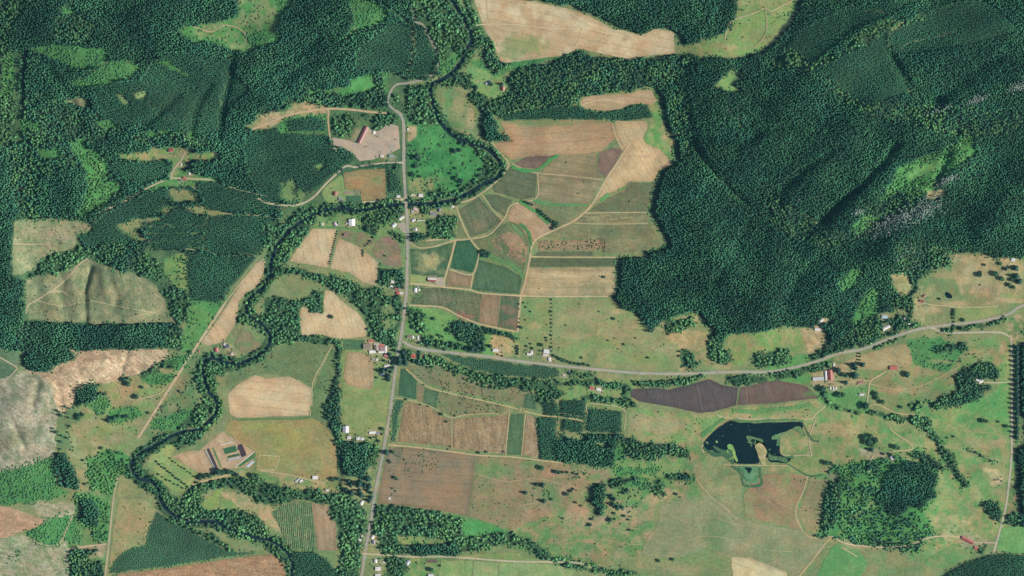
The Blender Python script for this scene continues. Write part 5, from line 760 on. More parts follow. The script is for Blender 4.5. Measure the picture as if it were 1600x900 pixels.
 ("grass_strip",11,(96,158,86),[(938,313),(945,308),(952,304)],"small bright green hollow beside the winding track"),
 ("grass_strip",7,(100,156,88),[(966,297),(972,295),(977,292)],"tiny bright green hollow below the pale hay field"),
 ("grass_strip",9,(76,132,74),[(812,350),(820,356),(826,364),(829,376),(830,384)],"dark green ditch bending round the head of the tan slope"),
 ("grass_strip",10,(104,142,84),[(800,351),(808,360),(816,366)],"green bank above the tan slope"),
 ("grass_strip",12,(92,138,80),[(764,398),(780,405),(796,412),(812,424),(818,434)],"green bank between the tan slope and the slanting crop"),
 ("grass_strip",12,(88,148,80),[(813,314),(826,324),(842,334),(858,350)],"green bank under the dark diagonal row of trees"),
 ("grass_strip",5,(110,140,86),[(828,383),(829,395)],"short green verge beside the winding track"),
 ("grass_strip",8,(96,142,80),[(748,402),(770,406),(790,414)],"green verge along the top of the slanting crop"),
 ("grass_strip",7,(96,140,80),[(488,355),(527,356),(565,361),(590,370)],"green verge above the tan stubble fields"),
 ("grass_strip",5,(96,130,80),[(486,634),(484,652),(420,655),(370,656)],"green verge below the hexagonal stubble field"),
 ("grass_strip",5,(96,140,82),[(640,448),(655,449),(656,462),(641,462)],"green yard edge around the white farmhouse"),
 ("grass_strip",9,(74,150,78),[(800,260),(812,265),(826,267),(838,266),(850,258),(862,248),(873,243)],"bright green ditch curving below the dark purple-brown strip"),
 ("grass_strip",6,(86,150,84),[(834,312),(845,318),(862,320),(880,320),(918,321)],"bright green strip under the olive tan field"),
 ("grass_strip",11,(96,158,86),[(938,313),(945,308),(952,304)],"small bright green hollow beside the winding track"),
 ("grass_strip",7,(100,156,88),[(966,297),(972,295),(977,292)],"tiny bright green hollow below the pale hay field"),
 ("grass_strip",9,(76,132,74),[(812,350),(820,356),(826,364),(829,376),(830,384)],"dark green ditch bending round the head of the tan slope"),
 ("grass_strip",10,(104,142,84),[(800,351),(808,360),(816,366)],"green bank above the tan slope"),
 ("grass_strip",12,(92,138,80),[(764,398),(780,405),(796,412),(812,424),(818,434)],"green bank between the tan slope and the slanting crop"),
 ("grass_strip",12,(88,148,80),[(813,314),(826,324),(842,334),(858,350)],"green bank under the dark diagonal row of trees"),
 ("grass_strip",5,(110,140,86),[(828,383),(829,395)],"short green verge beside the winding track"),
 ("grass_strip",8,(96,142,80),[(748,402),(770,406),(790,414)],"green verge along the top of the slanting crop"),
 ("grass_strip",7,(96,140,80),[(488,355),(527,356),(565,361),(590,370)],"green verge above the tan stubble fields"),
 ("grass_strip",5,(96,130,80),[(486,634),(484,652),(420,655),(370,656)],"green verge below the hexagonal stubble field"),
 ("ploughed_line",1.6,(128,124,122),[(1088,601),(1092,615),(1097,641)],"pale line across the dark ploughed field"), ("ploughed_line",1.4,(118,114,112),[(1025,607),(1029,622)],"faint line at the left of the dark ploughed field"), ("ploughed_line",1.4,(112,108,108),[(1058,607),(1062,636)],"faint line in the middle of the dark ploughed field"),
 ("ploughed_line",1.6,(150,130,112),[(1166,605),(1167,632)],"pale line on the purple-brown ploughed field"),
 ("marsh",13,(66,104,72),[(1099,698),(1106,705),(1118,710),(1132,711),(1141,716),(1146,725)],"dark green marsh along the lower left shore of the lake"),
 ("marsh",8,(78,118,78),[(1218,678),(1216,692),(1217,706),(1226,715),(1240,714)],"green marsh on the right shore of the lake"),
 ("marsh",7,(92,132,80),[(1146,655),(1170,659),(1200,657),(1240,656),(1256,658)],"green bank along the top of the lake"),
 ("marsh",8,(72,112,74),[(1143,728),(1153,734),(1159,744),(1162,757),(1175,760),(1190,756),(1188,742),(1187,730)],"dark green margin around the algae-green pond"),
 ("marsh",6,(74,110,72),[(1255,662),(1262,676),(1270,688),(1280,690)],"dark green inlet at the right tip of the lake"),
 ("marsh",5,(78,112,74),[(1224,722),(1240,730),(1256,740),(1268,744),(1285,742)],"dark green ditch right of the lake embankment"),
 ("grass_strip",11,(86,140,80),[(1096,682),(1108,672),(1120,662),(1132,654)],"bright green strip outside the dam"),
 ("grass_strip",11,(100,146,84),[(1145,641),(1175,643),(1205,640),(1240,637),(1268,632)],"green strip below the purple-brown ploughed field"),
]
# felled slopes: (colour, second colour, patch size, grain, grain angle, outline, label)
CLEARED = [
 ((112,134,98),(92,122,86),6,.16,20,[(-80,548),(0,546),(30,547),(34,572),(10,600),(-80,628)],"grey-green young felled slope at the left edge"),
 ((176,164,138),(140,142,110),7,.32,30,[(-80,606),(0,594),(36,582),(62,586),(80,606),(92,640),(86,680),(90,706),(60,724),(30,732),(0,738),(-80,742)],"grey-tan felled slope at the left edge with dark gullies"),
 ((204,172,138),(176,148,116),6,.34,38,[(60,584),(95,567),(122,560),(108,547),(200,546),(262,546),(264,555),(226,580),(186,594),(154,600),(120,608),(114,632),(94,650),(82,610)],"pinkish tan felled strip under the dark conifer belt"),
 ((192,150,118),(176,142,110),6,.18,20,[(-80,790),(0,790),(20,794),(62,810),(75,814),(50,826),(0,842),(-80,850)],"reddish brown bare slope at the left edge"),
 ((172,160,130),(142,146,108),5,.2,10,[(46,785),(115,788),(121,800),(92,809),(62,806)],"small grey felled patch above a bright thicket"),
 ((168,160,130),(132,144,102),6,.32,15,[(-80,844),(0,842),(40,836),(86,856),(104,846),(110,870),(106,935),(-80,935)],"grey felled slope in the lower left corner"),
 ((156,150,110),(128,138,96),8,.18,70,[(25,343),(85,345),(136,347),(145,354),(138,363),(117,366),(121,386),(86,394),(60,410),(57,420),(25,430),(21,400)],"tan-green felled slope against the dark forest on the left"),
 ((146,142,102),(116,126,90),8,.2,80,[(40,439),(60,431),(108,422),(136,404),(165,417),(200,425),(232,437),(257,466),(261,490),(280,500),(268,504),(200,505),(110,505),(46,499)],"olive felled hill with two dark gullies"),
]

TRACKS += [("cattle_trail", w, c, p, l) for w, c, p, l in [
 (1.8,(168,150,108),[(1040,800),(1070,812),(1110,808),(1150,818),(1200,824)],"faint cattle trail across the grey-green pasture"), (1.6,(170,160,116),[(1060,850),(1100,838),(1140,842),(1190,858),(1240,862)],"second faint trail across the grey-green pasture"), (1.6,(164,158,112),[(1100,780),(1130,800),(1160,836),(1176,868)],"faint trail down the grey-green pasture"),
 (1.8,(176,142,108),[(1172,765),(1196,780),(1222,800),(1250,822)],"faint trail over the reddish brown pasture"), (1.6,(176,146,110),[(1165,795),(1200,790),(1240,780)],"second faint trail over the reddish brown pasture"), (1.8,(180,156,116),[(990,660),(1030,655),(1075,668),(1100,690)],"faint trail left of the lake"),
 (1.8,(176,156,112),[(1450,690),(1490,700),(1530,712),(1576,722)],"faint trail across the upper right pasture"), (1.6,(172,156,112),[(1465,655),(1500,672),(1540,676),(1580,684)],"faint trail below the hilltop wood"), (1.6,(176,154,110),[(1480,780),(1510,790),(1540,800)],"faint trail above the long red barn"), (1.8,(180,156,114),[(1300,670),(1330,690),(1345,706)],"faint trail toward the quarry"),
 (1.8,(184,150,116),[(740,740),(790,752),(840,748),(890,760),(940,772)],"faint trail on the brown and green pasture"), (1.6,(182,150,116),[(810,790),(860,785),(905,800),(950,822),(1000,826)],"faint trail on the dry southern hill"), (1.6,(178,150,114),[(860,710),(900,726),(930,738)],"faint trail under the dark wood blocks"), (1.6,(180,152,116),[(880,850),(930,842),(980,850),(1010,850)],"faint trail along the foot of the dry hill"),
 (1.6,(176,156,112),[(880,480),(920,500),(960,515),(1010,540),(1050,556)],"faint trail across the large mottled pasture"), (1.6,(172,154,110),[(870,540),(910,535),(960,552),(1000,566)],"second faint trail across the large mottled pasture"), (1.5,(170,154,112),[(840,470),(836,500),(842,530)],"faint trail in the olive paddock"),
 (1.6,(176,152,112),[(120,690),(150,665),(190,672),(215,682)],"faint trail on the western pasture"), (1.6,(160,146,100),[(380,690),(420,680),(470,690),(515,712)],"faint trail over the golden meadow"), (1.6,(162,148,102),[(370,668),(420,662),(460,700),(470,740)],"second faint trail over the golden meadow"), (1.8,(196,176,138),[(60,470),(100,478),(140,470),(190,480),(240,488)],"faint trail along the olive felled hill"), (1.6,(178,166,130),[(30,360),(70,366),(110,380)],"faint trail on the upper felled slope"),
 (1.5,(196,168,128),[(790,205),(840,212),(900,208),(950,214)],"faint line on the reddish tan hay field"), (1.5,(210,184,142),[(985,200),(980,235),(958,270)],"faint line on the pale tan hay field")]]
# ------------------------------------------------------------------ buildings: (kind, x, y, width m, length m, turn deg, eave m, roof colour west/north, roof colour east/south (often lighter, sunlight painted in), label)
WHITE=(232,228,222); RED=(172,74,70); REDL=(196,108,92); GREY=(150,150,152); DGREY=(96,98,104); PINK=(206,168,160); BRN=(140,122,106); CREAM=(222,206,186); MAUVE=(160,122,124)
BUILDINGS = [
 ("barn",567.5,210.7,12,56,-26,5,(146,74,74),(192,132,122),"long red-roofed barn on the west edge of the gravel yard"),
 ("shed",584.5,207,8,9,5,3,WHITE,WHITE,"small white shed in front of the long red-roofed barn"),
 ("house",597.2,244.2,7,11,84,3.4,CREAM,WHITE,"white house at the south edge of the gravel yard"),
 ("shed",612,244.5,8,17,80,3.2,(128,150,140),(150,166,158),"grey-green roofed shed beside the track to the gravel yard"),
 ("shed",637.2,202,4,6,0,2.6,WHITE,WHITE,"tiny white shed on the bare patch east of the upper road"),
 ("house",524,302.5,11,12,0,4,(150,60,58),(176,86,76),"red-roofed farmhouse on the light green lawn"),
 ("shed",532.5,312,8,15,80,3,DGREY,GREY,"grey-roofed shed south of the red-roofed farmhouse"),
 ("house",622.7,307,6.5,11,90,3.2,WHITE,WHITE,"white cottage at the corner below the planted strip"),
 ("shed",627.2,311.7,4,6,80,2.6,CREAM,CREAM,"small cream shed beside the drive to the main road"),
 ("barn",657.6,305.2,9,13,90,4,WHITE,(236,214,208),"white barn just north of the river east of the main road"),
 ("shed",645.5,304.3,6,13,85,2.8,CREAM,(196,170,140),"tan shed west of the white barn by the river"),
 ("barn",550,347.6,19,20,3,6,(240,238,232),(244,240,234),"large square white barn south of the river"),
 ("shed",543,349.5,5,9,90,2.8,PINK,CREAM,"small cream annex left of the large square white barn"),
 ("shed",504,350.2,5,6,20,2.8,WHITE,WHITE,"small white shed above the corner of the tan stubble"),
 ("house",524,350.5,9,11,30,3.4,(176,140,160),(214,190,196),"mauve-roofed house between the river and the tan stubble"),
 ("house",627.3,340.4,7,16,-55,3.4,(214,218,222),WHITE,"white house set diagonally just west of the main road"),
 ("house",616,351.8,9,15,-40,3.6,WHITE,(226,230,232),"white L-shaped house behind the small gravel yard"),
 ("house",649.5,327.6,8,15,60,3.4,PINK,(216,186,180),"pink-roofed house in the trees by the river bridge"),
 ("shed",645,331,6,9,75,3,GREY,(186,184,190),"grey shed under the pink-roofed house"),
 ("house",678,334.2,9,20,88,3.4,(134,136,136),(152,150,148),"long grey-roofed house above the square orchard"),
 ("shed",673,333,4,7,0,2.6,WHITE,WHITE,"narrow white shed at the end of the long grey-roofed house"),
 ("house",686.2,327.5,8,13,5,3.4,(70,70,80),(96,92,98),"dark-roofed house north of the long grey-roofed one"),
 ("shed",707.5,323,5,7,80,2.8,WHITE,WHITE,"small white shed beside the river bank track"),
 ("house",646.3,343.6,8,11,-55,3.2,(200,190,196),(222,212,214),"pale grey house next to a row of white trailers"),
 ("house",650,358.8,6,8,0,3.4,(226,230,236),WHITE,"white cottage north of the dark conifers by the road"),
 ("shed",646.8,359,5,8,80,2.8,(112,112,116),(140,140,144),"grey shed left of the white cottage by the dark conifers"),
 ("shed",691.5,337,3.5,8,90,2.4,WHITE,WHITE,"white shed on the north edge of the square orchard"),
 ("barn",674.8,437.2,11,25,86,4.6,(158,70,66),(236,222,212),"barn with one red and one white roof slope"),
 ("house",649.3,453.3,9,12,0,3.6,(226,232,236),WHITE,"white farmhouse near the green-brown field"),
 ("shed",654.8,453,5,6,0,2.8,WHITE,WHITE,"small white shed right of the white farmhouse"),
 ("shed",653.5,449,4,8,85,2.6,GREY,(170,172,178),"low grey shed above the white farmhouse"),
 ("house",613.5,440.3,7,10,75,3.4,WHITE,WHITE,"white house deep in the trees west of the main road"),
 ("shed",611.8,447.2,5,7,60,2.8,(214,214,220),WHITE,"pale shed below the white house in the trees"),
 ("house",620,451.6,7,12,70,3.4,(178,84,82),(200,116,106),"red-roofed house set back from the main road"),
 ("barn",621.8,457.8,8,9,88,3.6,(206,66,64),(216,84,76),"bright red-roofed barn beside the main road"),
 ("shed",627,458,5,10,86,2.8,(226,214,224),WHITE,"white trailer shed joined to the bright red-roofed barn"),
 ("shed",579.6,533,6,16,94,3.2,(206,104,84),(216,120,98),"orange-red roofed shed at the back of the crossroads farm"),
 ("barn",573.4,541.2,17,22,92,5,(146,126,108),(160,140,118),"broad brown-roofed barn at the crossroads farm"),
 ("barn",588.2,543.3,13,17,5,4.6,(140,124,106),(152,136,116),"brown-roofed barn in the middle of the crossroads farm"),
 ("shed",582,549.5,9,20,97,3.4,WHITE,(244,240,236),"long white-roofed shed at the south of the crossroads farm"),
 ("shed",588,537.9,5,15,92,3,(236,230,200),CREAM,"cream-roofed shed at the north of the crossroads farm"),
 ("shed",596,539.6,7,16,92,3.4,(206,108,98),(212,120,108),"salmon-roofed shed at the north-east of the crossroads farm"),
 ("barn",597.2,545,11,16,88,4.4,MAUVE,(176,140,140),"mauve-roofed barn in the crossroads farm"),
 ("shed",602.8,546,6,24,0,3.2,WHITE,WHITE,"narrow white shed facing the main road at the crossroads farm"),
 ("shed",596,550,6,18,92,3.2,(238,234,230),WHITE,"white lean-to south of the mauve-roofed barn"),
 ("house",603,556.4,7,11,55,3.4,(206,92,96),(220,140,130),"pinkish red-roofed house south of the crossroads farm"),
 ("shed",588.7,562.1,5,6,0,2.8,WHITE,WHITE,"small white shed above the tan field by the crossroads"),
 ("shed",583.4,561.8,6,10,88,2.8,GREY,(176,170,160),"grey shed left of the small white one by the crossroads"),
 ("shed",609.6,565,6,8,0,3,CREAM,(226,200,160),"cream roadside shed south of the crossroads farm"),
 ("house",604.8,571.6,6,16,95,3.2,WHITE,WHITE,"long white house west of the main road"),
 ("shed",600.6,576.4,6,8,60,2.8,WHITE,(230,232,238),"white shed turned askew below the long white house"),
 ("house",597.4,584.2,8,12,105,3.4,(206,214,218),WHITE,"pale house among dark conifers above the roadside lawn"),
 ("house",640,526,8,16,97,3.4,BRN,(150,136,120),"brown-roofed house at the start of the curving side road"),
 ("shed",645.4,527,6,8,0,3,WHITE,WHITE,"white shed right of the brown-roofed house"),
 ("shed",653.4,528.2,4,12,12,2.8,WHITE,(226,224,220),"narrow white trailer above the curving side road"),
 ("house",645.9,556.2,9,13,80,3.8,(206,58,68),(222,88,88),"bright red-roofed house with trees on three sides"),
 ("shed",660,556,7,9,80,3.2,(206,74,80),(216,92,92),"small bright red-roofed shed at the edge of the creek wood"),
 ("house",774.2,547.2,8,16,92,3.6,WHITE,(240,234,230),"long white house north of the side road"),
 ("shed",780.6,547.2,6,8,85,3,(216,180,170),(206,166,156),"pink-roofed shed joined to the long white house"),
 ("house",826.6,553.6,6,12,80,3.4,WHITE,WHITE,"white house wing left of the paddock hedge"),
 ("shed",830.6,551.4,6,11,0,3.2,(226,226,232),WHITE,"white block at the end of the white house wing"),
 ("barn",854,549,11,17,85,4,(226,220,224),WHITE,"white barn beside the paddock hedge"),
 ("shed",852.5,555,7,17,88,3.2,(216,196,190),(226,208,200),"pinkish shed south of the white barn by the hedge"),
 ("shed",858.6,561.5,8,12,10,3,(196,200,204),(214,216,218),"grey-white shed at the roadside by the hedge"),
 ("house",890.8,582.2,7,9,60,3.2,GREY,(196,200,206),"grey house east of the long green plantation"),
 ("shed",881.4,586.6,6,10,70,2.8,PINK,(206,180,170),"pinkish shed at the end of the long green plantation"),
 ("house",924.6,606.2,8,12,80,3.6,(206,84,84),(214,104,98),"red-roofed house in the clearing north of the plantations"),
 ("barn",935.6,608.6,7,15,72,3.6,(236,232,226),WHITE,"white barn right of the red-roofed house in the clearing"),
 ("barn",540.4,671,18,20,0,5,(176,180,190),(218,214,220),"square pale grey barn against the long tree belt"),
 ("house",545.6,683.6,8,12,105,3.4,(226,214,204),WHITE,"cream house below the square pale grey barn"),
 ("house",560,685,8,12,98,3.4,(226,220,216),WHITE,"white house above the dark wood block"),
 ("shed",566.6,685.6,7,9,98,3,(220,216,216),WHITE,"white shed right of the white house above the wood block"),
 ("shed",582.2,676,7,21,93,3.4,WHITE,(244,242,240),"long white shed close to the main road"),
 ("shed",591,677.2,7,12,93,3,(128,130,138),(146,148,152),"grey shed between the long white shed and the main road"),
 ("barn",492.5,746,10,16,92,4.2,WHITE,(240,236,230),"white barn at the foot of the golden meadow"),
 ("shed",470.6,751.2,6,10,-58,3,(226,222,220),WHITE,"white shed set askew below the golden meadow"),
 ("shed",465,750,5,17,-52,2.6,(176,180,184),(196,198,200),"narrow pale tunnel shed left of the askew white shed"),
 ("house",511.6,766,5,9,95,3,(226,224,220),WHITE,"small white house at the top of the wooded creek"),
 ("house",565.5,785.5,8,13,-28,3.6,WHITE,(238,234,228),"white cottage below the roadside conifers"),
 ("shed",608.6,778.8,5,7,85,2.8,WHITE,WHITE,"lone white shed in the corner of the large brown field"),
 ("house",582.4,839,8,12,-35,3.4,(236,220,206),WHITE,"cream house in the roadside clearing east of the road"),
 ("house",584,846.8,8,10,10,3.2,(128,128,146),(146,144,156),"slate-roofed house below the cream house in the clearing"),
 ("shed",562.4,844,6,9,70,2.8,(200,202,204),WHITE,"pale shed west of the main road opposite the clearing"),
 ("shed",566,837.6,4,5,0,2.6,WHITE,WHITE,"tiny white shed at the roadside opposite the clearing"),
 ("house",587,876.8,8,11,5,3.4,(230,214,208),(236,226,220),"pale pink house south of the lower lane"),
 ("shed",600.4,878.2,4,8,80,2.6,WHITE,WHITE,"narrow white shed east of the pale pink house"),
 ("house",590.8,888.6,11,17,92,3.8,(236,222,214),(242,232,226),"large cream house south of the pale pink house"),
 ("house",590.4,899.5,10,16,92,3.8,(228,222,226),WHITE,"white house on the bottom edge east of the main road"),
 ("house",637.6,879,9,13,-30,3.6,(196,196,214),(206,206,220),"lilac-grey house in the trees below the lower lane"),
 ("barn",673.2,899.5,9,16,90,3.8,WHITE,(220,222,228),"white barn on the bottom edge beside the pale paddocks"),
 ("barn",1297.6,586,17,32,3,6,(158,66,58),(188,96,80),"big red barn in the eastern farmyard"),
 ("shed",1290.8,586.5,7,29,3,3.6,(226,222,214),(236,232,226),"white lean-to along the west side of the big red barn"),
 ("shed",1278.6,591.8,10,34,93,3,(186,192,196),(200,204,206),"long grey-white shed reaching west from the big red barn"),
 ("shed",1302.8,570,4,9,5,3,WHITE,WHITE,"narrow white shed north of the big red barn"),
 ("shed",1345.5,597.3,6,19,102,3,(170,104,92),(186,120,106),"reddish shed beside the crossing of farm tracks"),
 ("house",1396.2,574.6,13,23,92,4.4,(190,96,78),(206,112,92),"red-roofed farmhouse alone on the eastern slope"),
 ("shed",1297.6,606.5,4,9,0,2.6,WHITE,WHITE,"first of three narrow white sheds south of the big red barn"),
 ("shed",1302.4,607.5,4,10,0,2.6,WHITE,WHITE,"middle of three narrow white sheds south of the big red barn"),
 ("shed",1306.2,607,4,8,0,2.6,CREAM,WHITE,"last and shortest of three narrow white sheds south of the big red barn"),
 ("shed",1346.6,616.6,5,14,93,3,(226,228,230),WHITE,"lone white trailer shed on the green lawn of the eastern farm"),
 ("house",1277.4,514.6,8,17,88,3.6,(226,220,220),WHITE,"white house in the bare clearing under the mountain"),
 ("shed",1283.6,500.8,7,14,-50,3,(220,214,214),WHITE,"white shed above the bare clearing under the mountain"),
 ("house",1382,495.2,9,17,86,3.4,(176,206,214),(196,218,224),"pale blue-roofed house at the mountain foot"),
 ("house",1384.6,512,9,24,-62,3.6,(226,222,220),WHITE,"long white house in the trees above the eastern road"),
 ("house",1412.4,497.2,7,9,0,3.2,(74,82,96),(96,104,116),"dark-roofed house near the tan clearing"),
 ("shed",1421.8,505,6,11,-70,3,(206,206,204),WHITE,"pale shed below the dark-roofed house"),
 ("house",1532.4,595.6,8,13,-60,4,WHITE,WHITE,"white house in the eastern hilltop wood"),
 ("shed",1527,594,6,9,60,3,(206,210,216),WHITE,"pale shed left of the white house in the hilltop wood"),
 ("barn",1511.8,844,10,40,63,4.4,(166,70,66),(198,108,98),"long narrow red-roofed barn in the lower right"),
 ("shed",1525.4,856.6,10,14,63,3.4,(176,92,78),(190,110,94),"red-brown shed below the long narrow barn"),
 ("shed",1557.5,749.6,4,16,95,2.8,(120,104,92),(136,118,102),"thin brown shed on the bare patch by the gravel lane"),
 ("house",1582.4,406,9,11,70,3.6,WHITE,WHITE,"white house at the top right forest edge"),
 ("shed",1443.2,462.3,6,9,-50,3,(136,56,56),(156,72,68),"dark red shed at the left end of the top right pasture"),
 ("barn",1440,470.4,7,13,80,3.4,(150,66,62),(166,82,76),"dark red barn below the dark red shed"),
 ("house",1392.8,715.6,8,10,20,3.6,(196,200,212),(206,208,216),"pale grey house beside the knoll quarry"),
 ("house",338.4,546.6,10,11,5,4,(196,78,78),(206,96,92),"red-roofed cottage by the diagonal track"),
 ("house",354.8,541.6,9,14,105,4,(90,92,110),(110,110,126),"dark slate farmhouse right of the red-roofed cottage"),
 ("shed",350.8,538.4,6,8,20,3,(190,192,204),(206,206,214),"pale shed above the dark slate farmhouse"),
 ("shed",310.8,549,5,6,0,2.8,(176,88,74),(186,100,84),"little red shed left of the diagonal track"),
 ("shed",362.4,553.4,7,8,20,3,(226,196,184),(216,186,174),"pink shed near the river below the dark slate farmhouse"),
 ("house",268,234.6,9,13,100,3.6,(176,60,70),(190,76,82),"red-roofed house in the western forest clearing"),
 ("shed",283.8,257.5,4,6,0,2.8,WHITE,WHITE,"tiny white shed on the forest clearing track"),
 ("shed",296.6,271.6,5,8,10,3,WHITE,WHITE,"white shed against the plantation in the western farm"),
 ("house",289,278.8,8,11,70,3.6,(190,96,92),(202,120,110),"pinkish red-roofed house in the western farm"),
 ("shed",281.4,281.6,5,9,70,2.8,(96,80,90),(116,96,100),"dark shed left of the pinkish red-roofed house"),
 ("house",763.4,129,7,18,-68,3.4,(176,176,190),(196,192,202),"grey-lilac house between two lawns by the river"),
 ("house",786,138.4,11,13,2,4.2,(140,46,50),(190,122,92),"house with one dark red and one tan roof slope"),
]
# plastic tunnels and cover strips of the market garden: (x1, y1, x2, y2, width m, height m, colour, label)
TUNNELS = [
 (344,695,365,690.5,2.6,1.2,(226,222,214),"white crop tunnel at the top of the market garden"),
 (356,718,377,713.5,3.0,1.4,(206,206,204),"white crop tunnel beside the dark L-shaped bed"),
 (356.6,720,378,715.3,3.0,1.4,(176,178,184),"grey crop tunnel directly below the white one"),
 (367,729.5,397,705.5,2.4,1.2,(226,220,206),"long white crop tunnel slanting along the right edge of the garden"),
 (384,729.6,394,720.2,4.0,1.6,(196,206,210),"left of two short grey crop tunnels in the garden corner"),
 (387,729.6,397.5,720.6,4.0,1.6,(212,214,220),"right of two short grey crop tunnels in the garden corner"),
 (320,703,336.5,733.5,4.0,1.6,(150,158,160),"long grey crop tunnel beside the dark left bed"),
]
BEDS = [  # (colour, outline, label)
 ((82,66,72),[(322.5,701.5),(327,700.5),(341,732),(336.5,733)],"long dark soil bed in the market garden"),
 ((78,60,70),[(371,697),(374,694),(378,694),(381,699),(385.5,711),(380,714),(377,714),(374,704),(371,702)],"dark L-shaped soil bed in the market garden"),
 ((58,112,70),[(348,701),(368,696),(371,705),(352,710)],"green vegetable bed in the market garden"), ((56,104,68),[(355,712.5),(373,708.5),(376,711.5),(356,716)],"narrow green bed beside the L-shaped soil"),
 ((74,124,72),[(370,729),(398,707.5),(400,709),(396,716),(376,729)],"green wedge bed on the right of the garden"), ((112,140,84),[(331,700),(334,699),(347,730),(344,731)],"thin green bed in the market garden"),
 ((128,128,128),[(553,298),(562,298),(562.5,300),(553,300)],"grey cover strip beside the orange-brown field"), ((70,112,80),[(540,306),(564,305.5),(564.5,314),(541,316)],"green vegetable plot below the orange-brown field"), ((160,140,122),[(537,299),(552,299),(552,303),(537,303)],"bare vegetable plot below the orange-brown field"), ((124,128,130),[(553,302),(563,302),(563,304),(553,304)],"second grey cover strip beside the orange-brown field"),
 ((120,96,88),[(667,874),(683,874),(683,879),(667,879)],"small brown plot below the lower lane"),
]
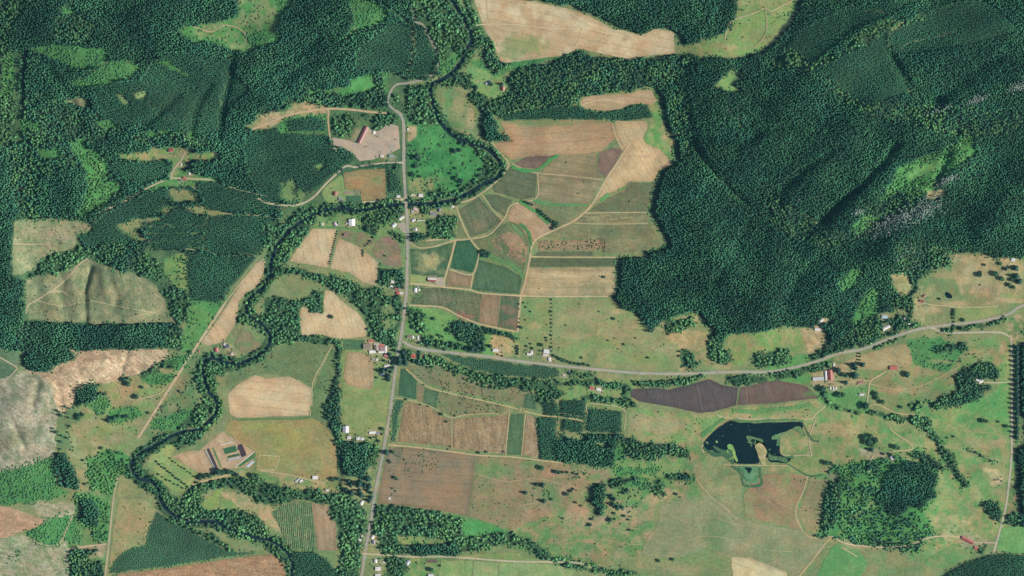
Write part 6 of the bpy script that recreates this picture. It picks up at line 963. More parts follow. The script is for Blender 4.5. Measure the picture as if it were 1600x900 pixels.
# trees standing on their own: group -> (label, [(x, y, crown width in map units, kind)])
TREES = {
 "lone trees": None,
}
TREE_SETS = [
 ("dark round tree alone in the bright tan stubble field", None, [(518,495,6,'B')]),
 ("pink-flowering tree above the tan stubble", None, [(538.5,367,5,'K')]),
 ("dark tree in the round clump beside the darkest green crop", "trees of the round clump", [(753,394,7,'B'),(758,393,7,'B'),(763,396,7,'B'),(756,399,7,'B'),(761,400,6,'B')]),
 ("dark tree in the diagonal row across the tan and olive fields", "row of trees across the tan and olive fields", [(818,315,3,'B'),(822,316,4,'B'),(827,318,5,'B'),(831,320,4,'B'),(841,328,5,'B'),(845,331,6,'B'),(848,335,6,'B'),(853,338,6,'B'),(857,342,6,'B'),(861,345,6,'B'),(866,347,7,'B'),(871,349,6,'B'),(868,353,6,'B'),(864,357,6,'B')]),
 ("small dark tree on the edge of the right-hand tan stubble", "small trees on the stubble edge", [(586,365,6,'B'),(583,371,4,'B'),(579,377,4,'B'),(575,381,3,'B'),(571,384,3,'B'),(567,391,3,'B'),(568,394,3.5,'B'),(567,397,3,'B'),(567.5,400,2.5,'B')]),
 ("dark bush in the banded tan field", None, [(944,433,5,'B')]),
 ("small bush on the fence line between paddock and large pasture", "bushes on the paddock fence line", [(861.5,468+k*6.2,2.4+1.2*((k*7)%3==0),'B') for k in range(15)]),
 ("small bush on the fence line left of the olive paddock", "bushes on the left paddock fence", [(811,475,2.5,'B'),(811,483,2,'B'),(812,498,2.5,'B'),(813,511,5,'B'),(815,512,4,'B'),(811,504,2.5,'B')]),
 ("round tree in the roadside row below the large mottled pasture", "roadside row below the pasture", [(866,556,5,'B'),(871,558,5,'B'),(876,561,6,'B'),(881,563,6,'B'),(887,565,5,'B'),(893,567,5,'B'),(899,568,5,'B'),(906,569,5,'B'),(913,569,5,'B'),(920,571,4,'B')]),
 ("tiny bush on the large mottled pasture", "bushes on the large mottled pasture", [(909,559,4,'B'),(1013,559,4,'B'),(959,498,5,'B'),(975,538,4,'B'),(884,508,3,'B'),(936,487,2.5,'B'),(950,532,3,'B'),(993,528,2.5,'B'),(966,545,2,'B'),(905,475,2,'B')]),
 ("dark tree in the short row by the white house wing", "upright row by the white house wing", [(809,541,4,'B'),(809,545,4.5,'B'),(809,549,4.5,'B'),(809,553,4,'B')]),
 ("small tree on the olive paddock", "trees on the olive paddock", [(846,539,6,'B'),(823,541,4,'B'),(818,473,3,'B'),(822,480,3,'B'),(829,487,3,'B'),(832,544,4,'B'),(854,528,4,'B'),(854,532,3,'B'),(844,548,3,'B'),(829,537,3,'B'),(821,500,2.5,'B')]),
 ("dark conifer around the main road crossroads", "conifers around the crossroads", [(618,548,5,'C'),(630,551,7,'C'),(609,554,6,'C'),(613,560,5,'C'),(614,568,5,'C'),(624,561,8,'C'),(633,560,7,'C'),(624,567,8,'C'),(634,568,7,'C'),(605,578,7,'C'),(598,580,8,'C'),(607,588,8,'C'),(611,581,5,'C'),(614,575,5,'C'),(608,594,5,'C'),(589,590,4,'B'),(601,564,4,'C'),(646,564,7,'C'),(653,566,7,'C'),(661,566,6,'C')]),
 ("dark tree on the track below the green-brown fields", "trees on the track below the green-brown fields", [(757,512,5,'B'),(762,514,5,'B'),(769,516,6,'B'),(774,517,6,'B'),(783,520,6,'B'),(794,522,6,'B'),(799,525,6,'B'),(803,529,5,'B'),(808,529,3,'B')]),
 ("dark conifer around the long white house north of the side road", "conifers around the long white house", [(754,537,5,'C'),(766,541,6,'C'),(756,546,6,'C'),(738,545,9,'C'),(745,547,8,'C'),(748,539,6,'C'),(778,554,3,'B'),(785,556,3,'B')]),
 ("big dark tree at the eastern farmyard", "big trees of the eastern farmyard", [(1309,579,10,'B'),(1317,585,8,'B'),(1322,587,6,'C'),(1335,571,8,'C'),(1348,570,7,'C'),(1337,576,6,'C'),(1336,587,9,'C'),(1311,617,10,'B'),(1317,617,8,'B'),(1285,607,9,'B'),(1290,614,7,'B'),(1322,598,6,'C')]),
 ("dark round tree on the eastern slope below the red-roofed farmhouse", None, [(1417,585,10,'B')]),
 ("dark tree on the lower lawn beside the tan track", "trees beside the tan track", [(1352,634,13,'B'),(1368,615,8,'B'),(1370,622,8,'B'),(1379,628,8,'B'),(1408,636,6,'B'),(1363,642,4,'B')]),
 ("small tree of the paired avenue off the eastern road", "avenue trees", [(1341,552,2.5,'B'),(1344.5,552.5,2.5,'B'),(1340.5,557,2.5,'B'),(1344,557.5,2.5,'B'),(1340,562,2.5,'B'),(1343.5,562.5,2.5,'B'),(1339,566,3,'B'),(1343,566.5,2.5,'B')]),
 ("large dark tree in the clump east of the lake", "clump of trees east of the lake", [(1352,684,10,'B'),(1360,682,10,'B'),(1367,688,10,'B'),(1358,690,11,'B'),(1350,691,7,'B'),(1363,695,8,'B')]),
 ("dark tree right of the lakeside clump", "trees between lake and quarry", [(1399,698,9,'B'),(1404,700,6,'B'),(1362,703,6,'C'),(1292,723,9,'B'),(1298,724,7,'B'),(1380,709,5,'B'),(1392,710,6,'B'),(1397,714,6,'B')]),
 ("dark spreading tree on the top right pasture", "trees on the top right pasture", [(1530,429,9,'B'),(1555,428,9,'B'),(1562,412,6,'B'),(1564,435,8,'B'),(1566,437,6,'B'),(1580,437,7,'B'),(1571,420,6,'B'),(1586,419,8,'C'),(1576,445,8,'B'),(1583,449,6,'B'),(1468,467,4,'B'),(1531,445,2.5,'B'),(1532,425,4,'B'),(1587,432,9,'C'),(1592,440,9,'C'),(1538,414,5,'B')]),
 ("tree in the short hedge beside the olive green paddock", "short hedge by the olive green paddock", [(1490,484,4,'B'),(1490,488,5,'B'),(1490,492,5,'B'),(1490,497,4,'B'),(1490,503,3,'B'),(1505,500,7,'B')]),
 ("dark tree on the bright meadow below the hilltop wood", "trees on the bright eastern meadow", [(1535,657,8,'B'),(1541,658,6,'B'),(1560,659,4,'B'),(1573,666,7,'B'),(1480,684,3,'B'),(1490,682,4,'B')]),
 ("tall conifer along the gravel lane", "tall conifers along the gravel lane", [(1589,543+k*7.4,7,'C') for k in range(20)]),
 ("bush on the dry southern hill", "bushes on the dry southern hill", [(846,731,8,'B'),(839,757,6,'C'),(848,758,7,'C'),(868,737,7,'B'),(873,738,7,'B'),(880,738,5,'B'),(887,738,4,'B'),(896,739,4,'B'),(902,741,4,'B'),(886,772,7,'B'),(892,767,6,'B'),(896,764,4,'B'),(850,783,6,'C'),(821,770,6,'C'),(862,780,5,'B'),(925,811,5,'B'),(922,820,6,'B'),(953,812,8,'B'),(961,811,4,'B'),(960,802,5,'B'),(975,806,5,'B'),(982,812,4,'B'),(984,828,5,'B'),(930,850,2.5,'B'),(1057,772,5,'B'),(1063,777,3,'B'),(900,785,5,'B'),(880,810,4,'B'),(908,790,4,'B')]),
 ("conifer beside the dark block on the dry hill", "conifers beside the dark block", [(955,775,6,'C'),(960,780,6,'C'),(965,792,7,'C'),(958,788,6,'C'),(972,793,5,'C'),(980,766,5,'C'),(975,770,5,'C')]),
 ("small round tree on the lower edge of the grey-green pasture", "pair of trees under the grey-green pasture", [(1029,876,6,'B'),(1051,874,6,'B')]),
 ("round tree on the bottom light green paddock", None, [(688,884,4,'B')]), ("dark tree on the small plot below the lower lane", None, [(674,890,8,'B')]),
 ("dark tree on the western pasture", "trees on the western pasture", [(298,550,6,'B'),(213,620,8,'B'),(170,657,6,'C'),(178,653,6,'C'),(186,650,6,'B'),(194,651,6,'B'),(199,650,6,'B'),(123,650,8,'B'),(130,648,6,'B'),(232,645,4,'B'),(276,587,3,'B'),(200,600,9,'B'),(193,593,8,'B'),(222,605,5,'B'),(159,700,6,'B'),(130,719,4,'B'),(133,756,4,'B'),(280,611,4,'B'),(254,573,5,'B')]),
 ("big dark tree in the row under the market garden", "row of big trees under the market garden", [(313,746,8,'B'),(319,744,9,'B'),(327,743,8,'B'),(334,741,6,'B'),(341,737,11,'B'),(347,738,9,'B'),(357,737,10,'B'),(363,738,7,'B'),(370,742,8,'B'),(394,743,9,'B'),(401,743,8,'B'),(381,748,8,'B')]),
 ("tree on the orchard lawn inside the river bend", "orchard rows inside the river bend", [(245+k*4.4,722+k*3.5+((k*37)%5-2)*.4,3.6,'B') for k in range(14)]+[(266+k*4.6,717+k*3.3+((k*23)%5-2)*.5,2.8,'B') for k in range(11)]+[(248+k*6.2,742+k*3.4+((k*17)%5-2)*.5,3,'B') for k in range(7)]),
 ("tree on the green meadow south of the village", "trees on the green meadow", [(655,536,4,'B'),(668,535,4,'B'),(678,498,6,'B'),(701,516,7,'B'),(710,519,6,'B'),(686,524,5,'B'),(664,518,4,'B'),(676,527,5,'B'),(645,512,5,'B'),(692,526,4,'B')]),
 ("dark conifer on the roadside clearing above the creek wood", "conifers on the roadside clearing", [(575,748,9,'C'),(548,758,6,'C'),(562,756,10,'C'),(570,758,9,'C'),(577,760,8,'C'),(541,765,6,'C'),(549,770,8,'C'),(562,767,6,'C'),(564,773,7,'C'),(575,766,5,'C'),(580,770,5,'C'),(580,777,5,'C'),(577,782,6,'C'),(556,782,3,'B'),(520,749,8,'B'),(528,748,6,'B'),(545,752,7,'C')]),
 ("conifer whose shadow lies across the main road", None, [(604,707,8,'C')]), ("dark tree beside the main road above the wood block", "roadside trees above the wood block", [(598,670,6,'B'),(597,678,4,'B'),(592,689,6,'B'),(586,683,3,'B'),(580,684,4,'B'),(586,705,5,'B')]),
 ("tree on the field corner east of the main road", "trees on the large brown field corner", [(614,706,6,'B'),(608,720,4,'B'),(617,746,6,'B'),(620,748,4,'B'),(613,763,3,'B'),(618,767,3,'B'),(610,722,4,'B')]),
 ("bush in the row above the creek wood", "bushes above the creek wood", [(614,790,5,'B'),(624,792,4,'B'),(633,794,5,'B'),(644,797,6,'B'),(649,798,5,'B'),(658,799,7,'B'),(667,800,8,'B'),(676,801,7,'B')]),
 ("small bush on the hedge of the patchwork fields", "bushes on the patchwork hedge", [(635,624,4,'B'),(657,632,3,'B'),(669,635,3,'B'),(690,647,5,'B'),(698,659,4,'B'),(711,650,3,'B'),(728,645,2.5,'B'),(704,698,3,'B'),(700,702,3,'B'),(748,707,4,'B'),(760,706,4,'B'),(787,706,3,'B')]),
 ("dark tree in the upper river meadow", "trees in the upper river meadow", [(744,137,7,'C'),(768,132,7,'B'),(766,130,6,'B'),(784,132,5,'C'),(743,142,4,'B')]),
 ("dark tree on the wet green meadow east of the main road", "trees on the wet green meadow", [(651,245,7,'C'),(655,249,6,'B'),(645,248,5,'B'),(650,260,8,'B'),(645,273,8,'B'),(657,276,5,'B'),(643,228,3,'B'),(710,236,8,'B'),(718,235,6,'B'),(712,263,5,'B'),(720,283,9,'B'),(712,279,8,'B'),(704,271,4,'B')]),
 ("hedge tree in the thin line between the two stubble fields", "hedge between the stubble fields", [(527.5-k*.95,362+k*3.6,2.2+((k*5)%3)*.3,'B') for k in range(15)]),
]
# ------------------------------------------------------------------ ground sheet (one vertex every 2 map units inside the view, coarse far out)
GX = np.concatenate([np.array([-2600,-1500,-900,-500,-300,-180]), np.arange(-120, 1722, 2.0), np.array([1780,1900,2100,2500,3100,4200])])
GY = np.concatenate([np.array([-2600,-1500,-900,-500,-300,-180]), np.arange(-100, 1002, 2.0), np.array([1060,1180,1400,1800,2400,3500])])
PX, PY = np.meshgrid(GX, GY)
GH = H(PX, PY)
def Z(px, py):
    px = np.clip(np.asarray(px, float), -118, 1718); py = np.clip(np.asarray(py, float), -98, 998)
    u = (px + 120) / 2.0; v = (py + 100) / 2.0
    i = np.floor(u).astype(int); j = np.floor(v).astype(int); fu = u - i; fv = v - j
    i += 6; j += 6
    return (GH[j, i] * (1 - fu) + GH[j, i + 1] * fu) * (1 - fv) + (GH[j + 1, i] * (1 - fu) + GH[j + 1, i + 1] * fu) * fv

def bbox(poly, m):
    a = np.array(poly, float)
    return a[:, 0].min() - m, a[:, 0].max() + m, a[:, 1].min() - m, a[:, 1].max() + m

# where trees stand, one cell per map unit
OX, OY, RW, RH = 110, 90, 1820, 1080
stand_of = np.zeros((RH, RW), np.int16)
kind_of = np.zeros((RH, RW), np.int8)
KINDS = [None, "C", "P", "Y", "B", "M", "S", "X", "W", "G"]
stand_names = [None]
cy, cx = np.mgrid[0:RH, 0:RW]
cx = cx - OX + 0.5; cy = cy - OY + 0.5
jx = (fbm(cx / 9.0, cy / 9.0, 2) - 0.5); jy = (fbm(cx / 9.0 + 50, cy / 9.0 + 20, 2) - 0.5)
def paint(name, kind, test, box):
    x0, x1, y0, y1 = box
    i0, i1 = max(0, int(x0 + OX)), min(RW, int(x1 + OX) + 1); j0, j1 = max(0, int(y0 + OY)), min(RH, int(y1 + OY) + 1)
    if i1 <= i0 or j1 <= j0: return
    w = 2.5 if kind in ("P", "Y") else 9.0
    X = cx[j0:j1, i0:i1] + w * jx[j0:j1, i0:i1]; Y = cy[j0:j1, i0:i1] + w * jy[j0:j1, i0:i1]
    m = test(X, Y)
    if kind and name not in stand_names: stand_names.append(name)
    stand_of[j0:j1, i0:i1][m] = stand_names.index(name) if kind else 0
    kind_of[j0:j1, i0:i1][m] = KINDS.index(kind)
for nm, kd, poly in STANDS:
    paint(nm, kd, lambda X, Y: inside(X, Y, poly), bbox(poly, 5))
rv = seg_dist(cx, cy, RIVER)
m_ = (kind_of == 0) & (rv < 8.5 + 9 * jx) & ~((cy < 130) & (cx < 700))
stand_of[m_] = stand_names.index("riverside_wood"); kind_of[m_] = KINDS.index("B")
wooded = stand_of > 0
for kd, nm, hw, pts in STRIPS:
    paint(nm, kd, lambda X, Y: seg_dist(X, Y, pts) < hw, bbox(pts, hw + 5))
m_ = rv < 2.2 + 3.5 * (fbm(cx / 14, cy / 14, 2) - .5)
stand_of[m_] = 0; kind_of[m_] = 0
for f in FIELDS:                      # nothing planted grows on a worked field
    if f[1] in ("F", "K", "T"):
        P_ = f[8]; paint(None, None, lambda X, Y: inside(X, Y, P_), bbox(P_, 1))
for b in BUILDINGS:
    r = max(b[3], b[4]) / 2 / M_PX + 1.6
    paint(None, None, lambda X, Y: np.hypot(X - b[1], Y - b[2]) < r, (b[1] - r - 5, b[1] + r + 5, b[2] - r - 5, b[2] + r + 5))

# a ragged fringe of scrub along the woods, where no field or road comes up to them
near = stand_of > 0
for _ in range(4):
    n_ = near.copy(); n_[1:] |= near[:-1]; n_[:-1] |= near[1:]; n_[:, 1:] |= near[:, :-1]; n_[:, :-1] |= near[:, 1:]; near = n_
open_ = np.zeros_like(near)
def block(test, box):
    x0, x1, y0, y1 = box
    i0, i1 = max(0, int(x0 + OX)), min(RW, int(x1 + OX) + 1); j0, j1 = max(0, int(y0 + OY)), min(RH, int(y1 + OY) + 1)
    if i1 > i0 and j1 > j0: open_[j0:j1, i0:i1] |= test(cx[j0:j1, i0:i1], cy[j0:j1, i0:i1])
for f in FIELDS: block(lambda X, Y: inside(X, Y, f[8]), bbox(f[8], 2))
for t in TRACKS: block(lambda X, Y: seg_dist(X, Y, t[3]) < t[1] / M_PX / 2 + 1.2, bbox(t[3], 8))
for b in BUILDINGS: block(lambda X, Y: np.hypot(X - b[1], Y - b[2]) < max(b[3], b[4]) / 2 / M_PX + 2, (b[1] - 20, b[1] + 20, b[2] - 20, b[2] + 20))
m_ = near & (stand_of == 0) & ~open_ & (rv > 3.0) & (fbm(cx / 6.0 + 5, cy / 6.0 + 9, 2) > .47)
stand_names.append("fringe_scrub"); stand_of[m_] = len(stand_names) - 1; kind_of[m_] = KINDS.index("S")

def stand_at(px, py):
    i = np.clip((np.asarray(px) + OX).astype(int), 0, RW - 1); j = np.clip((np.asarray(py) + OY).astype(int), 0, RH - 1)
    return stand_of[j, i], kind_of[j, i]

# ground colour
for b in BUILDINGS:                   # trodden yards round the buildings
    r = max(b[3], b[4]) / 2 / M_PX
    BLOBS.append((b[1] + 1, b[2] + 1, r + 4, r + 3, ((182,164,130), (150,150,110), (170,156,132))[int(b[1]) % 3], .55))
base = np.array((118,138,88)); base2 = np.array((136,140,94))
wob = 8.0
QX = PX + wob * (fbm(PX / 14.0, PY / 14.0, 3) - 0.5); QY = PY + wob * (fbm(PX / 14.0 + 31, PY / 14.0 + 77, 3) - 0.5)
nz = smooth01(fbm(PX / 20.0, PY / 20.0, 4), 0.38, 0.62)[..., None]
GC = lin(base) * (1 - nz) + lin(base2) * nz
GS = np.zeros(PX.shape); GA = np.zeros(PX.shape)
for poly, c1, c2, sc, st, ang in ZONES:
    x0, x1, y0, y1 = bbox(poly, 8)
    i0, i1 = np.searchsorted(GX, [x0, x1]); j0, j1 = np.searchsorted(GY, [y0, y1])
    if i1 <= i0 or j1 <= j0: continue
    X = QX[j0:j1, i0:i1]; Y = QY[j0:j1, i0:i1]
    m = inside(X, Y, poly)
    t = smooth01(fbm(PX[j0:j1, i0:i1] / sc + c1[0], PY[j0:j1, i0:i1] / sc + c2[1], 4), 0.36, 0.64)[..., None]
    cc = lin(c1) * (1 - t) + lin(c2) * t
    GC[j0:j1, i0:i1][m] = cc[m]; GS[j0:j1, i0:i1][m] = st; GA[j0:j1, i0:i1][m] = ang
def apply_blobs(px, py, col):
    for bx, by, rx, ry, c, s in BLOBS:
        m = (np.abs(px - bx) < rx * 1.5) & (np.abs(py - by) < ry * 1.5)
        if not m.any(): continue
        x, y = px[m], py[m]
        n = fbm(x / 5.0 + bx, y / 5.0 + by, 3) - 0.5
        d = np.hypot((x - bx) / rx, (y - by) / ry) + 1.3 * n
        w = (s * (1 - smooth01(d, 0.45, 1.15)))[:, None]
        col[m] = col[m] * (1 - w) + lin(c) * w
    return col
flat = GC.reshape(-1, 3)
apply_blobs(PX.ravel(), PY.ravel(), flat)
# leaf litter and undergrowth where woods stand
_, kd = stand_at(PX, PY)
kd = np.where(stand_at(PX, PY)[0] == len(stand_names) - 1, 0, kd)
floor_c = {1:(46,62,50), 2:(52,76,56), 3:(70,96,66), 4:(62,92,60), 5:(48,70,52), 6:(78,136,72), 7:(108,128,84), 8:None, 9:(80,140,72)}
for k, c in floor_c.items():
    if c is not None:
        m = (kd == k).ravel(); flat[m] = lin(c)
flat = flat / LIT
def blur(a):
    b = a.copy(); b[1:-1, 1:-1] = (a[1:-1, 1:-1] * 4 + a[:-2, 1:-1] + a[2:, 1:-1] + a[1:-1, :-2] + a[1:-1, 2:]) / 8
    return b
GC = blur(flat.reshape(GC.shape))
V = np.stack([wx(PX), wy(PY), GH], -1).reshape(-1, 3)
ny, nx = PX.shape
idx = np.arange(nx * ny).reshape(ny, nx)
F = np.stack([idx[:-1, :-1], idx[1:, :-1], idx[1:, 1:], idx[:-1, 1:]], -1).reshape(-1, 4)
def rowco(px, py, ang):
    a = np.radians(ang)
    X, Y = wx(np.asarray(px)), wy(np.asarray(py))
    return np.stack([X * np.cos(a) + Y * np.sin(a), -X * np.sin(a) + Y * np.cos(a), np.zeros_like(X)], -1)
ground = mesh_np("ground", V, F, M_GROUND, GC.reshape(-1, 3), extra={"rowco": rowco(PX.ravel(), PY.ravel(), GA.ravel()), "streak": GS.ravel()})
ground.data.polygons.foreach_set("use_smooth", np.ones(len(F), bool))
tag(ground, "green and tan valley ground with wooded hills on both sides", kind="structure")

# ------------------------------------------------------------------ sheets that lie on the ground
def sheet(name, poly, mat, c1, c2, patch, ang, streak, label, lift=0.35, cell=5.0, level=None, blobs=True, ragged=0, headland=0.0):
    if ragged:
        q = []
        for i in range(len(poly)):
            a = np.array(poly[i], float); b = np.array(poly[(i + 1) % len(poly)], float)
            n = max(1, int(np.hypot(*(b - a)) / max(4.0, 2 * ragged)))
            for k in range(n):
                p = a + (b - a) * k / n
                p = p + ragged * 2.4 * np.array([fbm(p[0] / 7.0 + 3, p[1] / 7.0, 2) - .5, fbm(p[0] / 7.0 + 90, p[1] / 7.0 + 40, 2) - .5])
                q.append((float(p[0]), float(p[1])))
        poly = q
    bm = bmesh.new()
    vs = [bm.verts.new((x, y, 0)) for x, y in poly]
    f = bm.faces.new(vs)
    bmesh.ops.triangulate(bm, faces=[f])
    x0, x1, y0, y1 = bbox(poly, 0)
    for c in np.arange(math.floor(x0 / cell) * cell + cell, x1, cell):
        bmesh.ops.bisect_plane(bm, geom=bm.verts[:] + bm.edges[:] + bm.faces[:], plane_co=(c, 0, 0), plane_no=(1, 0, 0))
    for c in np.arange(math.floor(y0 / cell) * cell + cell, y1, cell):
        bmesh.ops.bisect_plane(bm, geom=bm.verts[:] + bm.edges[:] + bm.faces[:], plane_co=(0, c, 0), plane_no=(0, 1, 0))
    bmesh.ops.triangulate(bm, faces=bm.faces[:])
    bm.verts.index_update()
    P = np.array([v.co[:2] for v in bm.verts]); Fa = np.array([[v.index for v in f.verts] for f in bm.faces])
    bm.free()
    a = P[Fa]
    area = (a[:, 1, 0] - a[:, 0, 0]) * (a[:, 2, 1] - a[:, 0, 1]) - (a[:, 2, 0] - a[:, 0, 0]) * (a[:, 1, 1] - a[:, 0, 1])
    Fa[area > 0] = Fa[area > 0][:, ::-1]           # map y runs down, so clockwise here faces up
    px, py = P[:, 0], P[:, 1]
    t = smooth01(fbm(px / patch + c1[0], py / patch + c2[1], 4), 0.34, 0.66)[:, None]
    col = lin(c1) * (1 - t) + lin(c2) * t
    if blobs:
        apply_blobs(px, py, col)
        if headland:                                   # turned more often, worn thinner along the edge
            d = seg_dist(px, py, list(poly) + [poly[0]])
            col *= (1 - headland * (1 - smooth01(d, 2.0, 6.5)))[:, None]
    z = Z(px, py) + lift if level is None else np.full(len(px), level)
    o = mesh_np(name, np.stack([wx(px), wy(py), z], -1), Fa, mat, col / LIT, extra={"rowco": rowco(px, py, ang), "streak": np.full(len(px), float(streak))})
    o.data.polygons.foreach_set("use_smooth", np.ones(len(Fa), bool))
    tag(o, label, kind="structure")
    return o
for k, (c1, c2, patch, st, ang, poly, label) in enumerate(CLEARED):
    sheet('cleared_slope', chaikin(poly, 1), M_CLEAR, c1, c2, patch, -ang, st, label, lift=0.3 + .05 * k, cell=3.0, ragged=2.6)
MATS = {"F": M_FIELD, "K": M_CROP, "M": M_MEADOW, "T": M_TRACK}
for k, (name, mk, c1, c2, patch, ang, st, rnd, poly, label) in enumerate(FIELDS):
    sheet(name, chaikin(poly, rnd) if rnd else poly, MATS[mk], c1, c2, patch, -ang, st * (2.6 if st >= .12 else 1.6), label, lift=0.30 + 0.004 * k, ragged={'M': 1.3, 'F': .55, 'K': .5, 'T': .7}[mk], headland=.13 if mk in 'FK' else 0, cell=4.0)
for c, poly, label in BEDS:
    sheet("garden_bed", poly, M_FIELD, c, tuple(int(k * .92) for k in c), 4, 0, .05, label, lift=0.75, blobs=False)

def strip(name, pts, width, c, mat, label, lift=0.7, level=None, step=3.0, vary=0.12):
    if name == "mown_line":
        P = np.vstack([spline([a, b], step) for a, b in zip(pts[:-1], pts[1:])])
        P = P[np.concatenate([[True], np.hypot(*np.diff(P, axis=0).T) > 1e-6])]
    else: P = spline(pts, step)
    T = np.gradient(P, axis=0); T /= np.linalg.norm(T, axis=1)[:, None] + 1e-9
    Nn = np.stack([-T[:, 1], T[:, 0]], -1)
    s = np.linspace(0, 7, len(P)) * len(P) / 40.0
    wv = width / M_PX / 2 * (1 + vary * 2 * (fbm(P[:, 0] / 6, P[:, 1] / 6, 2) - 0.5))
    cols = 5
    off = np.linspace(-1, 1, cols)
    Q = P[:, None, :] + Nn[:, None, :] * (wv[:, None] * off[None, :])[..., None]
    px, py = Q[..., 0], Q[..., 1]
    z = Z(px, py); z = z.max(axis=1, keepdims=True) * 0.6 + z * 0.4 + lift if level is None else np.full(px.shape, level)
    n = len(P)
    I = np.arange(n * cols).reshape(n, cols)
    Fa = np.stack([I[:-1, :-1], I[:-1, 1:], I[1:, 1:], I[1:, :-1]], -1).reshape(-1, 4)
    # make every face look up
    a = np.stack([wx(px).ravel(), wy(py).ravel()], -1)[Fa[0]]
    if (a[1, 0] - a[0, 0]) * (a[2, 1] - a[0, 1]) - (a[2, 0] - a[0, 0]) * (a[1, 1] - a[0, 1]) < 0: Fa = Fa[:, ::-1]
    col = np.tile(lin(c) / LIT, (n * cols, 1))
    o = mesh_np(name, np.stack([wx(px), wy(py), z], -1).reshape(-1, 3), Fa, mat, col)
    return tag(o, label, kind="structure") if label else o
for k, (name, w, c, pts, label) in enumerate(TRACKS):
    strip(name, pts, w, c, M_MEADOW if name in ('grass_strip', 'marsh') else M_TRACK, label, lift=(0.69 + 0.001 * (k % 24)) if name == 'cattle_trail' else 0.72 + 0.005 * k, vary=0.06 if name == 'road' else 0.7 if name in ('grass_strip', 'marsh') else 0.2)
M_LINE = plain_material("road_paint", (0.55, 0.42, 0.10), 0.7)
for pts in (TRACKS[2][3], TRACKS[3][3]):
    strip("road_marking", pts, 0.3, (200,180,80), M_LINE, "thin yellow centre line painted on the grey road", lift=0.85, vary=0)

# river: a band of water between its banks
P = spline(RIVER, 3.0)
T = np.gradient(P, axis=0); T /= np.linalg.norm(T, axis=1)[:, None]
Nn = np.stack([-T[:, 1], T[:, 0]], -1)
wv = 2.9 + 1.8 * (fbm(P[:, 0] / 12, P[:, 1] / 12, 2) - 0.5)
mid = H0(P[:, 0], P[:, 1]) - 1.5
mid = np.convolve(np.pad(mid, 4, mode="edge"), np.ones(9) / 9, "valid")
Q = P[:, None, :] + Nn[:, None, :] * (wv[:, None] * np.array([-1, 0, 1.0])[None])[..., None]
I = np.arange(len(P) * 3).reshape(-1, 3)
Fa = np.stack([I[:-1, :-1], I[:-1, 1:], I[1:, 1:], I[1:, :-1]], -1).reshape(-1, 4)
a = Q.reshape(-1, 2)[Fa[0]]
VV = np.stack([wx(Q[..., 0]), wy(Q[..., 1]), np.repeat(mid[:, None], 3, 1)], -1).reshape(-1, 3)
b = VV[Fa[0]]
if (b[1, 0] - b[0, 0]) * (b[2, 1] - b[0, 1]) - (b[2, 0] - b[0, 0]) * (b[1, 1] - b[0, 1]) < 0: Fa = Fa[:, ::-1]
tag(mesh_np("river", VV, Fa, M_RIVER), "dark narrow river winding between wooded banks", kind="structure")

# lake, weed beds, banks
LAKE = [(1098,695),(1104,686),(1113,677),(1124,667),(1135,660),(1143,656.5),(1150,659),(1158,661),(1170,660),(1180,662),(1200,660),(1222,660),(1240,659),(1253,659),(1256,664),(1253,670),(1259,682),(1252,680),(1244,672),(1236,670),(1230,674),(1222,676),(1218,684),(1219,692),(1218,706),(1222,712),(1230,716),(1237,715),(1233,722),(1226,724),(1212,722),(1205,723),(1200,718),(1198,702),(1196,694),(1190,688),(1184,685),(1180,690),(1181,698),(1184,708),(1187,722),(1184,725),(1160,725),(1148,724),(1145,716),(1140,710),(1132,707),(1120,708),(1114,703),(1106,704)]
lz = float(np.max(Z([p[0] for p in LAKE], [p[1] for p in LAKE]))) + 0.3
gx_, gy_ = np.meshgrid(np.arange(1095, 1262, 3), np.arange(655, 728, 3)); lz = max(lz, float(Z(gx_, gy_).max()) + 0.25)
sheet("lake", chaikin(LAKE, 1), M_LAKE, (20,40,60), (20,40,60), 9, 0, 0, "dark blue lake with weed beds in the eastern pastures", level=lz, cell=20, blobs=False)
WEED = [((92,130,84),(108,142,88),[(1236,670),(1246,664),(1252,668),(1258,682),(1248,678),(1240,671)],"green weed bed at the right tip of the lake"),
 ((96,132,88),(110,142,92),[(1206,683),(1211,679),(1216,678),(1226,674),(1228,677),(1220,680),(1214,686),(1207,686)],"small green weed bed near the right shore"),
 ((74,110,76),(90,126,82),[(1201,708),(1206,712),(1214,714),(1222,714),(1230,717),(1231,722),(1222,721),(1212,719),(1206,721),(1201,716)],"green weed bed at the lower right of the lake"),
 ((82,118,78),(96,130,84),[(1166,682),(1176,682),(1186,684),(1193,688),(1194,692),(1188,690),(1180,686),(1172,688),(1176,694),(1172,694),(1167,687)],"green weed fringe round the head of the tan spit"),
 ((150,190,96),(120,160,84),[(1135,696),(1141,694),(1145,698),(1148,703),(1150,708),(1152,716),(1154,720),(1150,722),(1146,712),(1142,706),(1138,702)],"bright yellow-green weed bed left of the tan spit"),
 ((84,116,80),(70,104,74),[(1112,696),(1118,697),(1124,702),(1132,703),(1140,702),(1146,708),(1148,718),(1144,722),(1142,714),(1136,709),(1126,708),(1117,703)],"dull green weed bed along the lower left shore"),
 ((150,180,110),(140,170,100),[(1117,689),(1121,689),(1121,692),(1118,692)],"small pale weed island near the dam"),
 ((90,120,84),(100,130,90),[(1102,690),(1106,690),(1106,694),(1103,694)],"weed patch at the foot of the dam")]
for k, (c1, c2, poly, label) in enumerate(WEED):
    sheet("weed_bed", chaikin(poly, 1), M_MEADOW, c1, c2, 4, 0, 0, label, level=lz + 0.12 + 0.01 * k, cell=3, blobs=False, ragged=1.6)
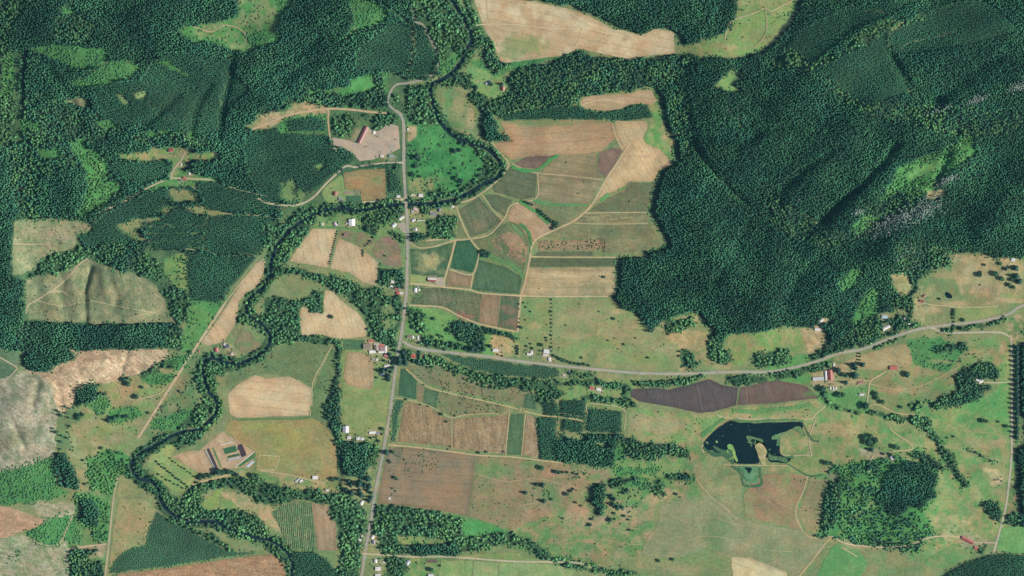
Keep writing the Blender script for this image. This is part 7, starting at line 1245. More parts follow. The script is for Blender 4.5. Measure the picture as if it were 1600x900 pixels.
sheet("spit", chaikin([(1180,695),(1188,692),(1196,698),(1198,706),(1195,716),(1199,728),(1190,727),(1186,716),(1184,706),(1180,700)],1), M_MEADOW, (186,170,124),(160,160,104),5,80,.05,"tan grassy spit running into the lake", level=lz + 0.5, cell=3, blobs=False, ragged=1.3)
wr = np.random.default_rng(12)
for k in range(26):                                     # loose rafts of weed
    if k < 14: x, y = 1143 + wr.normal(0, 3.5) + (k - 7) * .7, 706 + (k - 7) * 1.9 + wr.normal(0, 2.5); c = (140, 182, 92)
    elif k < 20: x, y = 1172 + wr.normal(0, 7), 690 + wr.normal(0, 4); c = (96, 132, 84)
    else: x, y = 1206 + wr.normal(0, 6), 708 + wr.normal(0, 5); c = (84, 120, 80)
    a = np.arange(8) * .785; q = wr.uniform(.7, 2.0)
    o = sheet("weed_raft", [(x + q * math.cos(t) * wr.uniform(.5, 1.2), y + q * math.sin(t) * wr.uniform(.5, 1.2)) for t in a], M_MEADOW, c, tuple(int(v * .86) for v in c), 3, 0, 0, "loose raft of weed floating on the lake", level=lz + 0.3 + .01 * k, cell=20, blobs=False)
POND = [(1145,729),(1155,731),(1160,737),(1163,746),(1166,754),(1176,756),(1186,754),(1184,742),(1184,730),(1176,728.5),(1160,728.5)]
pz = float(Z([p[0] for p in POND], [p[1] for p in POND]).max()) + 0.3
sheet("pond", chaikin(POND, 1), M_MEADOW, (100,144,100), (76,122,86), 5, 0, 0, "algae-green pond below the lake embankment", level=pz, cell=6, blobs=False)
sheet("pond", chaikin([(1162,730),(1174,730),(1175,734),(1170,741),(1167,735)], 1), M_LAKE, (40,70,80), (40,70,80), 8, 0, 0, "open dark water at the top of the algae-green pond", level=pz + 0.1, cell=20, blobs=False)
PO = [(1476.5,456.5),(1480,456),(1484,458.5),(1487.5,462),(1487.5,466),(1483,466.5),(1478.5,464),(1476.5,460)]
sheet("pond", chaikin(PO, 2), M_LAKE, (30,56,60), (30,56,60), 8, 0, 0, "small dark oval pond in the top right pasture", level=float(Z([p[0] for p in PO], [p[1] for p in PO]).max()) + 0.3, cell=20, blobs=False)
PO = [(575.5,187),(581,186.5),(588,189),(594,191),(597,192),(592,192.5),(584,191),(577,189.5)]
sheet("pond", PO, M_LAKE, (30,50,70), (30,50,70), 8, 0, 0, "narrow dark pond north of the gravel yard", level=float(Z([p[0] for p in PO], [p[1] for p in PO]).max()) + 0.3, cell=20, blobs=False)
PO = [(856,616),(861,615),(866,618),(866,622),(861,624),(856,621)]
sheet("pond", chaikin(PO, 2), M_LAKE, (60,70,60), (60,70,60), 8, 0, 0, "round dark pond beside the plantation blocks", level=float(Z([p[0] for p in PO], [p[1] for p in PO]).max()) + 0.3, cell=20, blobs=False)

# ------------------------------------------------------------------ tree templates for the woods (unit height and radius)
def tpl_conifer(seed, tiers=3, n=7, slim=1.0):
    r = np.random.default_rng(seed); V = []; F = []
    for t in range(tiers):
        top = 1.0 - 0.20 * t; bot = 0.83 - 0.24 * t; rad = (0.50 + 0.27 * t) * slim
        k = len(V); V.append((0, 0, top))
        ph = r.random() * 6.28
        for i in range(n):
            a = ph + 2 * math.pi * i / n + r.uniform(-.15, .15)
            q = rad * (1.12 if i % 2 else 0.72) * r.uniform(.85, 1.15)
            V.append((q * math.cos(a), q * math.sin(a), bot + r.uniform(-.03, .03)))
        for i in range(n): F.append((k, k + 1 + i, k + 1 + (i + 1) % n))
    return np.array(V), np.array(F)
def ico(sub):
    bm = bmesh.new(); bmesh.ops.create_icosphere(bm, subdivisions=sub, radius=1.0)
    V = np.array([v.co[:] for v in bm.verts]); F = np.array([[v.index for v in f.verts] for f in bm.faces]); bm.free()
    return V, F
def tpl_broad(seed, sub=2, bump=0.42):
    r = np.random.default_rng(seed); V, F = ico(sub)
    keep = V[F].mean(1)[:, 2] > -0.30
    F = F[keep]; used = np.unique(F); mp = -np.ones(len(V), int); mp[used] = np.arange(len(used)); V = V[used]; F = mp[F]
    d = np.ones(len(V)) * 0.80
    for _ in range(7):
        c = r.normal(size=3); c[2] = abs(c[2]) * .8; c /= np.linalg.norm(c)
        d += bump * np.exp(-((1 - V @ c) / 0.10)) * r.uniform(.5, 1)
    d *= r.uniform(.86, 1.14, len(V))
    V = V * d[:, None]
    V[:, 2] = 0.62 + V[:, 2] * 0.40
    return V, F
TPL = {"C": [tpl_conifer(s) for s in range(5)], "P": [tpl_conifer(20 + s, 2, 6, 1.05) for s in range(4)],
       "B": [tpl_broad(40 + s, 2 if s < 2 else 1) for s in range(6)], "S": [tpl_broad(60 + s, 1) for s in range(4)]}
TPL["B"] = [tpl_broad(40 + s, 1, .5) for s in range(6)]
# foliage base colours
FOL = {"C": ((0.031,0.124,0.070), (0.054,0.172,0.077)), "P": ((0.027,0.116,0.061), (0.040,0.148,0.068)), "Y": ((0.030,0.125,0.066),(0.046,0.150,0.074)),
       "B": ((0.038,0.118,0.050), (0.078,0.180,0.056)), "G": ((0.050,0.160,0.056), (0.095,0.210,0.062)), "S": ((0.050,0.170,0.062), (0.085,0.215,0.070)), "W": ((0.056,0.145,0.060), (0.085,0.170,0.068))}
# kind: spacing, jitter, height range, radius range (metres), share kept
PAR = {"C": (2.95, .48, (19, 28), (2.5, 4.7), 1.0), "P": (2.6, .42, (11, 14), (2.6, 3.4), 1.0), "Y": (2.5, .34, (3, 5), (2.3, 2.9), 1.0),
       "B": (3.9, .5, (7, 16), (2.8, 6.0), 1.0), "M": (3.7, .48, (11, 23), (2.9, 5.4), 1.0), "S": (3.3, .5, (2, 5), (2.0, 3.8), .8), "X": (7.5, .5, (16, 26), (3.5, 4.8), .7), "W": (5.0, .5, (1.5, 5), (2.0, 4.4), .6), "G": (3.7, .5, (4, 9), (2.4, 4.6), .95)}
pts = {}
for k, kd in enumerate(KINDS):
    if kd is None: continue
    sp, jt, hr, rr, keep = PAR[kd]
    gx, gy = np.meshgrid(np.arange(-OX, RW - OX, sp), np.arange(-OY, RH - OY, sp))
    gx = gx + (np.arange(gx.shape[0]) % 2)[:, None] * sp * .5
    x = (gx + rng.uniform(-jt, jt, gx.shape) * sp).ravel(); y = (gy + rng.uniform(-jt, jt, gy.shape) * sp).ravel()
    s, kk = stand_at(x, y)
    n = fbm(x / 11.0, y / 11.0, 3)
    m = (kk == k) & (rng.random(len(x)) < keep * (1.0 if kd in "CPY" else smooth01(n, .30, .44) * .35 + .65 if kd == "M" else smooth01(n, .31, .45) if kd == "G" else smooth01(n, .30, .46) * .9 + .1))
    if kd == "W": m &= n > 0.46
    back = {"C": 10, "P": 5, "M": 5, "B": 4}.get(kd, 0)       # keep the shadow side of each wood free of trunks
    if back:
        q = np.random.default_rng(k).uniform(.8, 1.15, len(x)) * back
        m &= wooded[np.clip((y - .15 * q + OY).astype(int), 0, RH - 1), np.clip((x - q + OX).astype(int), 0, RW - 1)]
    pts[kd] = (x[m], y[m], s[m])
LABEL = {
 "northwest_forest": "dark conifer forest covering the north-west hills", "light_wood": "lighter mixed woodland within the north-west hills", "regrowth": "low bright green regrowth on old clearings",
 "bright_wood": "bright green young woodland on sunny slopes", "plantation": "dense even-aged conifer plantation in straight rows", "riverside_wood": "broadleaf wood lining both banks of the river",
 "west_belt": "dark tree belts around the western clear-fells", "meadow_scrub": "scattered scrub on rough meadows", "road_wood": "broadleaf wood along the roads and the creek", "wet_scrub": "loose scrub on the bright wet meadow",
 "village_wood": "mixed trees around the roadside houses", "orchard_wood": "square light green orchard wood", "young_crop": "dark low planting in rows at the lower left", "south_wood": "leafy wood along the main road at the bottom",
 "field_belt": "long tree belt between the golden meadow and the roadside pasture", "valley_block": "square dark plantation blocks in the middle of the valley", "hill_wood": "dark woods on the dry southern hill",
 "northeast_forest": "dark conifer forest covering the north-east mountain", "ravine_wood": "mixed wood in the ravines of the mountain", "northeast_plantation": "smooth even plantation on the mountain slopes",
 "right_wood": "dark tall wood at the right edge", "hedge_belt": "winding tree hedges in the eastern pastures", "knoll_wood": "mixed wood on the eastern knoll", "fringe_scrub": "ragged low scrub along the edges of the woods"}
def grow(name, groups):
    """one mesh for one wood: groups of (template list, x, y, radius, height, colour)"""
    Vs, Fs, Cs = [], [], []; n0 = 0
    for tl, x, y, r, h, c in groups:
        v = rng.integers(0, len(tl), len(x)); a = rng.uniform(0, 6.283, len(x))
        z = Z(x, y) - 0.3; X = wx(x); Y = wy(y)
        for k, (TV, TF) in enumerate(tl):
            m = np.nonzero(v == k)[0]
            if not len(m): continue
            ca, sa = np.cos(a[m])[:, None], np.sin(a[m])[:, None]
            vx = (TV[None, :, 0] * ca - TV[None, :, 1] * sa) * r[m][:, None] + X[m][:, None]
            vy = (TV[None, :, 0] * sa + TV[None, :, 1] * ca) * r[m][:, None] + Y[m][:, None]
            vz = TV[None, :, 2] * h[m][:, None] + z[m][:, None]
            nv = len(TV)
            Vs.append(np.stack([vx, vy, vz], -1).reshape(-1, 3))
            Fs.append((TF[None] + (n0 + np.arange(len(m)) * nv)[:, None, None]).reshape(-1, 3))
            Cs.append(np.repeat(c[m], nv, 0)); n0 += nv * len(m)
    if not Vs: return None
    return mesh_np(name, np.vstack(Vs), np.vstack(Fs), M_LEAF, np.vstack(Cs))
def tone(kd, x, y, spread=0.20):
    c1, c2 = (np.array(c) for c in FOL[kd])
    t = smooth01(fbm(x / 30.0 + 9, y / 30.0, 4), .35, .65) * .75 + rng.random(len(x)) * .25
    c = c1 * (1 - t[:, None]) + c2 * t[:, None]
    b = (np.exp(rng.normal(0, spread, len(x))) * (0.78 + 0.45 * smooth01(fbm(x / 55.0 + 3, y / 40.0 + 8, 4), .34, .66)))[:, None]
    return np.clip(c * b * (1 + rng.normal(0, .05, (len(x), 3))), 0.004, 0.4)
ntree = 0
for sid, name in enumerate(stand_names):
    if name is None: continue
    groups = []
    for kd, (x, y, s) in pts.items():
        m = s == sid
        if not m.any(): continue
        X, Y = x[m], y[m]; sp, jt, hr, rr, keep = PAR[kd]
        u = np.clip(rng.normal(.5, .22, len(X)), 0, 1)
        big = 0.5 * u + 0.5 * smooth01(fbm(X / 16.0, Y / 16.0 + 40, 3), .3, .7)
        h = hr[0] + (hr[1] - hr[0]) * big; r = rr[0] + (rr[1] - rr[0]) * (.6 * u + .4 * smooth01(fbm(X / 7.0 + 70, Y / 7.0, 2), .3, .7))
        ntree += len(X)
        if kd in "CX": groups.append((TPL["C"], X, Y, r, h, tone("C", X, Y)))
        elif kd in "PY": groups.append((TPL["P"], X, Y, r, h, tone(kd, X, Y, .13)))
        elif kd == "M":
            q = fbm(X / 8.0 + 3, Y / 8.0, 2) + rng.normal(0, .10, len(X)) > .5
            groups.append((TPL["C"], X[q], Y[q], r[q] * .85, h[q], tone("C", X[q], Y[q])))
            groups.append((TPL["B"], X[~q], Y[~q], r[~q], h[~q] * .8, tone("B", X[~q], Y[~q])))
        elif kd == "G" and name in ("knoll_wood", "bright_wood"):          # dark conifers rising out of the bright young wood
            q = (fbm(X / 9.0 + 21, Y / 9.0, 3) + rng.normal(0, .05, len(X)) > .54) & (name == "knoll_wood")
            groups.append((TPL["C"], X[q], Y[q], r[q] * 1.15, h[q] * 2.1, tone("C", X[q], Y[q])))
            groups.append((TPL["S"], X[~q], Y[~q], r[~q], h[~q], tone("G", X[~q], Y[~q], .26)))
        elif kd == "B": groups.append((TPL["B"], X, Y, r, h, tone("B", X, Y, .33)))
        else: groups.append((TPL["S"], X, Y, r, h, tone(kd, X, Y, .22)))
    o = grow(name, groups)
    if o: tag(o, LABEL[name], "forest" if "forest" in name or "plantation" in name else "trees", kind="stuff")
print("trees in woods:", ntree)

# small scrub: dots of bushes over rough pasture
SCRUB_AREAS = [([(985,640),(1100,648),(1280,630),(1260,655),(1100,700),(985,690)],.05),([(352,585),(430,542),(517,542),(488,600),(452,586),(400,584),(356,604)],.10),([(519,545),(526,548),(524,690),(488,651),(490,606)],.12),([(608,699),(680,702),(690,730),(650,750),(606,740)],.30),([(635,572),(692,575),(840,612),(840,640),(705,650),(652,592)],.34),
 ([(748,711),(930,735),(980,760),(1000,870),(900,880),(732,806)],.055),([(225,680),(310,560),(315,650),(250,690)],.10),([(100,640),(300,560),(222,680),(140,760)],.03),([(1265,665),(1480,660),(1480,740),(1300,740)],.035),([(1390,540),(1580,525),(1580,600),(1440,640),(1390,610)],.03),([(1440,740),(1580,740),(1560,840),(1455,860)],.02),
 ([(863,466),(1064,500),(1064,576),(870,558)],.015),([(812,466),(860,466),(861,560),(812,560)],.05),([(640,480),(800,525),(812,560),(650,530)],.06),([(186,780),(244,792),(230,832),(180,872)],.06),([(245,800),(225,850),(190,870),(228,820)],.3),([(28,345),(140,350),(110,390),(25,425)],.05),([(45,440),(230,436),(275,500),(45,495)],.05),([(840,376),(935,374),(945,383),(936,391),(842,391)],.75),([(1150,0),(1246,0),(1206,62),(1065,94)],.06),([(690,140),(745,170),(745,215),(700,203)],.06),([(770,255),(1040,200),(1040,460),(820,460)],.004),([(234,705),(262,690),(310,740),(290,765)],.05),([(1240,745),(1300,740),(1280,830),(1250,830)],.05)]
gx, gy = np.meshgrid(np.arange(0, 1600, 3.2), np.arange(0, 900, 3.2))
x = (gx + rng.uniform(-1.4, 1.4, gx.shape)).ravel(); y = (gy + rng.uniform(-1.2, 1.2, gy.shape)).ravel()
sx, sy = [], []
for poly, dens in SCRUB_AREAS:
    m = inside(x, y, poly) & (rng.random(len(x)) < (dens if dens > .5 else dens * 2 * smooth01(fbm(x / 12, y / 12, 3), .3, .7))) & (stand_at(x, y)[0] == 0)
    sx.append(x[m]); sy.append(y[m])
sx = np.concatenate(sx); sy = np.concatenate(sy)
for b in BUILDINGS:
    n = 3 + int(b[1] * 7) % 6; a = rng.uniform(0, 6.283, n); q = max(b[3], b[4]) / 2 / M_PX + rng.uniform(1.6, 7, n)
    gx_, gy_ = b[1] + q * np.cos(a), b[2] + q * np.sin(a)
    ok = stand_at(gx_, gy_)[0] == 0
    for t in TRACKS:
        if t[0] in ("road", "gravel_lane", "farm_track"): ok &= seg_dist(gx_, gy_, t[3]) > t[1] / M_PX / 2 + 1.2
    for c in BUILDINGS:
        if abs(c[1] - b[1]) < 25 and abs(c[2] - b[2]) < 25: ok &= np.hypot(gx_ - c[1], gy_ - c[2]) > max(c[3], c[4]) / 2 / M_PX + 1
    sx = np.concatenate([sx, gx_[ok]]); sy = np.concatenate([sy, gy_[ok]])
o = grow("scrub", [(TPL["S"], sx, sy, rng.uniform(1.1, 2.8, len(sx)), rng.uniform(1.2, 4.5, len(sx)), tone("W", sx, sy, .3) * .75)])
tag(o, "small bushes dotted over the rough pastures", "bushes", kind="stuff")

# reeds and flowering pale trees on the mountain (white blossom patches)
px_, py_ = [], []
for (x0, y0, rx, ry, n) in [(1525,157,14,6,130),(1590,135,16,8,120),(1340,332,8,5,50),(1400,345,36,14,330),(1440,325,20,12,160),(1478,282,16,6,120),(1385,358,30,13,200),(1450,330,34,14,110),(1470,170,20,4,30),(1430,395,40,16,30),(1180,350,60,30,14)]:
    q = rng.normal(size=(n, 2)) * .55
    px_.append(x0 + q[:, 0] * rx - q[:, 1] * 0 + 0); py_.append(y0 + q[:, 1] * ry - q[:, 0] * rx * .35)
px_ = np.concatenate(px_); py_ = np.concatenate(py_)
o = grow("bare_trees", [(TPL["S"], px_, py_, rng.uniform(1.6, 2.8, len(px_)), rng.uniform(18, 25, len(px_)), np.tile(np.array([[.30,.36,.30]]), (len(px_), 1)) * rng.uniform(.5, 1.1, (len(px_), 1)))])
tag(o, "pale grey leafless trees standing among the mountain forest", "trees", kind="stuff")
# ------------------------------------------------------------------ buildings
WALL = {}
def mat_of(rgb, roof):
    k = (tuple(rgb), roof)
    if k not in WALL:
        WALL[k] = plain_material("roof_sheet" if roof else "painted_wall", tuple(np.clip(lin(rgb) / LIT * .96, .004, .8)), 0.55 if roof else 0.8, 0.16, 0.25 if roof else 0.6, (1.0, 0.35, 1.0) if roof else None)
    return WALL[k]
M_GLASS = plain_material("window_glass", (0.03, 0.04, 0.05), 0.15, 0.1)
M_DOOR = plain_material("door_paint", (0.10, 0.08, 0.06), 0.6)
M_BRICK = plain_material("chimney_brick", (0.26, 0.13, 0.09), 0.9)
def mb(name, boxes, mat, parent):
    """boxes: (cx, cy, cz, sx, sy, sz) or explicit (verts, faces)"""
    bm = bmesh.new()
    for b in boxes:
        if len(b) == 2:
            vs = [bm.verts.new(v) for v in b[0]]
            for f in b[1]: bm.faces.new([vs[i] for i in f])
        else:
            r = bmesh.ops.create_cube(bm, size=1.0)
            for v in r["verts"]: v.co = (b[0] + v.co.x * b[3], b[1] + v.co.y * b[4], b[2] + v.co.z * b[5])
    me = bpy.data.meshes.new(name); bm.to_mesh(me); bm.free(); me.materials.append(mat)
    o = bpy.data.objects.new(name, me); COL.objects.link(o); o.parent = parent
    return o
def building(kind, px, py, w, l, deg, eave, c_w, c_e, label):
    name = {"house": "house", "barn": "barn", "shed": "shed"}[kind]
    root = bpy.data.objects.new(name, None); COL.objects.link(root)
    root.location = (wx(px), wy(py), float(Z(px, py)) + 0.2); root.rotation_euler = (0, 0, math.radians(deg)); root.empty_display_size = 2
    tag(root, label, kind)
    pitch = {"house": .42, "barn": .36, "shed": .24}[kind]
    hw, hl = w / 2, l / 2; rise = hw * pitch; ov = 0.5 if kind != "shed" else 0.25
    wallc = {"house": (206,198,184), "barn": (150,110,96) if c_w[0] < 190 and c_w[1] < 120 else (190,186,178), "shed": (176,170,160)}[kind]
    # walls with gables
    V = [(-hw,-hl,-2),(hw,-hl,-2),(hw,hl,-2),(-hw,hl,-2),(-hw,-hl,eave),(hw,-hl,eave),(hw,hl,eave),(-hw,hl,eave),(0,-hl,eave+rise),(0,hl,eave+rise)]
    mb("wall", [(V, [(0,1,5,8,4),(1,2,6,5),(2,3,7,9,6),(3,0,4,7)])], mat_of(wallc, False), root)
    t = 0.22
    for s, c in ((-1, c_w), (1, c_e)):  # second slope mostly lighter: sunlight put into its roof colour
        e = hw + ov; ze = eave - ov * pitch; zr = eave + rise
        q = [(s*e,-hl-ov,ze+.02),(s*.02,-hl-ov,zr+.02),(s*.02,hl+ov,zr+.02),(s*e,hl+ov,ze+.02)]
        V = q + [(x, y, z + t) for x, y, z in q]
        fs = [(0,1,2,3),(7,6,5,4),(0,4,5,1),(1,5,6,2),(2,6,7,3),(3,7,4,0)]
        mb("roof_slope", [(V, fs if s > 0 else [f[::-1] for f in fs])], mat_of(c, True), root)
    mb("ridge_cap", [(0, 0, eave + rise + t + .06, .5, l + 2 * ov, .12)], mat_of(tuple(int(k * .9) for k in c_e), True), root)
    dw, dh = (1.0, 2.1) if kind == "house" else (min(3.6, w * .45), min(3.2, eave - .4)) if kind == "barn" else (1.6, 2.0)
    mb("door", [(0 if kind != "house" else hw + .05, -hl - .05 if kind != "house" else 0.8, dh / 2, dw if kind != "house" else .1, .1 if kind != "house" else dw, dh)], M_DOOR, root)
    if kind == "house":
        for s in (-1, 1):
            for yy in (-.3 * l, .3 * l):
                mb("window", [(s * (hw + .04), yy, 1.6, .08, 1.3, 1.1)], M_GLASS, root)
        mb("chimney", [(hw * .3, hl * .5, eave + rise + .3, .8, .8, 1.8)], M_BRICK, root)
    elif kind == "barn":
        for s in (-1, 1): mb("window", [(s * (hw + .04), 0, eave * .7, .08, l * .3, .8)], M_GLASS, root)
    return root
for b in BUILDINGS: building(*b)

# crop tunnels
for x1, y1, x2, y2, w, h, c, label in TUNNELS:
    root = bpy.data.objects.new("crop_tunnel", None); COL.objects.link(root)
    mx, my = (x1 + x2) / 2, (y1 + y2) / 2
    L_ = math.hypot(x2 - x1, y2 - y1) * M_PX
    root.location = (wx(mx), wy(my), float(Z(mx, my)) + 1.0); root.rotation_euler = (0, 0, math.atan2(-(y2 - y1), x2 - x1))
    tag(root, label, "crop tunnel")
    n = 7; ns = max(2, int(L_ / 3))
    V = []; Fs = []
    for i in range(ns + 1):
        for k in range(n):
            a = math.pi * k / (n - 1); V.append((-L_ / 2 + L_ * i / ns, -math.cos(a) * w / 2, math.sin(a) * h * (1 + .04 * ((i * 7) % 3 - 1))))
    for i in range(ns):
        for k in range(n - 1): Fs.append((i * n + k, (i + 1) * n + k, (i + 1) * n + k + 1, i * n + k + 1))
    Fs += [tuple(range(n)), tuple(ns * n + k for k in range(n))[::-1]]
    mb("cover", [(V, Fs)], mat_of(c, True), root)
    mb("end_board", [(-L_ / 2, 0, .15, .12, w, .3), (L_ / 2, 0, .15, .12, w, .3)], M_BARK, root)

# trailers parked in a row by the pale grey house
def vehicle(name, px, py, deg, L_, W_, Hh, c, label, cat, group=None):
    root = bpy.data.objects.new(name, None); COL.objects.link(root)
    root.location = (wx(px), wy(py), float(Z(px, py)) + 0.55); root.rotation_euler = (0, 0, math.radians(deg)); tag(root, label, cat, group)
    m = mat_of(c, False)
    if cat == "trailer":
        mb("body", [(0, 0, .6 + Hh / 2, L_, W_, Hh)], m, root); mb("hitch", [(L_ / 2 + .6, 0, .6, 1.2, .2, .15)], M_DOOR, root); mb("roof_vent", [(0, 0, .6 + Hh + .1, .7, .7, .2)], mat_of((200,200,200), False), root)
    else:
        b = L_ / 2; hw = W_ / 2
        V = [(-b,-hw,.35),(b,-hw,.35),(b,hw,.35),(-b,hw,.35),(-b,-hw,.95),(b,-hw,.85),(b,hw,.85),(-b,hw,.95)]
        mb("body", [(V, [(0,1,5,4),(1,2,6,5),(2,3,7,6),(3,0,4,7),(4,5,6,7),(3,2,1,0)])], m, root)
        c0, c1 = -b * .55, b * .35
        V = [(c0-.3,-hw,.94),(c1+.5,-hw,.9),(c1+.5,hw,.9),(c0-.3,hw,.94),(c0,-hw*.85,1.5),(c1,-hw*.85,1.5),(c1,hw*.85,1.5),(c0,hw*.85,1.5)]
        cab = mb("cabin", [(V, [(0,1,5,4),(1,2,6,5),(2,3,7,6),(3,0,4,7),(4,5,6,7)])], M_GLASS, root)
        mb("roof", [((c0 + c1) / 2, 0, 1.53, c1 - c0, hw * 1.7, .06)], m, cab)
    for sx in (-.32, .32):
        for sy in (-1, 1):
            bm = bmesh.new(); bmesh.ops.create_cone(bm, cap_ends=True, segments=10, radius1=.34, radius2=.34, depth=.22)
            for v in bm.verts: v.co = (sx * L_ + v.co.x, sy * (W_ / 2 - .1) + v.co.z, .34 + v.co.y)
            me = bpy.data.meshes.new("wheel"); bm.to_mesh(me); bm.free(); me.materials.append(M_DOOR)
            o = bpy.data.objects.new("wheel", me); COL.objects.link(o); o.parent = root
    return root
for k, (x, c) in enumerate([(653.4,(228,230,232)),(656.6,(236,236,236)),(659.8,(222,222,226)),(663,(232,228,222))]):
    vehicle("trailer", x, 344.6 + .1 * k, 4, 5.4, 2.4, 2.3, c, ['leftmost', 'second', 'third', 'rightmost'][k] + ' white trailer in the row beside the pale grey house', "trailer", "trailers parked in a row")
VEH = [("car",660,345.5-3.6,30,(70,74,90),"dark car parked above the row of white trailers"),("car",617.9,217.7,5,(34,38,60),"dark blue car alone on the gravel yard"),("car",642.3,344.0,80,(190,190,196),"silver car in front of the pale grey house"),("car",624.4,356.8,40,(96,80,84),"dark red car on the small gravel yard"),
 ("car",688.5,441.5,10,(200,200,204),"pale car beside the red and white barn"),("car",607.5,541,80,(226,226,226),"white car in front of the crossroads farm"),("car",608,548,85,(150,60,56),"red car in front of the crossroads farm"),("car",845.5,555.6,20,(210,212,216),"silver car behind the pinkish shed"),("car",832.5,562,0,(206,206,210),"pale car on the verge of the side road"),
 ("car",578,677.5,0,(190,192,200),"silver car west of the long white shed"),("car",1489,832.5,40,(96,96,140),"violet-blue car on the bare patch by the long red barn"),("car",1320,596,10,(110,96,96),"dark car on the track to the big red barn"),("car",1331,579,0,(200,206,206),"pale car at the end of the avenue drive"),("car",1564,838,75,(220,222,222),"white car beside the gravel lane gate"),
 ("car",611.3,640,76,(200,200,206),"pale car driving on the main road beside the roadside pasture"),("car",635.3,404,88,(120,40,40),"dark red car on the main road beside the bare-centred crop"),("car",622.5,548.5,76,(90,96,110),"dark grey car on the main road just below the crossroads"),("car",594.6,726,76,(214,214,216),"white car on the main road beside the dark wood block"),("car",631.4,240,90,(170,172,178),"silver car on the main road beside the wet green meadow"),("car",720,552.2,-6,(150,60,54),"red car on the side road above the long green plantation"),("car",1120,582.3,1,(80,84,96),"dark car on the side road north of the ploughed field"),("car",1420,519,20,(206,206,206),"pale car on the side road under the mountain"),("car",1001,583.2,-2,(226,226,226),"white car on the curving side road")]
for nm, x, y, d, c, label in VEH: vehicle(nm, x, y, d, 4.6, 1.9, 1.5, c, label, "car")

# ------------------------------------------------------------------ trees that stand on their own
def crown_mesh(seed, conifer, tint):
    r = np.random.default_rng(seed); V, F, C = [], [], []
    tint = np.array(tint)
    def add(v, f, c):
        k = len(V); V.extend(v); F.extend([[i + k for i in q] for q in f]); C.extend([c] * len(v))
    if conifer:
        tv, tf = tpl_conifer(seed, 5, 9)
        for i in range(len(tv)): pass
        z = tv[:, 2]; add([tuple(p) for p in tv], tf.tolist(), tint)
        for _ in range(170):
            h = r.uniform(.14, .97); rad = (1 - h) * .95 + .04; a = r.uniform(0, 6.283); q = rad * r.uniform(.55, 1.12)
            s = r.uniform(.07, .15); c = np.array([q * math.cos(a), q * math.sin(a), h])
            o_ = np.array([math.cos(a), math.sin(a), -.35]); t_ = np.array([-math.sin(a), math.cos(a), r.uniform(-.3, .3)])
            add([tuple(c - t_ * s * .5), tuple(c + t_ * s * .5), tuple(c + o_ * s * 1.6)], [(0, 1, 2)], tint * r.uniform(.7, 1.35))
    else:
        lobes = [(0, 0, .66, .62)] + [(.55 * math.cos(a) * r.uniform(.8, 1.1), .55 * math.sin(a) * r.uniform(.8, 1.1), r.uniform(.45, .72), r.uniform(.38, .52)) for a in np.arange(6) * 1.047 + r.random()]
        iv, jf = ico(1)
        for x, y, z, s in lobes:
            d = r.uniform(.82, 1.1, len(iv))
            add([(x + p[0] * s * k, y + p[1] * s * k, z + p[2] * s * .55 * k) for p, k in zip(iv, d)], jf.tolist(), tint * r.uniform(.8, 1.15))
            for _ in range(34):
                n = r.normal(size=3); n[2] = abs(n[2]) * .9 + .1; n /= np.linalg.norm(n)
                c = np.array([x, y, z]) + n * np.array([s, s, s * .55]) * r.uniform(.9, 1.12)
                t1 = np.cross(n, r.normal(size=3)); t1 /= np.linalg.norm(t1) + 1e-9; t2 = np.cross(n, t1) + n * r.uniform(-.6, .6); q = r.uniform(.06, .13)
                add([tuple(c - t1 * q), tuple(c + t2 * q), tuple(c + t1 * q), tuple(c - t2 * q)], [(0, 1, 2), (0, 2, 3)], tint * r.uniform(.65, 1.45))
    me = bpy.data.meshes.new("crown")
    me.from_pydata(V, [], F); me.update()
    at = me.attributes.new("Col", 'FLOAT_COLOR', 'POINT')
    c4 = np.ones((len(V), 4), np.float32); c4[:, :3] = np.array(C); at.data.foreach_set("color", c4.ravel())
    me.materials.append(M_LEAF)
    return me
def trunk_mesh(seed, conifer):
    r = np.random.default_rng(seed); bm = bmesh.new()
    def limb(a, b, ra, rb, n=6):
        a, b = np.array(a, float), np.array(b, float); d = b - a; d /= np.linalg.norm(d)
        u = np.cross(d, (0, .3, 1) if abs(d[2]) < .9 else (1, 0, 0)); u /= np.linalg.norm(u); w = np.cross(d, u)
        A_ = [bm.verts.new(a + (u * math.cos(t) + w * math.sin(t)) * ra) for t in np.arange(n) * 6.283 / n]
        B_ = [bm.verts.new(b + (u * math.cos(t) + w * math.sin(t)) * rb) for t in np.arange(n) * 6.283 / n]
        for i in range(n): bm.faces.new((A_[i], A_[(i + 1) % n], B_[(i + 1) % n], B_[i]))
    if conifer: limb((0, 0, -.05), (0, 0, .9), .09, .015)
    else:
        limb((0, 0, -.08), (0, 0, .42), .10, .07)
        for k in range(4):
            a = k * 1.571 + r.random(); limb((0, 0, .36), (.45 * math.cos(a), .45 * math.sin(a), .66), .055, .02, 5)
    me = bpy.data.meshes.new("trunk"); bm.to_mesh(me); bm.free(); me.materials.append(M_BARK)
    return me
PROTO = {"B": [(crown_mesh(100 + i, False, c), trunk_mesh(100 + i, False)) for i, c in enumerate([(.030,.085,.046),(.036,.100,.048),(.026,.074,.046),(.042,.112,.050)])],
         "C": [(crown_mesh(200 + i, True, c), trunk_mesh(200 + i, True)) for i, c in enumerate([(.024,.066,.050),(.028,.076,.054),(.022,.060,.046)])],
         "K": [(crown_mesh(300, False, (.42,.14,.22)), trunk_mesh(300, False))]}
count = {}
ONES = "first second third fourth fifth sixth seventh eighth ninth tenth eleventh twelfth thirteenth fourteenth fifteenth sixteenth seventeenth eighteenth nineteenth".split()
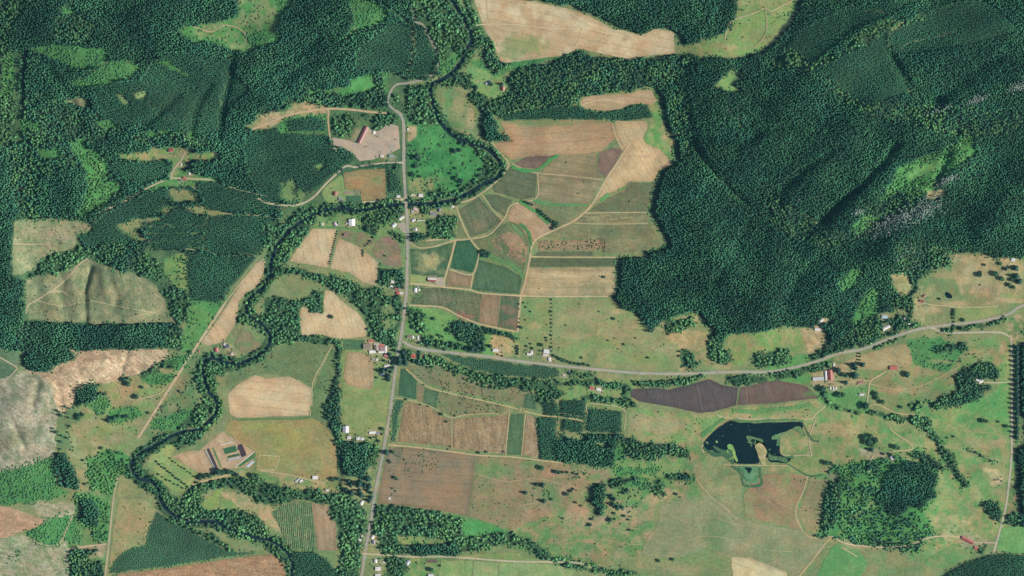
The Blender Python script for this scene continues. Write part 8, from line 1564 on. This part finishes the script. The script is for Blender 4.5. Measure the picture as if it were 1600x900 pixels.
def ordinal(n):
    if n < 20: return ONES[n - 1]
    t = {2: "twent", 3: "thirt", 4: "fort"}[n // 10]
    return t + "ieth" if n % 10 == 0 else t + "y-" + ONES[n % 10 - 1]
def place_label(stem, k, axis):
    """tells one member of a set from the others: counted along the set"""
    w = stem.split(" ")
    cut = next(i for i, t in enumerate(w) if t in ("tree", "conifer", "bush"))
    return f"{ordinal(k)} {' '.join(w[:cut + 1])} from the {'left' if axis == 0 else 'top'} {' '.join(w[cut + 1:])}"
for stem, group, items in TREE_SETS:
    xs_ = [q[0] for q in items]; ys_ = [q[1] for q in items]
    axis = 0 if max(xs_) - min(xs_) >= .8 * (max(ys_) - min(ys_)) else 1
    rank = {q: k + 1 for k, q in enumerate(sorted(items, key=lambda q: (q[axis], q[1 - axis])))}
    for it in items:
        x, y, d, kd = it
        label = stem if len(items) == 1 else place_label(stem, rank[it], axis)
        c_me, t_me = PROTO[kd][random.randrange(len(PROTO[kd]))]
        name = "conifer_tree" if kd == "C" else "flowering_tree" if kd == "K" else "broadleaf_tree" if d >= 3.2 else "bush"
        root = bpy.data.objects.new(name, None); COL.objects.link(root)
        r = d * M_PX / 2 * random.uniform(.92, 1.1)
        h = r * (3.6 if kd == "C" else 1.75) * random.uniform(.9, 1.12)
        root.location = (wx(x), wy(y), float(Z(x, y)) + .2); root.rotation_euler = (0, 0, random.uniform(0, 6.28)); root.empty_display_size = 2
        tag(root, label, "bush" if name == "bush" else "tree", group if len(items) > 1 else None)
        for nm, me in (("crown", c_me), ("trunk", t_me)):
            o = bpy.data.objects.new(nm, me); COL.objects.link(o); o.parent = root; o.scale = (r, r, h)
        count[name] = count.get(name, 0) + 1
print("single trees:", count)

# vineyard rows: leafy hedges running down the slope
def vine_row(x0, y0, x1, y1, seed):
    r = np.random.default_rng(seed)
    n = max(6, int(math.hypot(x1 - x0, y1 - y0) / 1.2)); V = []; Fs = []; C = []
    dx, dy = x1 - x0, y1 - y0; L_ = math.hypot(dx, dy); ux, uy = -dy / L_, dx / L_
    for i in range(n + 1):
        t = i / n; px, py = x0 + dx * t, y0 + dy * t; z = float(Z(px, py)) + .3
        w = r.uniform(.45, 1.05); h = r.uniform(1.0, 2.4) * (0.25 if r.random() < .12 else 1)
        c = np.array((.052,.130,.060)) * r.uniform(.7, 1.25)
        for o_, hh in ((-w, 0), (-w * .7, h * .8), (r.uniform(-.2, .2), h), (w * .7, h * .8), (w, 0)):
            V.append((wx(px + ux * o_), wy(py + uy * o_), z + hh)); C.append(c)
    for i in range(n):
        for k in range(4): Fs.append((i * 5 + k, (i + 1) * 5 + k, (i + 1) * 5 + k + 1, i * 5 + k + 1))
    o = mesh_np("vine_row", V, np.array(Fs), M_LEAF, np.array(C))
    tag(o, f"{ordinal(seed)} leafy row from the left in the small vineyard", "vine row", "rows of the small vineyard")
VINE = [(424,801),(440,790),(465,781),(486,785),(494,860),(457,858),(444,850),(440,830),(432,814)]
nrow = 0
for k in range(21):
    ys = np.linspace(778, 864, 200); xs = 425.5 + k * 3.05 + (ys - 790) * .075
    m = inside(xs, ys, VINE)
    if m.sum() < 20: continue
    nrow += 1
    yy = ys[m]; xx = xs[m]
    vine_row(xx[0], yy[0] + 1, xx[-1], yy[-1] - 1, nrow)

# ------------------------------------------------------------------ the air between camera and valley
hz = bpy.data.materials.new("summer_haze"); hz.use_nodes = True
hn = hz.node_tree; hn.nodes.clear()
ho = hn.nodes.new("ShaderNodeOutputMaterial"); hv = hn.nodes.new("ShaderNodeVolumePrincipled")
hv.inputs["Color"].default_value = (0.30, 0.85, 1.0, 1)
hv.inputs["Density"].default_value = 1.3e-6
hv.inputs["Anisotropy"].default_value = 0.0
hn.links.new(hv.outputs[0], ho.inputs["Volume"])
zlo = float(GH.min()) - 3.0; zhi = ALT + 50.0
x0, x1 = wx(GX[0]) - 200, wx(GX[-1]) + 200; y0, y1 = wy(GY[-1]) - 200, wy(GY[0]) + 200
o = mb("haze", [((x0 + x1) / 2, (y0 + y1) / 2, (zlo + zhi) / 2, x1 - x0, y1 - y0, zhi - zlo)], hz, None)
tag(o, "thin bluish summer haze over the whole valley", kind="stuff")
